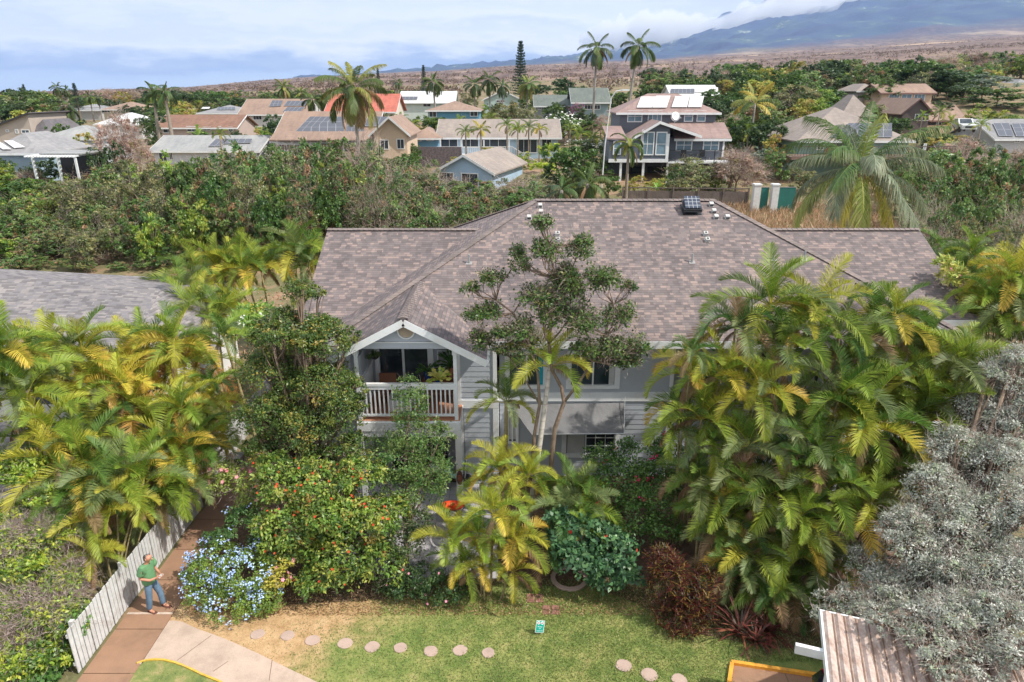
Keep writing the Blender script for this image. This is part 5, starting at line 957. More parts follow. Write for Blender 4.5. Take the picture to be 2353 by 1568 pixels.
for x, y, lb in ((1570, 350, 'dark deck chair standing left on the slate house deck'), (1592, 352, 'dark round table on the slate house deck'), (1613, 351, 'dark deck chair standing right on the slate house deck')):
    p = P(x, 374, 76); e2 = empty('deck_chair' if 'chair' in lb else 'deck_table', (p[0], 76, zb + .08), lb, 'chair' if 'chair' in lb else 'table'); m = MB()
    if 'chair' in lb: m.box(-.3, .3, -.3, .3, .4, .46); m.box(-.3, .3, .25, .3, .46, 1.15)
    else: m.cyl((0, 0), .55, .68, .72, 16)
    m.build('seat' if 'chair' in lb else 'tabletop', M_BLACK, e2); m = MB()
    for a in (-.26, .26):
        for c in (-.26, .26): m.box(a - .02, a + .02, c - .02, c + .02, 0, .4 if 'chair' in lb else .68)
    m.build('legs', M_BLACK, e2)
HS = [
 ('small light blue board house with low white edged gable behind the shrubs', 1040, 1170, 391, 70, 'gy', 1.5, 11, (.36, .50, .66), 'tan', [(1042, 1078, 398, 426), (1096, 1138, 398, 430)], [], dict(rot=-17)),
 ('long pale blue house with tan roof and wide white deck railing', 1010, 1282, 313, 95, 'gx', 2.0, 10, (.38, .50, .62), 'tan', [(1013, 1052, 318, 340), (1062, 1100, 318, 340), (1106, 1165, 318, 342, 2), (1188, 1235, 316, 352, 2), (1244, 1268, 318, 345)], [], {}),
 ('small blue house with orange tan roof tucked between beige and pale blue houses', 942, 1006, 313, 93, 'hip', .9, 8, (.13, .30, .46), 'orange', [(948, 968, 316, 325), (980, 996, 316, 324)], [], {}),
 ('beige house with large black solar array and orange tan roof edge', 632, 852, 321, 84, 'gx', 3.0, 13, (.48, .38, .29), 'orange', [(694, 704, 326, 337), (720, 738, 326, 338), (790, 806, 326, 338)], [q4((676, 305), (790, 305), (790, 268), (712, 268)), q4((794, 305), (836, 303), (836, 272), (800, 272)), q4((838, 290), (880, 290), (890, 268), (845, 268))], {}),
 ('beige gabled wing with two dark windows right of the solar roof', 858, 934, 302, 81, 'gy', 1.6, 9, (.60, .46, .34), 'orange', [(874, 893, 321, 344), (912, 929, 319, 343)], [], dict(cat='house wing')),
 ('coral red roofed two storey cream house behind the coconut palm', 752, 905, 254, 120, 'gx', 2.6, 11, (.62, .55, .46), 'red', [(850, 860, 256, 267), (872, 886, 256, 266)], [], {}),
 ('long two storey house with rust brown roof behind twin royal palms', 362, 540, 291, 116, 'gx', 1.7, 9, (.45, .36, .33), 'brown', [(375, 397, 292, 306, 1), (430, 450, 290, 303, 1), (466, 484, 291, 301), (502, 508, 290, 296), (525, 535, 291, 302)], [], {}),
 ('small blue white house with pale grey roof and white gable left of centre', 352, 590, 344, 90, 'gx', 1.5, 9, (.60, .62, .66), 'pale', [(367, 382, 350, 372), (390, 396, 350, 368)], [q4((478, 336), (507, 336), (525, 319), (496, 319)), q4((512, 330), (575, 328), (580, 319), (520, 319))], dict(panes=M_WGL)),
 ('white two storey house with orange roof and skylight panels', 552, 706, 261, 138, 'gx', 2.6, 12, (.55, .55, .56), 'orange', [(552, 575, 263, 277, 2), (582, 601, 263, 276, 2), (658, 672, 262, 276), (676, 684, 262, 275)], [q4((618, 245), (645, 244), (650, 231), (625, 231)), q4((650, 256), (690, 256), (700, 246), (660, 246)), q4((652, 243), (700, 243), (712, 232), (660, 232))], {}),
 ('teal walled house with grey roof and pale skylights far left of centre', 455, 560, 259, 160, 'hip', 1.5, 11, (.28, .45, .47), 'grey', [(490, 508, 262, 269), (520, 530, 262, 268)], [q4((462, 250), (480, 250), (483, 246), (466, 246), M_SOLW), q4((498, 252), (540, 252), (540, 246), (500, 246))], {}),
 ('far left beige house with sloping dark brown roof', -40, 72, 303, 100, 'mono', 2.6, 9, (.42, .36, .31), 'dark', [(14, 20, 298, 304), (36, 41, 297, 307), (50, 67, 298, 307, 1)], [], dict(fascia=M_DARK)),
 ('low brown roofed wing right of the far left beige house', 76, 108, 296, 101, 'hip', 1.2, 8, (.42, .36, .31), 'dark', [(77, 88, 297, 306, 1)], [], dict(cat='house wing', fascia=M_DARK)),
 ('low bluish roofed cottage in the middle of the left trees', 90, 218, 315, 88, 'hip', 1.2, 8, (.48, .55, .60), 'pale', [(106, 118, 322, 336)], [], {}),
 ('dark grey roofed house with white roof panels at the left edge', -30, 84, 345, 74, 'hip', 1.6, 9, (.30, .40, .50), 'grey', [(40, 60, 348, 356)], [q4((6, 343), (26, 343), (0, 326), (-22, 326), M_SOLW), q4((32, 340), (58, 338), (30, 323), (8, 323), M_SOLW)], {}),
 ('white roofed house far left of the brown roofed one', 222, 322, 283, 125, 'hip', 1.6, 9, (.55, .58, .58), 'white', [(240, 250, 286, 293)], [], {}),
 ('orange roofed far house with a white framed window', 236, 322, 250, 160, 'hip', 1.4, 9, (.55, .48, .38), 'orange', [(234, 252, 251, 259, 2)], [], {}),
 ('distant grey roofed house at far left between trees', 160, 230, 252, 175, 'hip', 1.2, 9, (.45, .45, .45), 'grey', [(180, 190, 254, 259)], [], {}),
 ('white metal roofed house with white gable behind the coconut palms', 920, 1042, 234, 160, 'gx', 2.2, 10, (.55, .62, .60), 'white', [(972, 990, 236, 246), (1022, 1040, 236, 246)], [q4((920, 229), (958, 229), (960, 222), (924, 222))], {}),
 ('two storey blue house with tan orange roof half hidden by palms', 983, 1100, 252, 128, 'hip', 1.4, 9, (.10, .27, .40), 'orange', [(986, 1003, 255, 270), (1080, 1098, 255, 268)], [], {}),
 ('tan gabled house with pale blue gable end above the weeping tree', 1112, 1198, 228, 172, 'gy', 2.0, 10, (.42, .55, .53), 'tan', [(1140, 1160, 230, 236)], [], {}),
 ('long low dark green grey roofed house right of the Norfolk pine', 1232, 1340, 242, 142, 'gx', 1.9, 11, (.24, .26, .27), 'green', [(1236, 1244, 244, 252), (1290, 1300, 244, 250)], [], {}),
 ('taller dark green roofed house with white awning left of the slate house', 1318, 1398, 233, 136, 'gx', 2.4, 11, (.22, .30, .33), 'green', [(1342, 1380, 241, 252, 4)], [], {}),
 ('white roofed far house with white rack behind the slate house', 1545, 1650, 218, 155, 'gx', 2.0, 10, (.6, .62, .62), 'white', [(1560, 1570, 220, 226)], [q4((1540, 214), (1596, 214), (1596, 204), (1542, 204)), q4((1598, 212), (1650, 212), (1650, 201), (1602, 201), M_SOLW)], {}),
 ('upper orange roofed house with three wide windows among dark trees at right', 2028, 2144, 211, 122, 'gx', 1.3, 7, (.52, .38, .27), 'orange', [(2040, 2068, 216, 234, 1), (2069, 2097, 216, 234, 1), (2098, 2127, 216, 234, 2)], [], dict(panes=M_PBLUE, fascia=paint('brown_fascia', (.22, .12, .10)))),
 ('small grey roofed house left of the upper orange roofed one', 1972, 2022, 206, 128, 'hip', 1.0, 8, (.40, .35, .35), 'tan', [(1995, 2004, 208, 215)], [], {}),
 ('dark brown gabled house below the upper orange roofed one', 2076, 2138, 255, 108, 'gy', 1.8, 10, (.11, .085, .08), 'orange', [(2100, 2136, 262, 278, 3)], [], dict(fascia=paint('dark_red_fascia', (.10, .05, .05)))),
 ('low carport house with orange roof right of the brown gable', 2140, 2216, 273, 112, 'gx', 2.3, 9, (.09, .08, .085), 'orange', [(2150, 2165, 280, 290)], [], dict(fascia=paint('brown_fascia', (.22, .12, .10)))),
 ('green walled house under a wide tan metal hip roof behind the right coconut palm', 1838, 2090, 318, 78, 'hip', 3.1, 13, (.22, .36, .32), 'tan', [(1876, 1896, 322, 345, 1), (1904, 1938, 322, 345, 1), (2120, 2130, 330, 345)], [q4((1908, 315), (2050, 315), (2050, 283), (1950, 283))], {}),
 ('square tan metal hip roofed tower rising behind the green walled house', 1938, 2002, 257, 90, 'hip', 2.0, 5, (.10, .09, .10), 'tan', [(1955, 1985, 259, 266)], [], dict(cat='house', fascia=paint('dark_red_fascia', (.10, .05, .05)))),
 ('house at the right edge covered by dark blue solar panels', 2290, 2420, 316, 96, 'gx', 2.2, 10, (.45, .47, .50), 'grey', [(2330, 2345, 320, 328)], [q4((2296, 312), (2330, 313), (2318, 283), (2282, 283)), q4((2336, 313), (2400, 314), (2400, 284), (2324, 284))], {}),
 ('grey shingle house at the upper right edge', 2330, 2420, 258, 135, 'gy', 2.4, 9, (.30, .42, .50), 'grey', [(2345, 2352, 262, 268)], [], {}),
 ('tiny far grey roof at the right edge under the hillside', 2335, 2380, 194, 190, 'hip', 1.3, 9, (.35, .36, .4), 'grey', [(2345, 2350, 196, 200)], [], {}),
]
HOUSES = {}
for h in HS: HOUSES[h[0]] = bghouse(*h[:12], **h[12])
# deck and porch of the long pale blue house
e, bb, d = HOUSES[HS[1][0]]; a, q, z0 = P(1005, 358, 92), P(1176, 358, 92), P(1100, 358, 92)[2]
m = MB(); m.box(a[0], q[0], 92, 95, z0 - .25, z0); bb(m, 'deck', M_WHITE, e); rail(bb, e, a[0], q[0], 92, z0, 1.15, step=.24, bal=.07)
m = MB(); m.beam((q[0], 92, z0 + 1.1), (q[0] + 4.2, 90.5, z0 - 1.2), .1, .12); m.beam((q[0], 92, z0 + .1), (q[0] + 4.2, 90.5, z0 - 2.2), .1, .12)
for k in range(14): t = k / 14; m.box(q[0] + 4.2 * t, q[0] + 4.2 * t + .06, 92 - 1.5 * t - .02, 92 - 1.5 * t + .02, z0 + .1 - 2.3 * t, z0 + 1.1 - 2.3 * t)
bb(m, 'stair_railing', M_WHITE, e)
for x in (1012, 1060, 1112, 1170): w = P(x, 340, 92.3); bb(MB().box(w[0] - .08, w[0] + .08, 92.2, 92.36, z0, d[3] - .35), 'porch_post', M_WHITE, e)
e, bb, d = HOUSES[HS[3][0]]
for x in (628, 692, 720, 752, 790): w = P(x, 340, 82.4); bb(MB().box(w[0] - .07, w[0] + .07, 82.3, 82.44, d[2], d[3] - .5), 'porch_post', M_WHITE, e)
a, q, zz = P(620, 321, 82), P(858, 321, 82), P(700, 321, 82)[2]; m = MB(); slab(m, [(a[0], 81.6, zz), (q[0], 81.6, zz), (q[0], 84.2, zz + .8), (a[0], 84.2, zz + .8)], .12); bb(m, 'porch_roof', RM['orange'], uv=True)
a, q, z0 = P(625, 349, 82), P(740, 349, 82), P(700, 349, 82)[2]; rail(bb, e, a[0], q[0], 81.9, z0, .9, step=.3); m = MB(); m.box(a[0], P(860, 349, 82)[0], 81.8, 84, z0 - .8, z0); bb(m, 'porch_floor', M_SIDE, e)
# patio canopy at left
cp = P(118, 356, 66); z0 = zt(cp[0], 66); pc = empty('patio_canopy', (cp[0], 68, z0), 'flat white lattice patio canopy on posts at the far left', 'canopy'); zc = P(118, 357, 66)[2] - z0; w = PW(58, 356, 66)
m = MB(); m.box(-w + .8, w, -1.4, 3, zc, zc + .12); m.build('canopy_roof', RM['pale'], pc, uv=True); m = MB()
for k in range(16): m.box(-w + k * w * .125, -w + k * w * .125 + .08, -2.4, 3, zc - .16, zc - .02)
m.build('rafters', M_WHITE, pc)
for x in (-w + .3, .3, w - .4): m = MB(); m.box(x - .09, x + .09, -1.8, -1.62, 0, zc - .16); m.build('post', M_WHITE, pc)
m = MB(); m.box(-w, w, 2.8, 2.9, 0, zc - .2); m.build('canopy_shade_panel', M_DARK, pc)  # near-black sheet set in for the shade under the canopy
# decks on the right house
e, bb, d = HOUSES['green walled house under a wide tan metal hip roof behind the right coconut palm']
a, q, z0 = P(1820, 356, 74.5), P(2150, 356, 74.5), P(1900, 361, 74.5)[2]; m = MB(); m.box(a[0], q[0] + 2, 74.5, 78, z0 - .3, z0); bb(m, 'deck', paint('brown_deck', (.20, .13, .10)), e)
rail(bb, e, a[0], q[0] + 2, 74.5, z0, 1.1, paint('brown_rail', (.12, .09, .08)), .3)
m = MB(); m.box(P(1900, 340, 75)[0], P(1940, 340, 75)[0], 75, 75.3, z0, z0 + .9); bb(m, 'deck_counter', paint('terracotta', (.45, .2, .13)), e)
# fences and gate pillars behind the apartment roof
M_FW = paint('weathered_fence', (.13, .105, .095), .9, .3, 1.5)
def board_fence(label, xa, ya, xb, yb_, Y, h, step=.15, cat='fence'):
    A, B = P(xa, ya, Y), P(xb, yb_, Y); zA = A[2] - h; e = empty('board_fence', (A[0], Y, zA), label, cat); m = MB(); L_ = B[0] - A[0]; dz = B[2] - A[2]; x = 0; rr = random.Random(3)
    while x < L_: z = dz * x / L_; m.box(x, x + step * .9, 0, .025, z - .6, z + h - .28 + rr.uniform(-.02, .02)); x += step
    m.build('boards', M_FW, e); m = MB(); m.beam((0, -.03, h), (L_, -.03, dz + h), .05, .09); m.beam((0, -.03, h * .35), (L_, -.03, dz + h * .35), .04, .08); m.build('rails', M_FW, e); x = 0
    while x < L_: z = dz * x / L_; m = MB(); m.box(x, x + .13, -.1, .03, z - .8, z + h + .06); m.build('post', M_FW, e); x += 2.4
board_fence('long weathered dark board fence below the slate house garden', 1430, 431, 1722, 434, 66, 2.2)
for x, lb in ((1735, 'white plastered gate pillar nearer the slate house'), (1777, 'white plastered gate pillar right of the green gate panel')):
    p = P(x, 468, 64); w = PW(7.5, 440, 64); h = PW(42, 440, 64); z0 = min(p[2], zt(p[0], 64)); e = empty('gate_pillar', (p[0], 64, z0), lb, 'pillar', 'white gate pillars'); h += p[2] - z0
    m = MB(); m.box(-w, w, -w, w, -.2, h); m.build('shaft', paint('pillar_plaster', (.60, .60, .60), .8, .1, 3, dirt=(.4, .36, .32)), e); m = MB(); m.box(-w - .05, w + .05, -w - .05, w + .05, h, h + .12); m.build('cap', M_WHITE, e)
M_GG = paint('green_mesh', (.015, .13, .11), .7)
for x0, x1, lb in ((1746, 1768, 'dark green screen gate between the two white pillars'), (1786, 1830, 'dark green screen fence right of the white pillars')):
    a, q = P(x0, 468, 64.1), P(x1, 431, 64.1); e = empty('green_gate', (a[0], 64.1, a[2]), lb, 'gate'); m = MB(); m.box(0, q[0] - a[0], 0, .03, -1, q[2] - a[2]); m.build('panel', M_GG, e); m = MB(); m.box(0, q[0] - a[0], -.03, .0, q[2] - a[2], q[2] - a[2] + .05); m.build('top_rail', M_METAL, e)
# wall and low garden walls
p = P(1000, 345, 86); e = empty('lava_rock_wall', (p[0], 86, zt(p[0], 86)), 'dark lava rock garden wall between the beige and pale blue houses', 'wall'); m = MB(); m.box(-2.8, 3.2, 0, .4, -.5, P(1000, 338, 86)[2] - zt(p[0], 86)); m.build('stonework', paint('lava_rock', (.12, .10, .11), .95, .5, 4), e)
# street lamps, utility poles, wires
def pole(label, x, yt, yb_, Y, lamp=False, cat='utility pole', rb=.13, lean=0, mat=None):
    p, q = P(x, yt, Y), P(x, yb_, Y); g = zt(p[0], Y); e = empty('street_lamp' if lamp else 'utility_pole', (p[0], Y, g), label, cat); m = MB(); h = p[2] - g; m.tube([(0, 0, -.3), (lean * .3, 0, h * .5), (lean, 0, h)], [rb, rb * .8, rb * .55], 8); m.build('pole', mat or M_BARK, e)
    m = MB()
    if lamp: m.tube([(lean, 0, h), (lean + .4, -.1, h + .6), (lean + 1.2, -.2, h + .75)], .05, 6); m.build('arm', M_WHITE, e); m = MB(); m.box(lean + 1.0, lean + 1.7, -.32, -.08, h + .66, h + .8); m.build('lamp_head', M_WHITE, e)
    else:
        m.box(-1.1, 1.1, -.06, .06, h - .5, h - .38); m.build('crossarm', M_BARK, e)
        for k in (-1, -.5, .5, 1): m = MB(); m.cyl((k, 0), .05, h - .38, h - .2, 6); m.build('insulator', M_METAL, e)
    return Vector((p[0], Y, p[2] - .3))
pole('tall white curved street lamp beside the slate house', 1391, 225, 400, 72, True, 'street lamp', .07, .6, M_WHITE)
w1 = pole('wooden utility pole with crossarm on the left part of the hillside edge', 538, 209, 250, 190, rb=.18)
w2 = pole('wooden utility pole on the right before the brown hillside', 2005, 148, 200, 200, rb=.16)
pole('thin utility pole left of the tallest coconut palms', 1500, 185, 225, 190, rb=.14); pole('thin utility pole above the white roofed far house', 1668, 170, 230, 185, rb=.14)
w0 = pole('utility pole half hidden by royal palms', 300, 233, 270, 170, rb=.15); w3 = pole('utility pole rising left of the coral roof', 100, 230, 260, 160, rb=.15)
e = empty('power_lines', tuple(w3), 'thin power lines crossing the left houses between utility poles', 'wires')
for k, (a, q) in enumerate(((w3, w0), (w0, w1), (w1, Vector(P(760, 222, 210))))):
    for dz in (0, -.9): 
        m = MB(); m.tube([a - w3 + (q - a) * t + Vector((0, 0, dz - 1.2 * math.sin(math.pi * t))) for t in [i / 10 for i in range(11)]], .03, 4); m.build('wire', M_BLACK, e)
# white pick-up truck on the right
p = P(2209, 303, 100); tr = empty('pickup_truck', (p[0], 100, zt(p[0], 100)), 'white pickup truck parked facing the camera by the right hand houses', 'truck', rz=R(-12)); dz = p[2] - zt(p[0], 100); dz = dz if dz > 0 else 0; tr.location.z += dz
MT = paint('white_car_paint', (.72, .74, .75), .25, .03)
def prof(m, pts, w, t=.0): m.prism([(x_, -w / 2, z) for x_, z in pts], (0, w, 0))
m = MB(); m.v = []; m.prism([(-.92, -2.6, .5), (.92, -2.6, .5), (.95, -2.5, .95), (.9, -1.3, 1.08), (-.9, -1.3, 1.08), (-.95, -2.5, .95)][:0] or [(-.93, y, z) for y, z in ((-2.6, .45), (2.6, .5), (2.6, 1.15), (.9, 1.15), (.75, 1.75), (-.45, 1.78), (-1.15, 1.15), (-2.5, 1.02))], (1.86, 0, 0)); m.build('body', MT, tr)
m = MB(); m.add([(-.78, -1.12, 1.2), (.78, -1.12, 1.2), (.7, -.5, 1.72), (-.7, -.5, 1.72)], [(0, 1, 2, 3)]); m.v = [(x_, y - .04, z + .02) for x_, y, z in m.v]; m.build('windscreen', M_GLASS, tr)
m = MB(); m.box(-.6, .6, -2.63, -2.6, .62, .88); m.build('grille', M_BLACK, tr)
for s in (-1, 1):
    m = MB(); m.box(s * .78 - .13, s * .78 + .13, -2.64, -2.58, .7, .88); m.build('headlight', M_METAL, tr)
    for y in (-1.7, 1.6): m = MB(); m.tube([(s * .95 - .12 * s, y, .38), (s * .97, y, .38)], .38, 14); m.build('wheel', M_BLACK, tr)
# ================================================================ CLOUD BANK LYING ON THE MOUNTAIN
def cloud(pts, Y, seed):
    """pts: (x, y, half height) along the bank in photo units"""
    nu, nv = 150, 40; xs = [p[0] for p in pts]; V = []
    for i in range(nu + 1):
        x = xs[0] + (xs[-1] - xs[0]) * i / nu; y = float(np.interp(x, xs, [p[1] for p in pts])); h = 1.95 * float(np.interp(x, xs, [p[2] for p in pts])); c = Vector(P(x, y, Y)); r = PW(h, y, Y)
        for j in range(nv):
            a = 2 * math.pi * j / nv; k = 1 + 1.1 * fbm(i * .16 + seed, 3 + 1.6 * math.cos(a), 5) + .8 * fbm(i * .16 + seed, 9 + 1.6 * math.sin(a), 5) if 0 < i < nu else .01
            V.append((c.x, c.y + math.cos(a) * r * k * 2.5, c.z + math.sin(a) * r * k))
    Fq = [(i * nv + j, i * nv + (j + 1) % nv, (i + 1) * nv + (j + 1) % nv, (i + 1) * nv + j) for i in range(nu) for j in range(nv)]
    o = link('cloud', nmesh('cloud', V, [Fq], M_CLOUD, smooth=True)); tag(o, kind='stuff')
mc = bpy.data.materials.new('cloud_vapour'); mc.use_nodes = True; mc.node_tree.nodes.remove(mc.node_tree.nodes['Principled BSDF'])
cv = mc.node_tree.nodes.new('ShaderNodeVolumePrincipled'); cv.inputs['Density'].default_value = .005; cv.inputs['Color'].default_value = (1, 1, 1, 1); cv.inputs['Anisotropy'].default_value = .0
mc.node_tree.links.new(cv.outputs[0], mc.node_tree.nodes['Material Output'].inputs['Volume']); M_CLOUD = mc
cloud([(1330, 92, 6), (1400, 84, 16), (1480, 76, 20), (1560, 68, 17), (1630, 60, 12), (1655, 58, 8)], 7600, 1.3)
cloud([(1640, 62, 4), (1680, 52, 14), (1760, 40, 20), (1850, 28, 19), (1950, 20, 16), (2050, 11, 14), (2140, 4, 12), (2230, -6, 10), (2300, -16, 4)], 6800, 5.7)
# ================================================================ TREES ON THE SLOPE
def libcrown(seed, lobes, n, size, cols, wts=None, tw=None, fl=None, **k):
    rg = np.random.default_rng(seed); V, Q, C = foliage(rg, lobes, n, size, cols, wts, **k); parts = [(V, Q, C)]
    if tw: parts.append(twigs(rg, lobes, *tw))
    if fl: parts.append(flowers(rg, lobes, *fl[:3], **(fl[3] if len(fl) > 3 else {})))
    V, Fq, C = merge(parts); return nmesh('crown', V, Fq, M_LEAF, C)
def lobeset(seed, n, full=False):
    r = np.random.default_rng(seed); L = []
    for i in range(n):
        a = i * 2.4 + r.uniform(-.5, .5); q = .30 * math.sqrt((i + .4) / n) * r.uniform(.8, 1.15); k = r.uniform(.15, .24); zc = (.62 if not full else .5) + r.uniform(-.26, .2) * (1 if i % 2 else .5) - q * .5
        if full and i % 3 == 0: zc = r.uniform(.14, .35); q = r.uniform(.2, .34)
        L.append([q * math.cos(a), q * math.sin(a), zc, k, k, k * r.uniform(.7, 1)])
    L = np.array(L); top = (L[:, 2] + L[:, 5]).max(); L[:, 2] *= 1 / top; L[:, 5] *= 1 / top; w = (np.abs(L[:, :2]).max(1) + L[:, 3]).max(); L[:, [0, 1, 3, 4]] *= .5 / w
    return L
K = {}
def kind(name, cols, wts=None, n=3600, size=.05, lobn=10, nv=3, full=False, **k): K[name] = [libcrown(hash_(name) + i, lobeset(hash_(name) + i, lobn, full), n, size, cols, wts, **k) for i in range(nv)]
def hash_(s): return sum(ord(c) * (i + 3) for i, c in enumerate(s)) % 9973
kind('green', [(.055, .12, .025), (.08, .16, .03), (.12, .20, .04), (.04, .085, .02)], cl=.22)
kind('bright', [(.16, .26, .035), (.24, .33, .045), (.11, .19, .03), (.35, .38, .06)], cl=.22, full=True, lobn=14)
kind('dark', [(.035, .07, .025), (.05, .095, .03), (.07, .12, .04)], cl=.22)
kind('olive', [(.13, .16, .055), (.20, .21, .075), (.27, .26, .10), (.09, .12, .045)], cl=.24, n=4600, size=.045, tw=(350, .22, .006), full=True, lobn=14)
kind('koa', [(.08, .16, .045), (.12, .22, .055), (.18, .26, .07), (.26, .15, .075), (.34, .20, .10)], (4, 4, 4, .9, .6), n=5200, size=.046, cl=.2, tw=(160, .2, .006), nv=5, full=True, lobn=14)
kind('koared', [(.08, .16, .045), (.14, .22, .06), (.30, .17, .09), (.40, .23, .12), (.18, .20, .06)], (4, 4, 1.3, .8, 2), n=5200, size=.046, cl=.2, tw=(300, .25, .006), nv=3, full=True, lobn=14)
kind('koadry', [(.13, .21, .065), (.19, .25, .08), (.27, .20, .12), (.08, .15, .045)], (3, 2, .8, 3), n=4600, size=.045, cl=.24, tw=(900, .35, .006), nv=3, full=True, lobn=14)
kind('pink', [(.36, .25, .19), (.46, .34, .27), (.30, .22, .12), (.22, .19, .08)], (3, 3, 1, 1), n=3200, size=.04, cl=.24, tw=(1400, .22, .007), nv=2)
kind('yellow', [(.38, .36, .06), (.46, .40, .09), (.26, .30, .05), (.40, .28, .08)], n=2600, cl=.22, nv=2)
kind('whitefl', [(.06, .11, .03), (.10, .16, .04), (.14, .2, .05)], n=2400, cl=.22, nv=2, fl=(90, .04, [(.85, .85, .8)], dict(cluster=3, csp=.02)))
kind('grey', [(.16, .21, .16), (.22, .27, .20), (.12, .16, .11)], n=2400, cl=.22, nv=2)
kind('magenta', [(.30, .12, .22), (.38, .18, .28), (.10, .14, .05)], n=2200, cl=.22, nv=1)
kind('lime', [(.42, .50, .04), (.5, .54, .07), (.3, .4, .04)], n=2600, size=.05, cl=.2, nv=1)
def flatset(seed):
    r = np.random.default_rng(seed); return [(.36 * math.cos(a) * q, .36 * math.sin(a) * q, .72 + .1 * (1 - q), .2, .2, .13) for a, q in [(r.uniform(0, 6.28), r.uniform(.2, 1) ** .6) for _ in range(12)]]
K['umbrella'] = [libcrown(400 + i, flatset(400 + i), 3000, .04, [(.03, .065, .02), (.045, .085, .025), (.07, .11, .035)], cl=.25) for i in range(2)]
# simple trunk meshes in unit space
def libtrunk(seed, n=5, thick=.022, h0=.75):
    r = np.random.default_rng(seed); m = MB(); f = (0, 0, .3); m.tube([(0, 0, -.08), (r.uniform(-.02, .02), 0, .15), f], [thick * 1.3, thick, thick * .85], 7)
    for i in range(n):
        a = 6.28 * i / n + r.uniform(-.4, .4); q = r.uniform(.15, .32); m.tube([f, (q * .55 * math.cos(a), q * .55 * math.sin(a), .5), (q * math.cos(a), q * math.sin(a), h0 * r.uniform(.85, 1.1))], [thick * .6, thick * .4, thick * .15], 5)
    return m.mesh('trunk', M_BARK, smooth=True)
TRK = [libtrunk(i) for i in range(4)]
rt = random.Random(77)
def tree(x, yt, Y, wpx, kd, label, cat='tree', group=None, name='tree', ytrunk=None, trunk=True, zs=None):
    p = P(x, yt, Y); g = zt(p[0], Y); h = max(p[2] - g, .6); w = PW(wpx, yt, Y) * 1.05
    e = empty(name, (p[0], Y, g), label, cat, group, rz=rt.uniform(0, 6.28)); c = link('crown', rt.choice(K[kd]), e); hh = h
    if h > w * 1.5: # bare trunk below
        hh = w * 1.5; c.location.z = h - hh
    c.scale = (w, w, hh * 1.08); c.location.z -= hh * .08
    if trunk: t = link('trunk', rt.choice(TRK), e); k = min(h, w * 1.2); t.scale = (k, k, h * .95)
    return e
# hedge belt between the drive and the houses
hx = [-60, 0, 60, 130, 190, 250, 310, 380, 440, 520, 600, 680, 760, 830, 900, 960, 1020, 1080, 1150, 1220, 1300]
hy = [445, 440, 436, 432, 400, 400, 405, 368, 360, 358, 358, 356, 340, 340, 380, 405, 425, 430, 425, 438, 450]
GH = 'shrubs of the dense hedge belt behind the drive'
def hk(x, r):
    if x < 140: return r.choice(['koa', 'green', 'koa', 'koared', 'bright'])
    if x < 300: return r.choice(['olive', 'olive', 'koa'])
    if x < 380: return r.choice(['olive', 'koa', 'bright'])
    if x < 820: return r.choice(['koa', 'koa', 'green', 'koa', 'koared', 'koared', 'olive', 'bright'])
    if x < 1000: return r.choice(['koadry', 'koadry', 'koa', 'koared'])
    return r.choice(['koared', 'olive', 'koa', 'koa', 'koadry'])
HL = {'koa': 'feathery green bush with reddish pods in the hedge belt', 'koared': 'bush heavy with red brown seed pods in the hedge belt', 'koadry': 'half bare greyish bush with thin stems in the hedge belt', 'olive': 'pale olive small leaved tree in the hedge belt', 'green': 'solid green bush in the hedge belt', 'bright': 'bright yellow green bush in the hedge belt'}
for row, (Y, dy, st, wp) in enumerate(((63, 0, 42, 115), (58, 30, 44, 112), (54, 70, 42, 108), (51, 120, 44, 100))):
    x = -60 + row * 17
    while x < 1290:
        yt = float(np.interp(x, hx, hy)) - 24 + dy + rt.uniform(-14, 14)
        if row == 0 and 1010 < x < 1190: yt = max(yt, 412)
        if row == 3 and x < 240: yt += 10
        k = hk(x, rt)
        if yt < 590: tree(x, yt, Y + rt.uniform(-1.2, 1.2), wp * rt.uniform(.85, 1.2), k, HL[k], 'shrub', GH + ', ' + k.replace('koa', 'pod ') , 'hedge_shrub')
        x += st * rt.uniform(.8, 1.2)
for x, yt, Y, w in ((90, 590, 49.5, 70), (160, 590, 49.3, 60), (270, 600, 49, 60), (30, 585, 49, 80), (380, 565, 49.5, 80), (200, 595, 49, 40), (330, 585, 49.3, 70), (430, 560, 50, 70), (500, 560, 50, 70), (560, 560, 50, 70)):
    tree(x, yt, Y, w, 'koa', 'low green bush at the foot of the hedge belt beside the dry leaf litter', 'shrub', 'low bushes along the hedge foot', 'low_shrub', trunk=False)
# right hand hedge
for x, yt, Y, w, k in ((2140, 345, 62, 110, 'koa'), (2200, 350, 60, 120, 'koa'), (2270, 335, 60, 130, 'koa'), (2340, 335, 60, 120, 'koa'), (2400, 340, 60, 120, 'koa'), (2170, 400, 54, 120, 'koa'), (2250, 395, 54, 130, 'koa'), (2330, 400, 54, 130, 'koa'), (2400, 400, 54, 120, 'koa'), (2110, 380, 58, 90, 'koa'), (2200, 450, 50, 120, 'koa'), (2290, 450, 50, 120, 'koa'), (2370, 460, 50, 110, 'koa'), (2150, 455, 51, 90, 'koadry')):
    tree(x, yt, Y, w, k, 'dense dark green bush in the hedge at the right edge' if k == 'koa' else 'sparse olive bush at the left end of the right hedge', 'shrub', 'bushes of the right hand hedge, ' + k, 'hedge_shrub')
for x, yt, Y, w, k in ((2160, 520, 40, 90, 'koadry'), (2230, 505, 41, 110, 'olive'), (2300, 520, 38, 110, 'olive'), (2350, 500, 40, 100, 'koadry'), (2100, 500, 44, 80, 'koadry'), (2290, 560, 33, 90, 'bright'), (2200, 550, 35, 60, 'green')):
    tree(x, yt, Y, w, k, 'straggly low bush below the right hedge beyond the roof', 'shrub', 'straggly bushes below the right hedge', 'low_shrub')
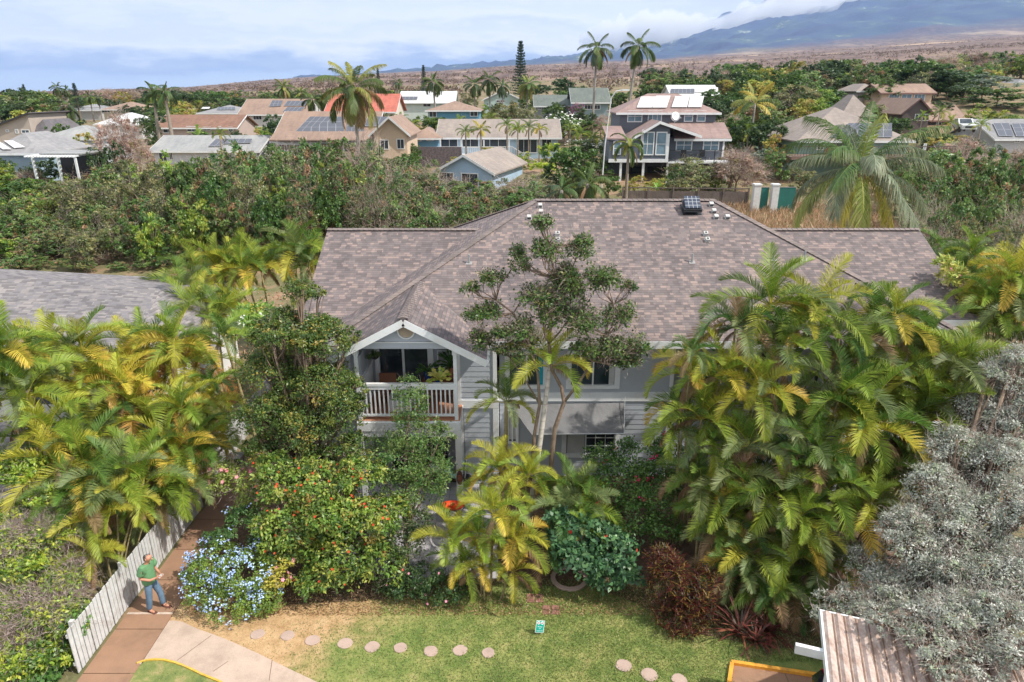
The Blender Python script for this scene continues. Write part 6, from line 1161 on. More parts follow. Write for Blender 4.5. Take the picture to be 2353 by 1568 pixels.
# named trees between the houses: x, top y, distance, width, kind, label
TL = [(1235, 395, 66, 80, 'bright', 'yellow green shrub behind the left hip of the main roof'), (1400, 400, 68, 70, 'green', 'green shrub between the foxtail palm and the street lamp'), (1380, 360, 76, 80, 'green', 'green bush left below the slate house'), (1280, 360, 78, 80, 'green', 'green bush before the pale blue house steps'), (1200, 345, 84, 60, 'bright', 'light green bush at the pale blue house corner'), (1560, 385, 70, 60, 'green', 'dark green bush under the slate house deck'), (1650, 372, 72, 60, 'dark', 'dark bush at the right corner under the slate house deck'), (2240, 225, 122, 90, 'green', 'green tree above the right hand parked truck'), (2320, 262, 104, 70, 'green', 'leafy bush left of the upper right shingle house'), (2170, 232, 116, 60, 'dark', 'dark tree right behind the low carport house'), (1870, 262, 92, 90, 'green', 'green tree at the left corner of the tan metal roofs'), (560, 310, 98, 60, 'green', 'green tree between white and beige houses'), (600, 290, 104, 60, 'bright', 'bright tree left of the solar array roof'), (870, 262, 108, 60, 'dark', 'dark tree between the coral roof and the beige gable'), (130, 285, 98, 70, 'green', 'green tree behind the bluish cottage roof'), (40, 275, 106, 70, 'olive', 'olive tree behind the beige sloping roof'), (240, 290, 96, 70, 'green', 'green tree behind the pinkish dry tree'), (345, 268, 102, 60, 'green', 'green tree at the foot of the royal palms'),
 (270, 262, 72, 110, 'pink', 'pinkish grey half dry bushy tree left of the blue white house'), (230, 330, 68, 80, 'dark', 'dark green conical bushy tree at left in front of the pinkish dry tree'), (185, 305, 84, 90, 'yellow', 'yellow green rounded tree in front of the bluish cottage'), (60, 395, 66, 170, 'bright', 'broad bright green mango like tree under the patio canopy'), (0, 370, 70, 110, 'bright', 'bright green tree crown cut by the left edge'), (130, 400, 64, 90, 'bright', 'yellow green shrub right of the broad bright tree'), (280, 372, 66, 80, 'green', 'fresh green bushy tree below the pinkish dry tree'), (340, 395, 65, 90, 'olive', 'olive shrub in front of the blue white house gable'),
 (635, 262, 95, 100, 'dark', 'round brownish green tree between white house and solar roof'), (628, 330, 78, 70, 'green', 'green shrub below the round brownish tree'), (700, 330, 76, 70, 'green', 'low green shrub before the beige porch'), (420, 210, 180, 90, 'umbrella', 'wide dark monkeypod tree on the left horizon'), (385, 200, 200, 110, 'umbrella', 'largest dark flat crowned tree left of centre'), (508, 217, 185, 66, 'umbrella', 'dark dome shaped tree beside the utility pole'), (595, 219, 190, 55, 'umbrella', 'small umbrella shaped tree on the dry slope'),
 (375, 250, 140, 110, 'green', 'green tree mass behind the rust brown roof'), (430, 262, 135, 60, 'green', 'green bushes left of the skylight roof'), (480, 268, 125, 60, 'bright', 'light green shrub right of the rust brown roof ridge'),
 (780, 255, 150, 70, 'dark', 'dark tree behind the coral roof'), (900, 205, 190, 60, 'dark', 'dark tree behind the white metal roof'), (1305, 180, 185, 115, 'dark', 'large round blue green tree right of the Norfolk pine'), (1230, 195, 190, 80, 'dark', 'dark tree left of the large round blue green one'), (1170, 225, 120, 120, 'olive', 'weeping olive yellow tree in the middle of the houses'), (1215, 245, 112, 70, 'olive', 'smaller weeping olive tree beside the middle one'),
 (1300, 255, 108, 100, 'whitefl', 'dark shrub dotted with white flowers behind the pale blue house'), (1345, 320, 88, 130, 'whitefl', 'large green shrub with many white flowers left of the slate house'), (1260, 325, 80, 60, 'lime', 'lime yellow slender tree right of the small blue gable'), (1250, 370, 76, 70, 'lime', 'lower lime yellow bush beside the slender one'), (1200, 400, 70, 60, 'olive', 'olive shrub at the corner of the small blue house'), (1130, 338, 86, 110, 'yellow', 'pale yellowish bush above the small blue gable'), (1050, 360, 80, 60, 'yellow', 'pale bush left of the small blue gable'), (1325, 235, 125, 70, 'magenta', 'magenta flowering shrub below the green roofed house'), (1290, 400, 72, 90, 'olive', 'olive bush left of the foxtail palm'), (1330, 395, 71, 100, 'bright', 'light green bush between foxtail palm and pale bush'),
 (1700, 347, 70, 150, 'pink', 'rounded brownish pink flowering tree right of the slate house'), (1760, 265, 84, 130, 'dark', 'dense dark green tree right of the slate house'), (1700, 290, 90, 70, 'grey', 'grey green tree touching the slate house eave'), (1750, 330, 78, 80, 'grey', 'pale grey leaved shrub below the dense dark tree'), (1800, 330, 76, 90, 'koa', 'green bush before the right deck'), (1840, 300, 100, 90, 'dark', 'dark tree left of the tan metal roofs'), (1780, 195, 150, 90, 'green', 'green tree above the yellow crowned palm'), (1850, 180, 145, 120, 'dark', 'broad dark tree mass on the right skyline'), (1930, 172, 140, 120, 'dark', 'dark tree mass left of the upper orange house'), (1900, 215, 120, 140, 'dark', 'wide dark tree below the right skyline mass'), (1830, 225, 115, 120, 'dark', 'dark rounded tree left of the square tan roof'), (2000, 190, 150, 60, 'dark', 'small dark tree behind the upper orange house'), (2065, 180, 160, 50, 'dark', 'round dark tree on the dry hill edge'), (2190, 150, 140, 160, 'dark', 'huge dark tree right of the upper orange house'), (2270, 165, 132, 150, 'grey', 'large pale leaved tree at upper right'), (2300, 200, 120, 130, 'green', 'leafy tree below the large pale one'), (2220, 190, 128, 110, 'dark', 'dark tree between the pale tree and the orange house'), (2340, 235, 118, 100, 'green', 'green tree at the right edge below the pale one'),
 (2250, 270, 105, 80, 'green', 'green shrub right of the parked truck'), (2160, 290, 96, 70, 'olive', 'olive shrub left of the parked truck'), (1960, 300, 74, 60, 'green', 'green shrub on the right deck side'), (2190, 320, 86, 90, 'grey', 'greyish bush in front of the parked truck'), (2270, 325, 84, 90, 'grey', 'greyish bush below the solar covered house'),
 (1600, 375, 72, 75, 'bright', 'light green papaya like shrub before the slate house'), (1460, 405, 70, 80, 'yellow', 'clipped yellow green hedge left under the slate house'), (1520, 408, 70, 80, 'yellow', 'clipped yellow green hedge right under the slate house'), (1640, 205, 150, 80, 'green', 'green tree right of the white roofed far house'), (1430, 208, 150, 70, 'green', 'green trees left of the solar hip roof'), (1480, 200, 150, 60, 'green', 'green tree behind the solar hip roof'), (1700, 205, 130, 70, 'green', 'fresh green tree left of the yellow crowned palm'),
 (960, 205, 185, 60, 'dark', 'dark trees behind the tall middle coconut palm'), (1070, 262, 112, 60, 'olive', 'olive shrub between the middle houses'), (880, 275, 105, 60, 'green', 'green shrub right of the beige gable'), (950, 330, 84, 40, 'green', 'leafy shrub by the lava rock wall')]
for t in TL: tree(*t[:5], t[5])
# filler: gardens between houses, kept below the sight lines to them
prot = [(h[1] - 12, h[2] + 12, h[3] - 45, h[3] + (12 if h[4] < 100 else 5), h[4]) for h in HS] + [(1395, 1690, 215, 360, 75), (1230, 1400, 200, 262, 130), (2190, 2230, 284, 306, 99)]
FK = ['green', 'dark', 'bright', 'olive', 'green', 'yellow', 'koa', 'pink', 'green', 'dark']
FN = {'green': 'green garden tree between the hillside houses', 'dark': 'dark garden tree between the hillside houses', 'bright': 'bright green garden bush between the hillside houses', 'olive': 'olive garden bush between the hillside houses', 'yellow': 'yellowish garden bush between the hillside houses', 'koa': 'feathery garden bush between the hillside houses', 'pink': 'half dry pinkish bush between the hillside houses'}
cnt = 0
for i in range(3200):
    Y = 67 + 170 * rt.random(); x = rt.uniform(-40, 2390); k = rt.choice(FK); h = rt.uniform(2.5, 6.5) * (1.25 if Y > 120 else 1); w = h * rt.uniform(1.0, 1.7)
    X = ray(x, 300)[0] * Y; g = zt(X, Y); 
    def proj(z): 
        a = math.atan2(H - z, Y); return 784 + F * math.tan(a - PITCH)
    yt, yb_ = proj(g + h), proj(g); wp = w / PW(1, yt, Y)
    bad = any(x + wp / 2 > a and x - wp / 2 < b_ and Y < D + 14 and (Y > D - 1 or (yt < d2)) and yb_ > c for a, b_, c, d2, D in prot)
    if bad and Y > 95 and h < 5.2 and rt.random() < .10: bad = False
    if bad or yt < 205 and x < 1500: continue
    tree(x, yt, Y, wp, k, FN[k], 'tree' if k in ('green', 'dark') else 'shrub', 'garden trees and bushes filling the slope, ' + k, 'garden_tree' if k in ('green', 'dark') else 'garden_shrub'); cnt += 1
    if cnt > 480: break
# palms on the slope
cG = ((.07, .14, .03), (.25, .25, .07), (.14, .17, .05)); cY = ((.22, .27, .05), (.45, .38, .08), (.40, .34, .08)); cD = ((.05, .10, .045), (.2, .2, .1), (.10, .13, .06)); cB = ((.34, .25, .10), (.42, .3, .12), (.38, .28, .12)); cW = ((.17, .21, .13), (.36, .34, .2), (.26, .27, .17)); cO = ((.42, .36, .05), (.52, .42, .08), (.45, .33, .08))
CK = dict(pairs=60, ll=.9, vang=-8, hang=.9, lw=.06, petiole=.2)
CC = {'c': [crown(200 + i, 27, 4.0, 82, -45, 78, [cY, cG, cG, cY, cG, cY, cB], **CK) for i in range(2)], 'd': [crown(210 + i, 17, 3.6, 80, -45, 85, [cG, cD, cG, cD, cG, cG], **CK) for i in range(3)],
      'w': [crown(220, 28, 5.0, 84, -26, 84, [cG, cW, cW, cG, cW, cY, cO], pairs=70, ll=1.2, vang=-10, hang=1.1, lw=.045, petiole=.2)], 'o': [crown(230, 12, 3.6, 84, 5, 75, [cO, cY, cG, cO], **CK)],
      'r': [crown(240 + i, 12, 3.2, 80, -35, 95, [cG, cD, cG], pairs=60, ll=.75, vang=10, hang=1.3, lw=.05, petiole=.12) for i in range(2)], 'f': [crown(250, 11, 2.6, 75, -5, 125, [cG, cY, cG, cY], pairs=60, ll=.55, vang=35, hang=.9, lw=.06, petiole=.1)]}
def palm(x, yc, Y, r_px, kd, label, tr=.17, lean=0, mat=None, group=None, name='coconut_palm', base=None, nut=True):
    c = P(x, yc, Y); bx = c[0] - lean; g = zt(bx, Y); e = empty(name, (bx, Y, g), label, 'palm', group); q = (lean, 0, c[2] - g); R0 = {'c': 3.6, 'd': 3.3, 'w': 4.3, 'o': 3.0, 'r': 2.7, 'f': 2.2}.get(kd, 1.9); s = PW(r_px, yc, Y) / R0
    link('trunk', stem((0, 0, -.3), (q[0], q[1], q[2] + .1), tr, 10, mat or M_CBARK, .3), e); o = link('crown', rt.choice(CC[kd] if kd in CC else AR[kd]), e, q); o.scale = (s, s, s); o.rotation_euler = (0, 0, rt.uniform(0, 6.28))
    if nut and kd in 'cdw' and Y < 90:
        m = MB()
        for k in range(9): a = k * 2.4; m.lathe([(.02, -.13), (.1, -.07), (.12, 0), (.08, .1), (.01, .14)], (.28 * s * math.cos(a), .28 * s * math.sin(a), -.25 - .08 * (k % 3)), 8)
        m.build('coconuts', paint('coconut_husk', (.30, .17, .08), .7), e, smooth=True, loc=q)
    return e
palm(1975, 392, 39, 172, 'w', 'large windswept coconut palm with grey trunk behind the right wing of the roof', .2, .3)
palm(813, 205, 76, 88, 'c', 'big yellow green coconut palm with hanging fronds left of centre', .2, 0)
palm(1372, 112, 122, 48, 'd', 'left one of the two very tall coconut palms against the sky', .2, .3)
palm(1466, 108, 122, 50, 'd', 'right one of the two very tall coconut palms against the sky', .2, 1.2)
palm(995, 190, 150, 33, 'd', 'coconut palm above the white metal roof', .2, -.3); palm(1735, 240, 90, 55, 'o', 'palm with upright golden fronds right of the slate house', .16, .1)
palm(1445, 335, 66, 50, 'f', 'foxtail palm with plump fronds in front of the slate house', .15, 0, M_PBARK, name='foxtail_palm')
palm(352, 215, 98, 36, 'r', 'left royal palm of the pair with feathery drooping crowns', .22, .3, M_PBARK, name='royal_palm'); palm(378, 212, 96, 38, 'r', 'right royal palm of the pair with feathery drooping crowns', .24, 0, M_PBARK, name='royal_palm')
for a in ((132, 202, 170, 20, 'd', 'small coconut palm on the far left skyline'), (152, 208, 172, 16, 'd', 'second small coconut palm right of the first on the far left skyline'), (155, 245, 110, 36, 'd', 'palm with pale trunk right of the beige sloping roofed house'), (90, 222, 165, 22, 'c', 'yellowish palm left of the dark pine pair'), (205, 222, 170, 18, 'd', 'palm right of the second small pine'), (225, 225, 168, 18, 'd', 'palm behind the orange far roof'), (652, 202, 160, 26, 'c', 'bushy palm on the skyline left of the big coconut palm'), (690, 215, 160, 22, 'c', 'lower bushy palm next to the skyline one'), (715, 230, 130, 30, 'd', 'palm left of the coral roof'), (745, 225, 132, 28, 'd', 'palm touching the coral roof'), (914, 190, 190, 15, 'd', 'tiny palm on the slope left of the white roof'), (1090, 195, 155, 30, 'd', 'leftmost of three dark palms left of the Norfolk pine'), (1125, 185, 155, 33, 'd', 'middle of three dark palms left of the Norfolk pine'), (1155, 198, 155, 26, 'd', 'rightmost of three dark palms left of the Norfolk pine'), (1212, 195, 150, 32, 'c', 'palm at the foot of the Norfolk pine'), (1702, 165, 190, 20, 'd', 'dark palm on the skyline above the golden palm'), (1595, 182, 185, 15, 'd', 'left of two small palms above the white roof'), (1618, 183, 185, 15, 'd', 'right of two small palms above the white roof'), (1912, 170, 170, 14, 'd', 'small palm rising from the right skyline trees')):
    palm(*a, tr=.15, name='palm')
for a in ((1070, 305, 88, 26, 'g', 'leftmost of the slim palms before the pale blue house'), (1105, 300, 88, 26, 'o', 'second of the slim palms before the pale blue house'), (1165, 290, 89, 28, 'g', 'third of the slim palms before the pale blue house'), (1190, 300, 88, 26, 'm', 'fourth of the slim palms before the pale blue house'), (1215, 295, 90, 28, 'g', 'fifth of the slim palms before the pale blue house'), (1240, 300, 90, 26, 'm', 'rightmost of the slim palms before the pale blue house')):
    palm(*a, tr=.1, name='slim_palm', mat=M_PBARK)
for i, (x, yc, Y, r) in enumerate(((870, 300, 105, 24), (920, 280, 112, 28), (945, 292, 108, 28), (985, 285, 110, 26), (900, 312, 100, 24), (1055, 285, 105, 26), (1020, 292, 102, 24), (1130, 275, 105, 24), (1335, 310, 92, 26), (1365, 320, 88, 26), (1310, 300, 98, 24), (1390, 300, 90, 24), (2160, 262, 100, 30), (2185, 285, 100, 26), (1720, 310, 84, 34), (2120, 270, 100, 20), (2255, 290, 96, 26))):
    palm(x, yc, Y, r, 'g', 'bushy green palm in the gardens between the houses', .1, mat=M_PBARK, group='bushy green garden palms', name='garden_palm')
palm(505, 312, 82, 24, 'g', 'small palm in front of the blue white house roof', .1, mat=M_PBARK, name='garden_palm')
for x, yc, Y, r, lb in ((1350, 425, 62, 62, 'dry tipped date palm crown just above the roof ridge'), (1290, 440, 60, 50, 'fan of brownish palm fronds left of the date palm'), (1225, 455, 58, 36, 'low green palm fronds behind the left hip of the roof')):
    palm(x, yc, Y, r, 'd', lb, .2, name='date_palm', nut=False)
for x, yc, Y, r, lb in ((1510, 425, 68, 26, 'banana plant with bright broad leaves under the slate house'), (455, 300, 96, 26, 'banana plants before the rust brown roofed house')):
    p = P(x, yc + 12, Y); g = zt(p[0], Y); e = empty('banana_plant', (p[0], Y, g), lb, 'banana plant'); rg = np.random.default_rng(7); m = MB(); h = max(p[2] - g, .3); m.tube([(0, 0, -.2), (0, 0, h)], [.15, .1], 8); m.build('trunk', M_ABARK, e); V = []; rr = PW(r, yc, Y)
    n = 11; a = rg.uniform(0, 6.28, n); el = rg.uniform(.5, 1.4, n); d = np.stack([np.cos(a) * np.cos(el), np.sin(a) * np.cos(el), np.sin(el)], 1); cur = np.tile([[0, 0, h]], (n, 1)).astype(float); out = []
    C = pal(rg, n, [(.22, .38, .05), (.32, .44, .08)])
    for j in range(4): out.append(leaves(cur, d, np.array([[0, 0, 1.0]]) + 0 * d, rr / 4 * 1.35, rr * .24, C, .1)); cur = cur + unit(d) * rr / 4; d = unit(d - [0, 0, .3])
    V, Fq, C = merge(out); link('leaves', nmesh('leaves', V, Fq, M_LEAF, C), e)
# Norfolk pines: tiers of upswept branches
def norfolk(seed, tiers=20):
    rg = np.random.default_rng(seed); out = []; P0 = []; D = []; S = []
    for t in range(tiers):
        z = .12 + .86 * t / tiers; r = .5 * (1 - z) ** .8 * (.25 / .5 + .5) + .02
        for k in range(7):
            a = 6.28 * k / 7 + t * .5 + rg.normal() * .15; rr_ = r * rg.uniform(.75, 1.15)
            for q in np.linspace(.12, 1, 12):
                for s in range(4): P0.append((q * rr_ * math.cos(a), q * rr_ * math.sin(a), z + .02 * q + rg.normal() * .004)); D.append((math.cos(a) * .7 + rg.normal() * .7, math.sin(a) * .7 + rg.normal() * .7, .5 + rg.normal() * .3)); S.append(.045 * rg.uniform(.6, 1.2))
    P0 = np.array(P0); D = np.array(D); n = len(P0); S = np.array(S); C = pal(rg, n, [(.035, .065, .05), (.05, .085, .06), (.025, .05, .04)]); V, Q, C = leaves(P0, D, rg.normal(size=(n, 3)), S, S * .35, C); return nmesh('crown', V, [Q], M_LEAF, C)
NP = [norfolk(1), norfolk(2)]
for x, yt, yb_, Y, w, lb in ((1196, 92, 215, 165, 46, 'tallest Norfolk pine standing against the sky near the centre'), (168, 190, 240, 150, 26, 'right one of two dark Norfolk pines on the left skyline'), (52, 193, 245, 160, 20, 'left one of two dark Norfolk pines on the left skyline'), (867, 150, 200, 175, 16, 'small Norfolk pine just right of the big coconut palm'), (972, 148, 210, 170, 22, 'thin ragged Norfolk pine left of the middle coconut palm'), (1493, 172, 205, 185, 9, 'narrow column shaped cypress right of the tall coconut palms')):
    p, q = P(x, yt, Y), P(x, yb_, Y); g = zt(p[0], Y); z0 = min(q[2], g + 3); e = empty('norfolk_pine' if 'pine' in lb else 'cypress', (p[0], Y, g), lb, 'tree'); h = p[2] - z0; c = link('crown', NP[0 if w > 20 else 1], e, (0, 0, z0 - g)); w_ = PW(w, yt, Y) * 1.1; c.scale = (w_, w_, h)
    m = MB(); m.tube([(0, 0, -.3), (0, 0, p[2] - g - .3)], [.25, .03], 7); m.build('trunk', M_BARK, e)
# dry scrub on the far slope: one uncountable cover
rg = np.random.default_rng(3); N = 9000; u = rg.uniform(-.95, .95, N); Ys = 235 * (2400 / 235) ** (rg.random(N) ** 1.0); X = u * Ys; Z = np.array([hz(a, b_) + fbm(a / 130, b_ / 260, 5) * 9 if b_ > 330 else zt(a, b_) + 0 for a, b_ in zip(X, Ys)]); dens = np.array([vn(a / 60, b_ / 90) for a, b_ in zip(X, Ys)]); kp = dens > .34; X, Ys, Z = X[kp], Ys[kp], Z[kp]; N = len(X)
parts = []; sz = rg.uniform(1.6, 4.2, N); 
for j in range(20):
    off = rg.normal(size=(N, 3)) * sz[:, None] * np.array([.36, .36, .2]); p = np.stack([X, Ys, Z + sz * .25], 1) + off; C = pal(rg, N, [(.16, .11, .08), (.22, .15, .11), (.10, .08, .055), (.12, .12, .06), (.28, .20, .14)], (3, 3, 2, 1, 2)); parts.append(leaves(p, rg.normal(size=(N, 3)), rg.normal(size=(N, 3)) * .6 + [0, -.3, 1], sz * .32, sz * .24, C, .3))
V, Fq, C = merge(parts); o = link('dry_scrub', nmesh('dry_scrub', V, Fq, M_LEAF, C)); tag(o, kind='stuff')
# dry grass tufts and scrub behind the roof at right
def grass(name, n, fx, cols, ln, wd, seed, zf=None, lean=.5):
    rg = np.random.default_rng(seed); XY = fx(rg, n); Z = np.array([zt(a, b_) for a, b_ in XY]) if zf is None else np.full(len(XY), zf); p = np.column_stack([XY, Z]); n = len(p); d = np.stack([rg.normal(size=n) * lean, rg.normal(size=n) * lean, np.ones(n)], 1); C = pal(rg, n, cols, None, .25)
    V, Q, C = leaves(p, d, rg.normal(size=(n, 3)), ln * rg.uniform(.6, 1.3, n), wd, C, 0); o = link(name, nmesh(name, V, [Q], M_LEAF, C)); return tag(o, kind='stuff')
grass('dry_grass', 26000, lambda r, n: np.column_stack([r.uniform(11, 34, n), r.uniform(36, 66, n)]), [(.50, .32, .19), (.40, .24, .14), (.58, .42, .26), (.30, .24, .12)], .7, .07, 5)
# ================================================================ FENCE, CARPORT, PERSON, SMALL THINGS
def picket(label, X, y0, y1, h, seed):
    rr = random.Random(seed); e = empty('picket_fence', (X, y0, 0), label, 'fence'); m = MB(); y = 0; L_ = y1 - y0
    while y < L_ - .1: w = .112; t = rr.uniform(-.008, .008); m.box(t, t + .02, y, y + w, .05, h + rr.uniform(-.012, .012)); y += .142
    m.build('boards', M_FENCE, e); m = MB()
    for z in (.25, h - .22): m.box(-.06, -.012, 0, L_, z, z + .09)
    m.build('rails', M_FENCE, e); y = .3
    while y < L_: m = MB(); m.box(-.16, -.062, y, y + .1, -.1, h - .02); m.build('post', M_FENCE, e); y += 2.1
M_FENCE = paint('white_fence_paint', (.58, .59, .60), .7, .14, 5, dirt=(.34, .28, .24))
picket('white board fence along the near walkway behind the standing man', -10.12, 12.3, 19.1, 1.28, 1)
picket('white board fence continuing farther back under the palms', -10.45, 19.5, 27.0, 1.3, 2)
# left neighbour building
nb = empty('neighbour_building', (-17.5, 26.5, 0), 'white walled neighbouring house with light grey shingle roof behind the left palms', 'house'); o_ = Vector((17.5, -26.5, 0))
def nbb(m, nm, mt, **k): m.v = [tuple(Vector(v) + o_) for v in m.v]; return m.build(nm, mt, nb, **k)
m = MB(); ra, rb_ = P(-60, 606, 29), P(130, 648, 27.5); rc_, rd = P(285, 668, 26.5), P(420, 720, 24)
el = Vector((-28, 21.4, 3.9)); er = Vector((-13.4, 21.4, 3.9)); er2 = Vector((-12.6, 27.5, 3.9)); rl = Vector((-28, 27.5, 6.3)); rr_ = Vector((-17.4, 27.5, 5.3)); rt_ = Vector((-14.8, 27.8, 4.95))
for f_ in ([el, er, rt_, rr_, rl], [er, er2, rt_], [Vector((-28, 33, 3.9)), rl, rr_, rt_, er2, Vector((-14, 33, 3.9))]): slab(m, [tuple(v) for v in f_], .14)
nbb(m, 'roof', M_ROOF2, uv=True)
m = MB(); m.box(-27.5, -13.9, 22, 32.4, 0, 3.85); nbb(m, 'wall', paint('white_stucco', (.70, .69, .68), .8, .05, 1)); m = MB(); m.box(-28, -13.4, 21.33, 21.37, 3.65, 3.88); nbb(m, 'fascia', M_WHITE)
for x in (-16.2, -19.5): m = MB(); m.box(x - .7, x + .7, 21.93, 21.985, 2.3, 3.4); nbb(m, 'window', M_WHITE); m = MB(); m.box(x - .6, x + .6, 21.90, 21.925, 2.4, 3.3); nbb(m, 'pane', M_GLASS)
m = MB(); slab(m, [(-22, 17.2, 1.9), (-12.6, 17.2, 1.9), (-12.6, 19.6, 2.9), (-22, 19.6, 2.9)], .12); nbb(m, 'lower_roof', M_ROOF2, uv=True); m = MB(); m.box(-22, -12.9, 17.6, 21.9, 0, 1.85); nbb(m, 'lower_wall', MATS['white_stucco'])
# carport
b = NB('corrugated_metal', Roughness=.55); v = b.co('Object'); mp = b.n('ShaderNodeMapping'); b.l(v, mp.inputs[0]); mp.inputs['Scale'].default_value = (3, .5, 1)
k = b.ramp(b.noise(mp.outputs[0], 3, 8, .7), [(.3, (.58, .50, .46)), (.5, (.50, .40, .35)), (.66, (.34, .23, .18)), (.8, (.18, .11, .08))]); b.base(b.mix(1.0, k, b.ramp(b.noise(v, 14, 5, .7), [(.35, (.8, .78, .76)), (.65, (1.12, 1.1, 1.1))]), 'MULTIPLY'))
A, B = PZ(1890, 1406, 2.6), PZ(1908, 1568, 2.6); dirv = Vector((B[0] - A[0], B[1] - A[1], 0)).normalized(); rv = Vector((-dirv.y, dirv.x, 0)); rv = rv if rv.x > 0 else -rv
cp_ = empty('carport', (A[0] + 2.4, A[1] - 2.2, 0), 'carport with rusty corrugated metal roof half covered by silver foliage', 'carport'); co_ = Vector((-(A[0] + 2.4), -(A[1] - 2.2), 0)); Av = Vector((A[0], A[1], 2.6))
m = MB(); per = .22; nw = 24; vs = []
for i in range(nw * 4 + 1):
    s = i * per / 4; dz = [0, .05, .05, 0][i % 4]; 
    for t in (0, 5.2): vs.append(Av + rv * s + dirv * t + Vector((0, 0, dz - .02 * t)) + co_)
m.add(vs, [(2 * i, 2 * i + 1, 2 * i + 3, 2 * i + 2) for i in range(nw * 4)]); m.build('roof_sheet', b.m, cp_)
m = MB()
for i in range(nw): a_ = Av + rv * (per * i - .0275) + Vector((0, 0, .012)) + co_; m.beam(a_, a_ + dirv * 5.2 + Vector((0, 0, -.104)), .022, .006)
m.build('rust_streaks', paint('rust_dirt', (.22, .14, .10), .95, .6, 3), cp_)
def cb(a, q, w, h, nm, mt): m = MB(); m.beam(Av + rv * a[0] + dirv * a[1] + Vector((0, 0, a[2])) + co_, Av + rv * q[0] + dirv * q[1] + Vector((0, 0, q[2])) + co_, w, h); m.build(nm, mt, cp_)
cb((-.03, 0, -.06), (-.03, 5.2, -.16), .04, .18, 'edge_board', M_WHITE); cb((-.05, -.03, -.07), (5.2, -.03, -.07), .04, .16, 'edge_board', M_WHITE)
for a in ((.15, 1.0), (.15, 4.6), (4.9, .4), (4.9, 4.6)): cb((a[0], a[1], -.12), (a[0], a[1], -2.6), .12, .12, 'post', M_WHITE)
cb((-.55, 1.05, -.17), (5, 1.05, -.17), .09, .2, 'beam', M_WHITE); cb((-.02, 3.6, -.2), (5, 3.6, -.2), .09, .2, 'beam', M_WHITE)
# dark car under the carport, only its tail shows
c0 = Av + rv * .86 + dirv * 2.0; car = empty('parked_car', (c0.x, c0.y, 0), 'dark blue car parked under the rusty carport roof, only its rounded corner visible', 'car'); car.rotation_euler = (0, 0, math.atan2(dirv.y, dirv.x) + math.pi / 2)
MCAR = paint('dark_car_paint', (.012, .016, .03), .12, .05); m = MB(); secs = [(-2.25, .45, .8, .70), (-2.1, .35, .98, .80), (-1.3, .3, 1.05, .88), (-.7, .3, 1.5, .80), (.9, .3, 1.52, .80), (1.7, .3, 1.25, .84), (2.2, .4, 1.0, .78)]
vs = []
for y, z0, z1, w in secs:
    for k in range(12): t = math.pi * 2 * k / 12; cx_, cz = math.cos(t), math.sin(t); vs.append((math.copysign(abs(cx_) ** .45, cx_) * w * (1 if cz < .3 else .88), y, (z0 + z1) / 2 + math.copysign(abs(cz) ** .55, cz) * (z1 - z0) / 2))
m.add(vs, [(j * 12 + i, j * 12 + (i + 1) % 12, (j + 1) * 12 + (i + 1) % 12, (j + 1) * 12 + i) for j in range(len(secs) - 1) for i in range(12)] + [tuple(range(11, -1, -1)), tuple(range(72, 84))]); bo = m.build('body', MCAR, car, smooth=True)
for s in (-1, 1):
    for y in (-1.45, 1.4): m = MB(); m.tube([(s * .68, y, .32), (s * .88, y, .32)], .32, 16); m.build('wheel', M_BLACK, car)
    m = MB(); m.box(s * .45 - .18, s * .45 + .18, 2.17, 2.24, .78, .92); m.build('tail_light', paint('tail_red', (.4, .02, .02), .2), car); m = MB(); m.box(s * .735 - .01, s * .735 + .01, -.6, .9, 1.08, 1.36); m.build('side_window', M_GLASS, car)
# lawn sign
p = PZ(1238, 1462, 0); sg = empty('lawn_sign', (p[0], p[1], 0), 'small teal sign with white border standing on the lawn', 'sign'); sg.rotation_euler = (R(-14), R(9), R(6)); sg.scale = (.86, .86, .86); M_TL = paint('teal_sign', (.0, .36, .28), .5, .03); M_SW = paint('sign_white', (.82, .86, .85), .5, .02)
m = MB(); m.box(-.125, .125, 0, .006, .10, .47); m.build('border', M_SW, sg); m = MB(); m.box(-.112, .112, -.003, -.0005, .113, .457); m.build('panel', M_TL, sg)
for x in (-.06, .06): m = MB(); m.tube([(x, .01, -.06), (x, .01, .2)], .005, 5); m.build('stake', M_METAL, sg)
def ring2(cx_, cz, r, mt, nm): m = MB(); m.prism([(cx_ + r * math.cos(t), -.0048, cz + r * math.sin(t)) for t in [k * math.pi / 9 for k in range(18)]], (0, .0018, 0)); m.build(nm, mt, sg)
ring2(-.056, .40, .047, M_SW, 'emblem'); ring2(.056, .40, .047, M_SW, 'emblem')
m = MB()
for cx_ in (-.056, .056): m.prism([(cx_ - .03, -.0062, .385), (cx_ + .03, -.0062, .385), (cx_ + .022, -.0062, .41), (cx_ + .028, -.0062, .428), (cx_ + .006, -.0062, .412), (cx_ - .028, -.0062, .41)], (0, .001, 0)); m.beam((cx_ - .032, -.0072, .372), (cx_ + .032, -.0072, .43), .001, .007)
m.build('pictogram', paint('pictogram', (.30, .03, .08), .6), sg)
def text(s, z, size):
    cu = bpy.data.curves.new('t', 'FONT'); cu.body = s; cu.size = size; cu.align_x = 'CENTER'; cu.extrude = .0006; ob = bpy.data.objects.new('lettering', cu); col.objects.link(ob); bpy.context.view_layer.update()
    me = bpy.data.meshes.new_from_object(ob.evaluated_get(bpy.context.evaluated_depsgraph_get())); bpy.data.objects.remove(ob); me.materials.clear(); me.materials.append(M_SW); o = link('lettering', me, sg, (0, -.0045, z)); o.rotation_euler = (R(90), 0, 0)
text('Please', .27, .055); text('be', .215, .055); text('respectful', .15, .046)
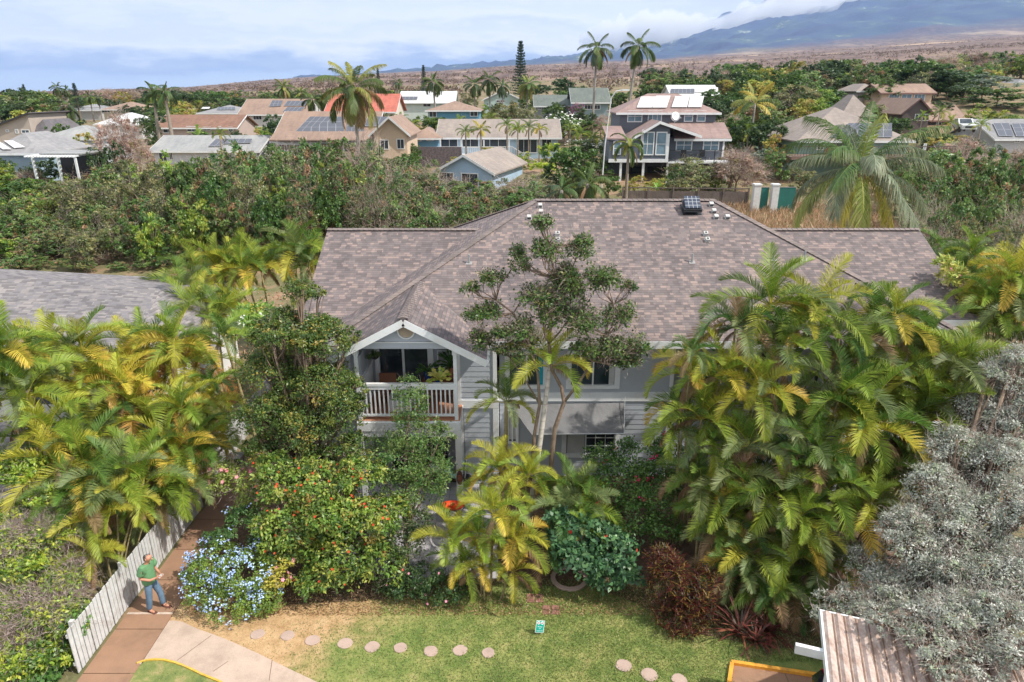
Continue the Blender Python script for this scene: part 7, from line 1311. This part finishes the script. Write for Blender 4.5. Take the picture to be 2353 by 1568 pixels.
# orange planter bowl on a black stand
p = PZ(1040, 1164, .55); bw = empty('planter_bowl', (p[0], p[1], .04), 'bright orange oval planter bowl on black stand on the patio', 'planter'); m = MB(); pr = [(.05, .42), (.22, .44), (.30, .53), (.31, .58), (.27, .585), (.2, .52), (.05, .5)]
m.lathe(pr, n=20); m.v = [(x * 1.25, y * .75, z) for x, y, z in m.v]; m.build('bowl', paint('orange_plastic', (.72, .07, .015), .35, .08), bw, smooth=True); m = MB()
for a in (-1, 1): m.tube([(a * .26, -.12, 0), (a * .05, .1, .43)], .013, 6); m.tube([(a * .26, .14, 0), (a * .05, -.1, .43)], .013, 6)
m.tube([(.39 * math.cos(t), .235 * math.sin(t), .5) for t in [k * math.pi / 10 for k in range(21)]], .014, 5); m.build('stand', M_BLACK, bw)
rg = np.random.default_rng(9); V, Q, C = foliage(rg, [(-.1, 0, .58, .16, .1, .07)], 160, .05, [(.15, .28, .05), (.5, .18, .05)]); link('seedlings', nmesh('seedlings', V, [Q], M_LEAF, C), bw)
# scooter-like pale green machine and planter under the balcony
p = PZ(1020, 1030, .8); sc_ = empty('scooter', (-2.35, 20.3, .04), 'mint green scooter with white front parked under the balcony', 'scooter'); M_MINT = paint('mint_paint', (.45, .68, .56), .25, .04)
m = MB(); m.tube([(-.75, 0, .3), (-.7, 0, .62), (-.35, 0, .82), (.05, 0, .74), (.3, 0, .45), (.5, 0, .42), (.6, 0, .7), (.66, 0, 1.0)], [.10, .20, .22, .18, .10, .12, .14, .09], 12); m.build('body', M_MINT, sc_, smooth=True)
for x in (-.65, .78): m = MB(); m.tube([(x, -.06, .24), (x, .06, .24)], .24, 16); m.build('wheel', M_BLACK, sc_)
m = MB(); m.box(-.7, .1, -.13, .13, .94, 1.02); m.build('seat', M_BLACK, sc_); m = MB(); m.tube([(.62, -.32, 1.12), (.66, 0, 1.08), (.62, .32, 1.12)], .02, 6); m.build('handlebar', M_BLACK, sc_); m = MB(); m.prism([(.74, -.17, .45), (.78, -.2, .95), (.78, .2, .95), (.74, .17, .45)], (.03, 0, 0)); m.build('front_shield', M_WHITE, sc_)
# balcony plants and furniture
def potted(name, loc, label, r, h, pot, cols, n, ln, wd, up=.5):
    e = empty(name, loc, label, 'potted plant'); m = MB(); m.lathe([(r * .7, 0), (r, h), (r * .9, h), (r * .85, h * .9), (.01, h * .9)], n=12); m.build('pot', pot, e); N = n; a = rg.uniform(0, 6.28, N); el_ = rg.uniform(.2, 1.3, N); d = np.stack([np.cos(a) * np.cos(el_), np.sin(a) * np.cos(el_), np.sin(el_)], 1); cur = np.tile([[0, 0, h]], (N, 1)).astype(float); out = []; C = pal(rg, N, cols)
    for j in range(3): out.append(leaves(cur, d, np.array([[0, -.4, 1.0]]) + 0 * d, ln / 3 * 1.3, wd, C, .1)); cur = cur + unit(d) * ln / 3; d = unit(d - [0, 0, .35])
    V, Fq, C = merge(out); link('leaves', nmesh('leaves', V, Fq, M_LEAF, C), e); return e
M_POT = paint('terracotta_pot', (.42, .17, .09), .8); M_BPOT = paint('blue_glazed_pot', (.02, .06, .22), .2)
potted('potted_plant', (-2.28, 19.62, 4.06), 'yellow and green striped leaved plant spilling over the balcony rail', .13, .26, M_BPOT, [(.55, .55, .12), (.30, .42, .06), (.62, .60, .2)], 26, .42, .11)
potted('potted_plant', (-2.75, 20.6, 3.9), 'dark leaved plant in blue pot behind the balcony rail', .14, .3, M_BPOT, [(.05, .12, .03), (.1, .2, .05)], 24, .4, .08)
potted('potted_plant', (-2.0, 20.9, 3.9), 'tall green plant at the right back of the balcony', .15, .35, M_POT, [(.05, .14, .03), (.12, .22, .05)], 30, .6, .09)
e = empty('plant_stand', (-2.4, 20.4, 3.08), 'brown wooden plant stand behind the balcony railing', 'plant stand'); m = MB(); m.box(-.55, .6, -.85, .7, .78, .82); m.build('shelf', paint('stained_wood', (.22, .09, .05), .5), e)
for a, c in ((-.5, -.8), (.55, -.8), (-.5, .65), (.55, .65)): m = MB(); m.box(a - .025, a + .025, c - .025, c + .025, 0, .78); m.build('leg', MATS['stained_wood'], e)
e = empty('hanging_basket', (-4.45, 20.6, 4.78), 'hanging basket with trailing green plant at the left end of the balcony', 'hanging plant'); m = MB(); m.lathe([(.03, -.16), (.12, -.1), (.16, 0), (.14, 0), (.01, -.08)], n=12); m.build('basket', M_BLACK, e); m = MB(); m.tube([(0, 0, 0), (0, 0, .28)], .008, 4); m.build('hanger', M_METAL, e); V, Q, C = foliage(rg, [(0, 0, -.05, .2, .2, .18)], 260, .09, [(.08, .16, .04), (.14, .22, .06)]); link('foliage', nmesh('foliage', V, [Q], M_LEAF, C), e)
e = empty('storage_bin', (-3.6, 20.2, 3.08), 'white storage bin standing behind the balcony railing', 'bin'); m = MB(); m.box(-.35, .35, -.3, .3, 0, .42); m.build('bin', M_WHITE, e); m = MB(); m.box(-.37, .37, -.32, .32, .42, .46); m.build('lid', M_BLIND, e)
e = empty('balcony_chair', (-4.1, 20.5, 3.08), 'dark red brown chair standing at the left on the balcony', 'chair'); m = MB(); m.box(-.28, .28, -.28, .28, .4, .45); m.build('seat', MATS['stained_wood'], e); m = MB(); m.box(-.28, .28, .24, .28, .45, 1.0); m.build('backrest', MATS['stained_wood'], e)
for a in (-.25, .25):
    for c in (-.25, .25): m = MB(); m.box(a - .02, a + .02, c - .02, c + .02, 0, .4); m.build('leg', MATS['stained_wood'], e)
# black planter tub on the far walkway, round concrete ring, red pavers
p = PZ(545, 1075, 0); e = empty('planter_tub', (p[0], p[1], 0), 'black square planter tub at the far end of the walkway', 'planter'); m = MB(); m.box(-.25, .25, -.25, .25, 0, .5); m.build('tub', M_BLACK, e); V, Q, C = twigs(rg, [(0, 0, .8, .35, .35, .35)], 60, .5, .015); 
V, Fq, C = twigs(rg, [(0, 0, .8, .35, .35, .35)], 60, .5, .015); link('twigs', nmesh('twigs', V, Fq, M_PETAL, C), e)
p = PZ(1310, 1345, 0); e = empty('tree_ring', (p[0], p[1] + .25, 0), 'round concrete ring around the glossy bush base at the lawn edge', 'tree ring'); m = MB(); m.lathe([(.52, 0), (.52, .06), (.40, .07), (.40, 0)], n=28); m.v = m.v; m.build('ring', M_STONE, e)
for x, y, lb in ((1265, 1405, 'nearest'), (1228, 1378, 'middle'), (1225, 1345, 'farthest')):
    p = PZ(x, y, .01); e = empty('red_paver', (p[0], p[1], .012), lb + ' patch of reddish flat paver stones leading from the lawn into the shrubs', 'paver', 'reddish pavers at the lawn edge')
    for k in range(4): m = MB(); q = [(-.2, -.12), (.03, -.12), (-.2, .05), (.03, .05)][k]; m.box(q[0], q[0] + .2, q[1], q[1] + .15, 0, .012 + .002 * k); m.build('brick', paint('red_paver', (.26, .12, .10), .9, .3, 6), e)
# lawn blades
def lawnpts(r, n):
    X, Y = r.uniform(-8.6, 9, n), r.uniform(10.5, 15.6, n); den = np.clip(.12 + .12 * (X + 5.5), .06, 1); k = r.random(n) < den
    pv = np.array([[q[0], q[1]] for q in poly]); keep = []
    for a, b_ in zip(X[k], Y[k]):
        ins = False; j = len(pv) - 1
        for i in range(len(pv)):
            if (pv[i][1] > b_) != (pv[j][1] > b_) and a < (pv[j][0] - pv[i][0]) * (b_ - pv[i][1]) / (pv[j][1] - pv[i][1]) + pv[i][0]: ins = not ins
            j = i
        if not ins and not (a > PBX and b_ < PBY) and not any((a - q_[0]) ** 2 + (b_ - q_[1]) ** 2 < .026 for q_ in STN): keep.append((a, b_))
    return np.array(keep)
STN = [PZ(q_[0], q_[1], 0) for q_ in stones]
_a, _b = PZ(1680, 1526), PZ(1858, 1553); PBX, PBY = _a[0] - .1, _a[1] + .05
grass('lawn_grass', 150000, lawnpts, [(.11, .17, .035), (.17, .23, .05), (.27, .29, .09), (.40, .36, .16), (.07, .12, .03)], .06, .013, 8, .006, .8)
grass('fallen_leaves', 5000, lambda r, n: np.column_stack([r.uniform(-8.6, 4, n), 14.2 + np.abs(r.normal(size=n)) * .5]), [(.38, .24, .12), (.25, .15, .07), (.5, .36, .18)], .06, .03, 9, .02, 3.0)
grass('leaf_litter', 14000, lambda r, n: np.column_stack([r.uniform(-33, -7, n), r.uniform(28, 52, n)]), [(.45, .22, .12), (.32, .14, .07), (.58, .36, .22), (.14, .22, .05)], .16, .07, 10, .06, 1.5)
# ---- the man
def skin(name, pts, edges, radii, mat, parent, sub=2, loc=None):
    me = bpy.data.meshes.new(name); me.from_pydata(pts, edges, []); ob = bpy.data.objects.new(name, me); col.objects.link(ob); md = ob.modifiers.new('s', 'SKIN'); md.use_smooth_shade = True; ob.modifiers.new('u', 'SUBSURF').levels = sub
    sv = me.skin_vertices[0].data
    for i, r in enumerate(radii): sv[i].radius = r if hasattr(r, '__len__') else (r, r); sv[i].use_root = (i == 0)
    bpy.context.view_layer.update(); m2 = bpy.data.meshes.new_from_object(ob.evaluated_get(bpy.context.evaluated_depsgraph_get())); bpy.data.objects.remove(ob); m2.materials.clear(); m2.materials.append(mat)
    for p_ in m2.polygons: p_.use_smooth = True
    return link(name, m2, parent, loc)
# local frame: +x is where he faces; z up
p = PZ(357, 1399, .035); man = empty('person', (p[0], p[1], .035), 'man in green T-shirt and blue jeans standing on the walkway looking down at a device in his hands', 'person', rz=R(-14)); man['label'] = 'man in green T-shirt and blue jeans on the walkway looking down at a handheld device'
M_SKIN = paint('skin', (.50, .24, .16), .55, .08, 8); M_SHIRT = paint('green_cloth', (.12, .27, .13), .85, .12, 6); M_JEAN = paint('jeans_cloth', (.11, .18, .27), .85, .25, 7); M_HAIR = paint('dark_hair', (.05, .035, .03), .8, .3, 30)
J = dict(pel=(0, 0, .93), sp=(.0, 0, 1.12), ch=(.02, 0, 1.32), nk=(.05, 0, 1.47), nk2=(.08, 0, 1.54), hd=(.14, 0, 1.63), ht=(.15, 0, 1.71))
def arm(s): return [(.03, s * .19, 1.40), (-.01, s * .25, 1.14), (.20, s * .16, 1.07), (.30, s * .075, 1.10), (.35, s * .05, 1.12)]
def leg(s): dx = .16 if s > 0 else -.04; return [(0.02 + dx * .1, s * .075, .82), (.04 + dx * .6, s * .125, .48), (-.01 + dx, s * .135, .09), (.05 + dx, s * .14, .04), (.15 + dx, s * .15, .03)]
pts = [J['pel'], J['sp'], J['ch'], J['nk'], J['nk2'], J['hd'], J['ht']]; ed = [(0, 1), (1, 2), (2, 3), (3, 4), (4, 5), (5, 6)]; rd_ = [(.10, .125), (.10, .125), (.10, .14), .06, .055, (.10, .082), (.07, .06)]
for s in (-1, 1):
    k = len(pts); a = arm(s); pts += a; ed += [(2, k)] + [(k + i, k + i + 1) for i in range(4)]; rd_ += [.03, .038, .036, .028, .03]
    for f in range(4):  # fingers curled round the device
        kk = len(pts); b0 = a[4]; y0 = s * (.075 - .0); zz = .022 * (1.5 - f) ; ln = [.9, 1, .95, .75][f]
        pts += [(b0[0] + .035, b0[1] + s * .012, b0[2] + zz), (b0[0] + .035 + .035 * ln, b0[1] - s * .004, b0[2] + zz), (b0[0] + .03 + .05 * ln, b0[1] - s * .03, b0[2] + zz)]; ed += [(k + 4, kk), (kk, kk + 1), (kk + 1, kk + 2)]; rd_ += [.0095, .009, .008]
    kk = len(pts); pts += [(b0[0] + .005, b0[1] - s * .015, b0[2] + .045), (b0[0] + .04, b0[1] - s * .03, b0[2] + .055)]; ed += [(k + 4, kk), (kk, kk + 1)]; rd_ += [.011, .009]
    k = len(pts); L_ = leg(s); pts += L_; ed += [(0, k)] + [(k + i, k + i + 1) for i in range(4)]; rd_ += [.055, .058, .038, .04, .028]
body = skin('body', pts, ed, rd_, M_SKIN, man)
# face details belong to the body mesh area: nose, ears, brow as small children
m = MB(); m.tube([(.225, 0, 1.645), (.252, 0, 1.605), (.228, 0, 1.598)], [.010, .017, .012], 8); m.build('nose', M_SKIN, man, smooth=True)
for s in (-1, 1):
    m = MB(); m.lathe([(.004, -.03), (.016, -.015), (.018, .01), (.006, .03)], (.125, s * .088, 1.625), 8); m.build('ear', M_SKIN, man, smooth=True); m = MB(); m.lathe([(.003, -.008), (.009, 0), (.003, .008)], (.228, s * .032, 1.635), 8); m.build('eye', M_HAIR, man)
m = MB(); m.box(.215, .232, -.022, .022, 1.57, 1.577); m.build('mouth', paint('lips', (.35, .12, .1), .6), man)
# hair: fringe around a bald crown
rgm = np.random.default_rng(2); N = 900; a = rgm.uniform(1.7, 2 * math.pi - 1.7, N); zz = rgm.uniform(-.05, .05, N); pp = np.stack([.125 + np.cos(a) * .102, np.sin(a) * .088, 1.645 + zz], 1); d = np.stack([np.cos(a), np.sin(a), -.9 + 0 * a], 1); V, Q, C = leaves(pp, d, rgm.normal(size=(N, 3)), .028, .010, pal(rgm, N, [(.06, .045, .04), (.12, .10, .09), (.25, .22, .2)])); link('hair', nmesh('hair', V, [Q], M_PETAL, C), man)
# clothes
skin('shirt', [(0, 0, .80), (0, 0, .96), (.0, 0, 1.14), (.02, 0, 1.32), (.045, 0, 1.45), (.03, .19, 1.395), (.005, .25, 1.2), (.03, -.19, 1.395), (.005, -.25, 1.2)], [(0, 1), (1, 2), (2, 3), (3, 4), (3, 5), (5, 6), (3, 7), (7, 8)], [(.17, .205), (.17, .205), (.155, .19), (.14, .195), .085, .098, .10, .098, .10], M_SHIRT, man)
for s in (-1, 1): pass
L1, L2 = leg(-1), leg(1)
skin('jeans', [(0, 0, .93), (0, 0, .84), (L1[0][0], L1[0][1], .80), L1[1], (L1[2][0], L1[2][1], .07), (L2[0][0], L2[0][1], .80), L2[1], (L2[2][0], L2[2][1], .07)], [(0, 1), (1, 2), (2, 3), (3, 4), (1, 5), (5, 6), (6, 7)], [(.14, .17), (.14, .165), .105, .085, .075, .105, .085, .075], M_JEAN, man)
for s in (-1, 1):
    L_ = leg(s); f = L_[3]; m = MB(); m.prism([(f[0] - .12, f[1] - .035, 0), (f[0] - .05, f[1] - .045, 0), (f[0] + .1, f[1] - .055, 0), (f[0] + .16, f[1] - .02, 0), (f[0] + .16, f[1] + .03, 0), (f[0] + .1, f[1] + .05, 0), (f[0] - .05, f[1] + .04, 0), (f[0] - .12, f[1] + .035, 0)], (0, 0, .02)); m.build('sandal', paint('sandal', (.12, .05, .04), .7), man)
dv = empty('handheld_device', (p[0], p[1], .035), 'small pale grey handheld device held in the hands of the man', 'device', rz=R(-14)); m = MB(); m.box(.365, .42, -.075, .075, 1.105, 1.135); m.box(.375, .41, -.04, .04, 1.136, 1.16); m.build('device_body', paint('device_grey', (.5, .5, .5), .4), dv)
HAZE = .00006
# ================================================================ HAZE
mz = bpy.data.materials.new('haze_air'); mz.use_nodes = True; nt = mz.node_tree; nt.nodes.remove(nt.nodes['Principled BSDF'])
pv = nt.nodes.new('ShaderNodeVolumePrincipled'); pv.inputs['Density'].default_value = HAZE; pv.inputs['Color'].default_value = (.50, .68, 1.0, 1); pv.inputs['Anisotropy'].default_value = .3
nt.links.new(pv.outputs[0], nt.nodes['Material Output'].inputs['Volume'])
o = MB().box(-14500, 14500, -60, 12600, -60, 2900).build('haze', mz); tag(o, kind='stuff')
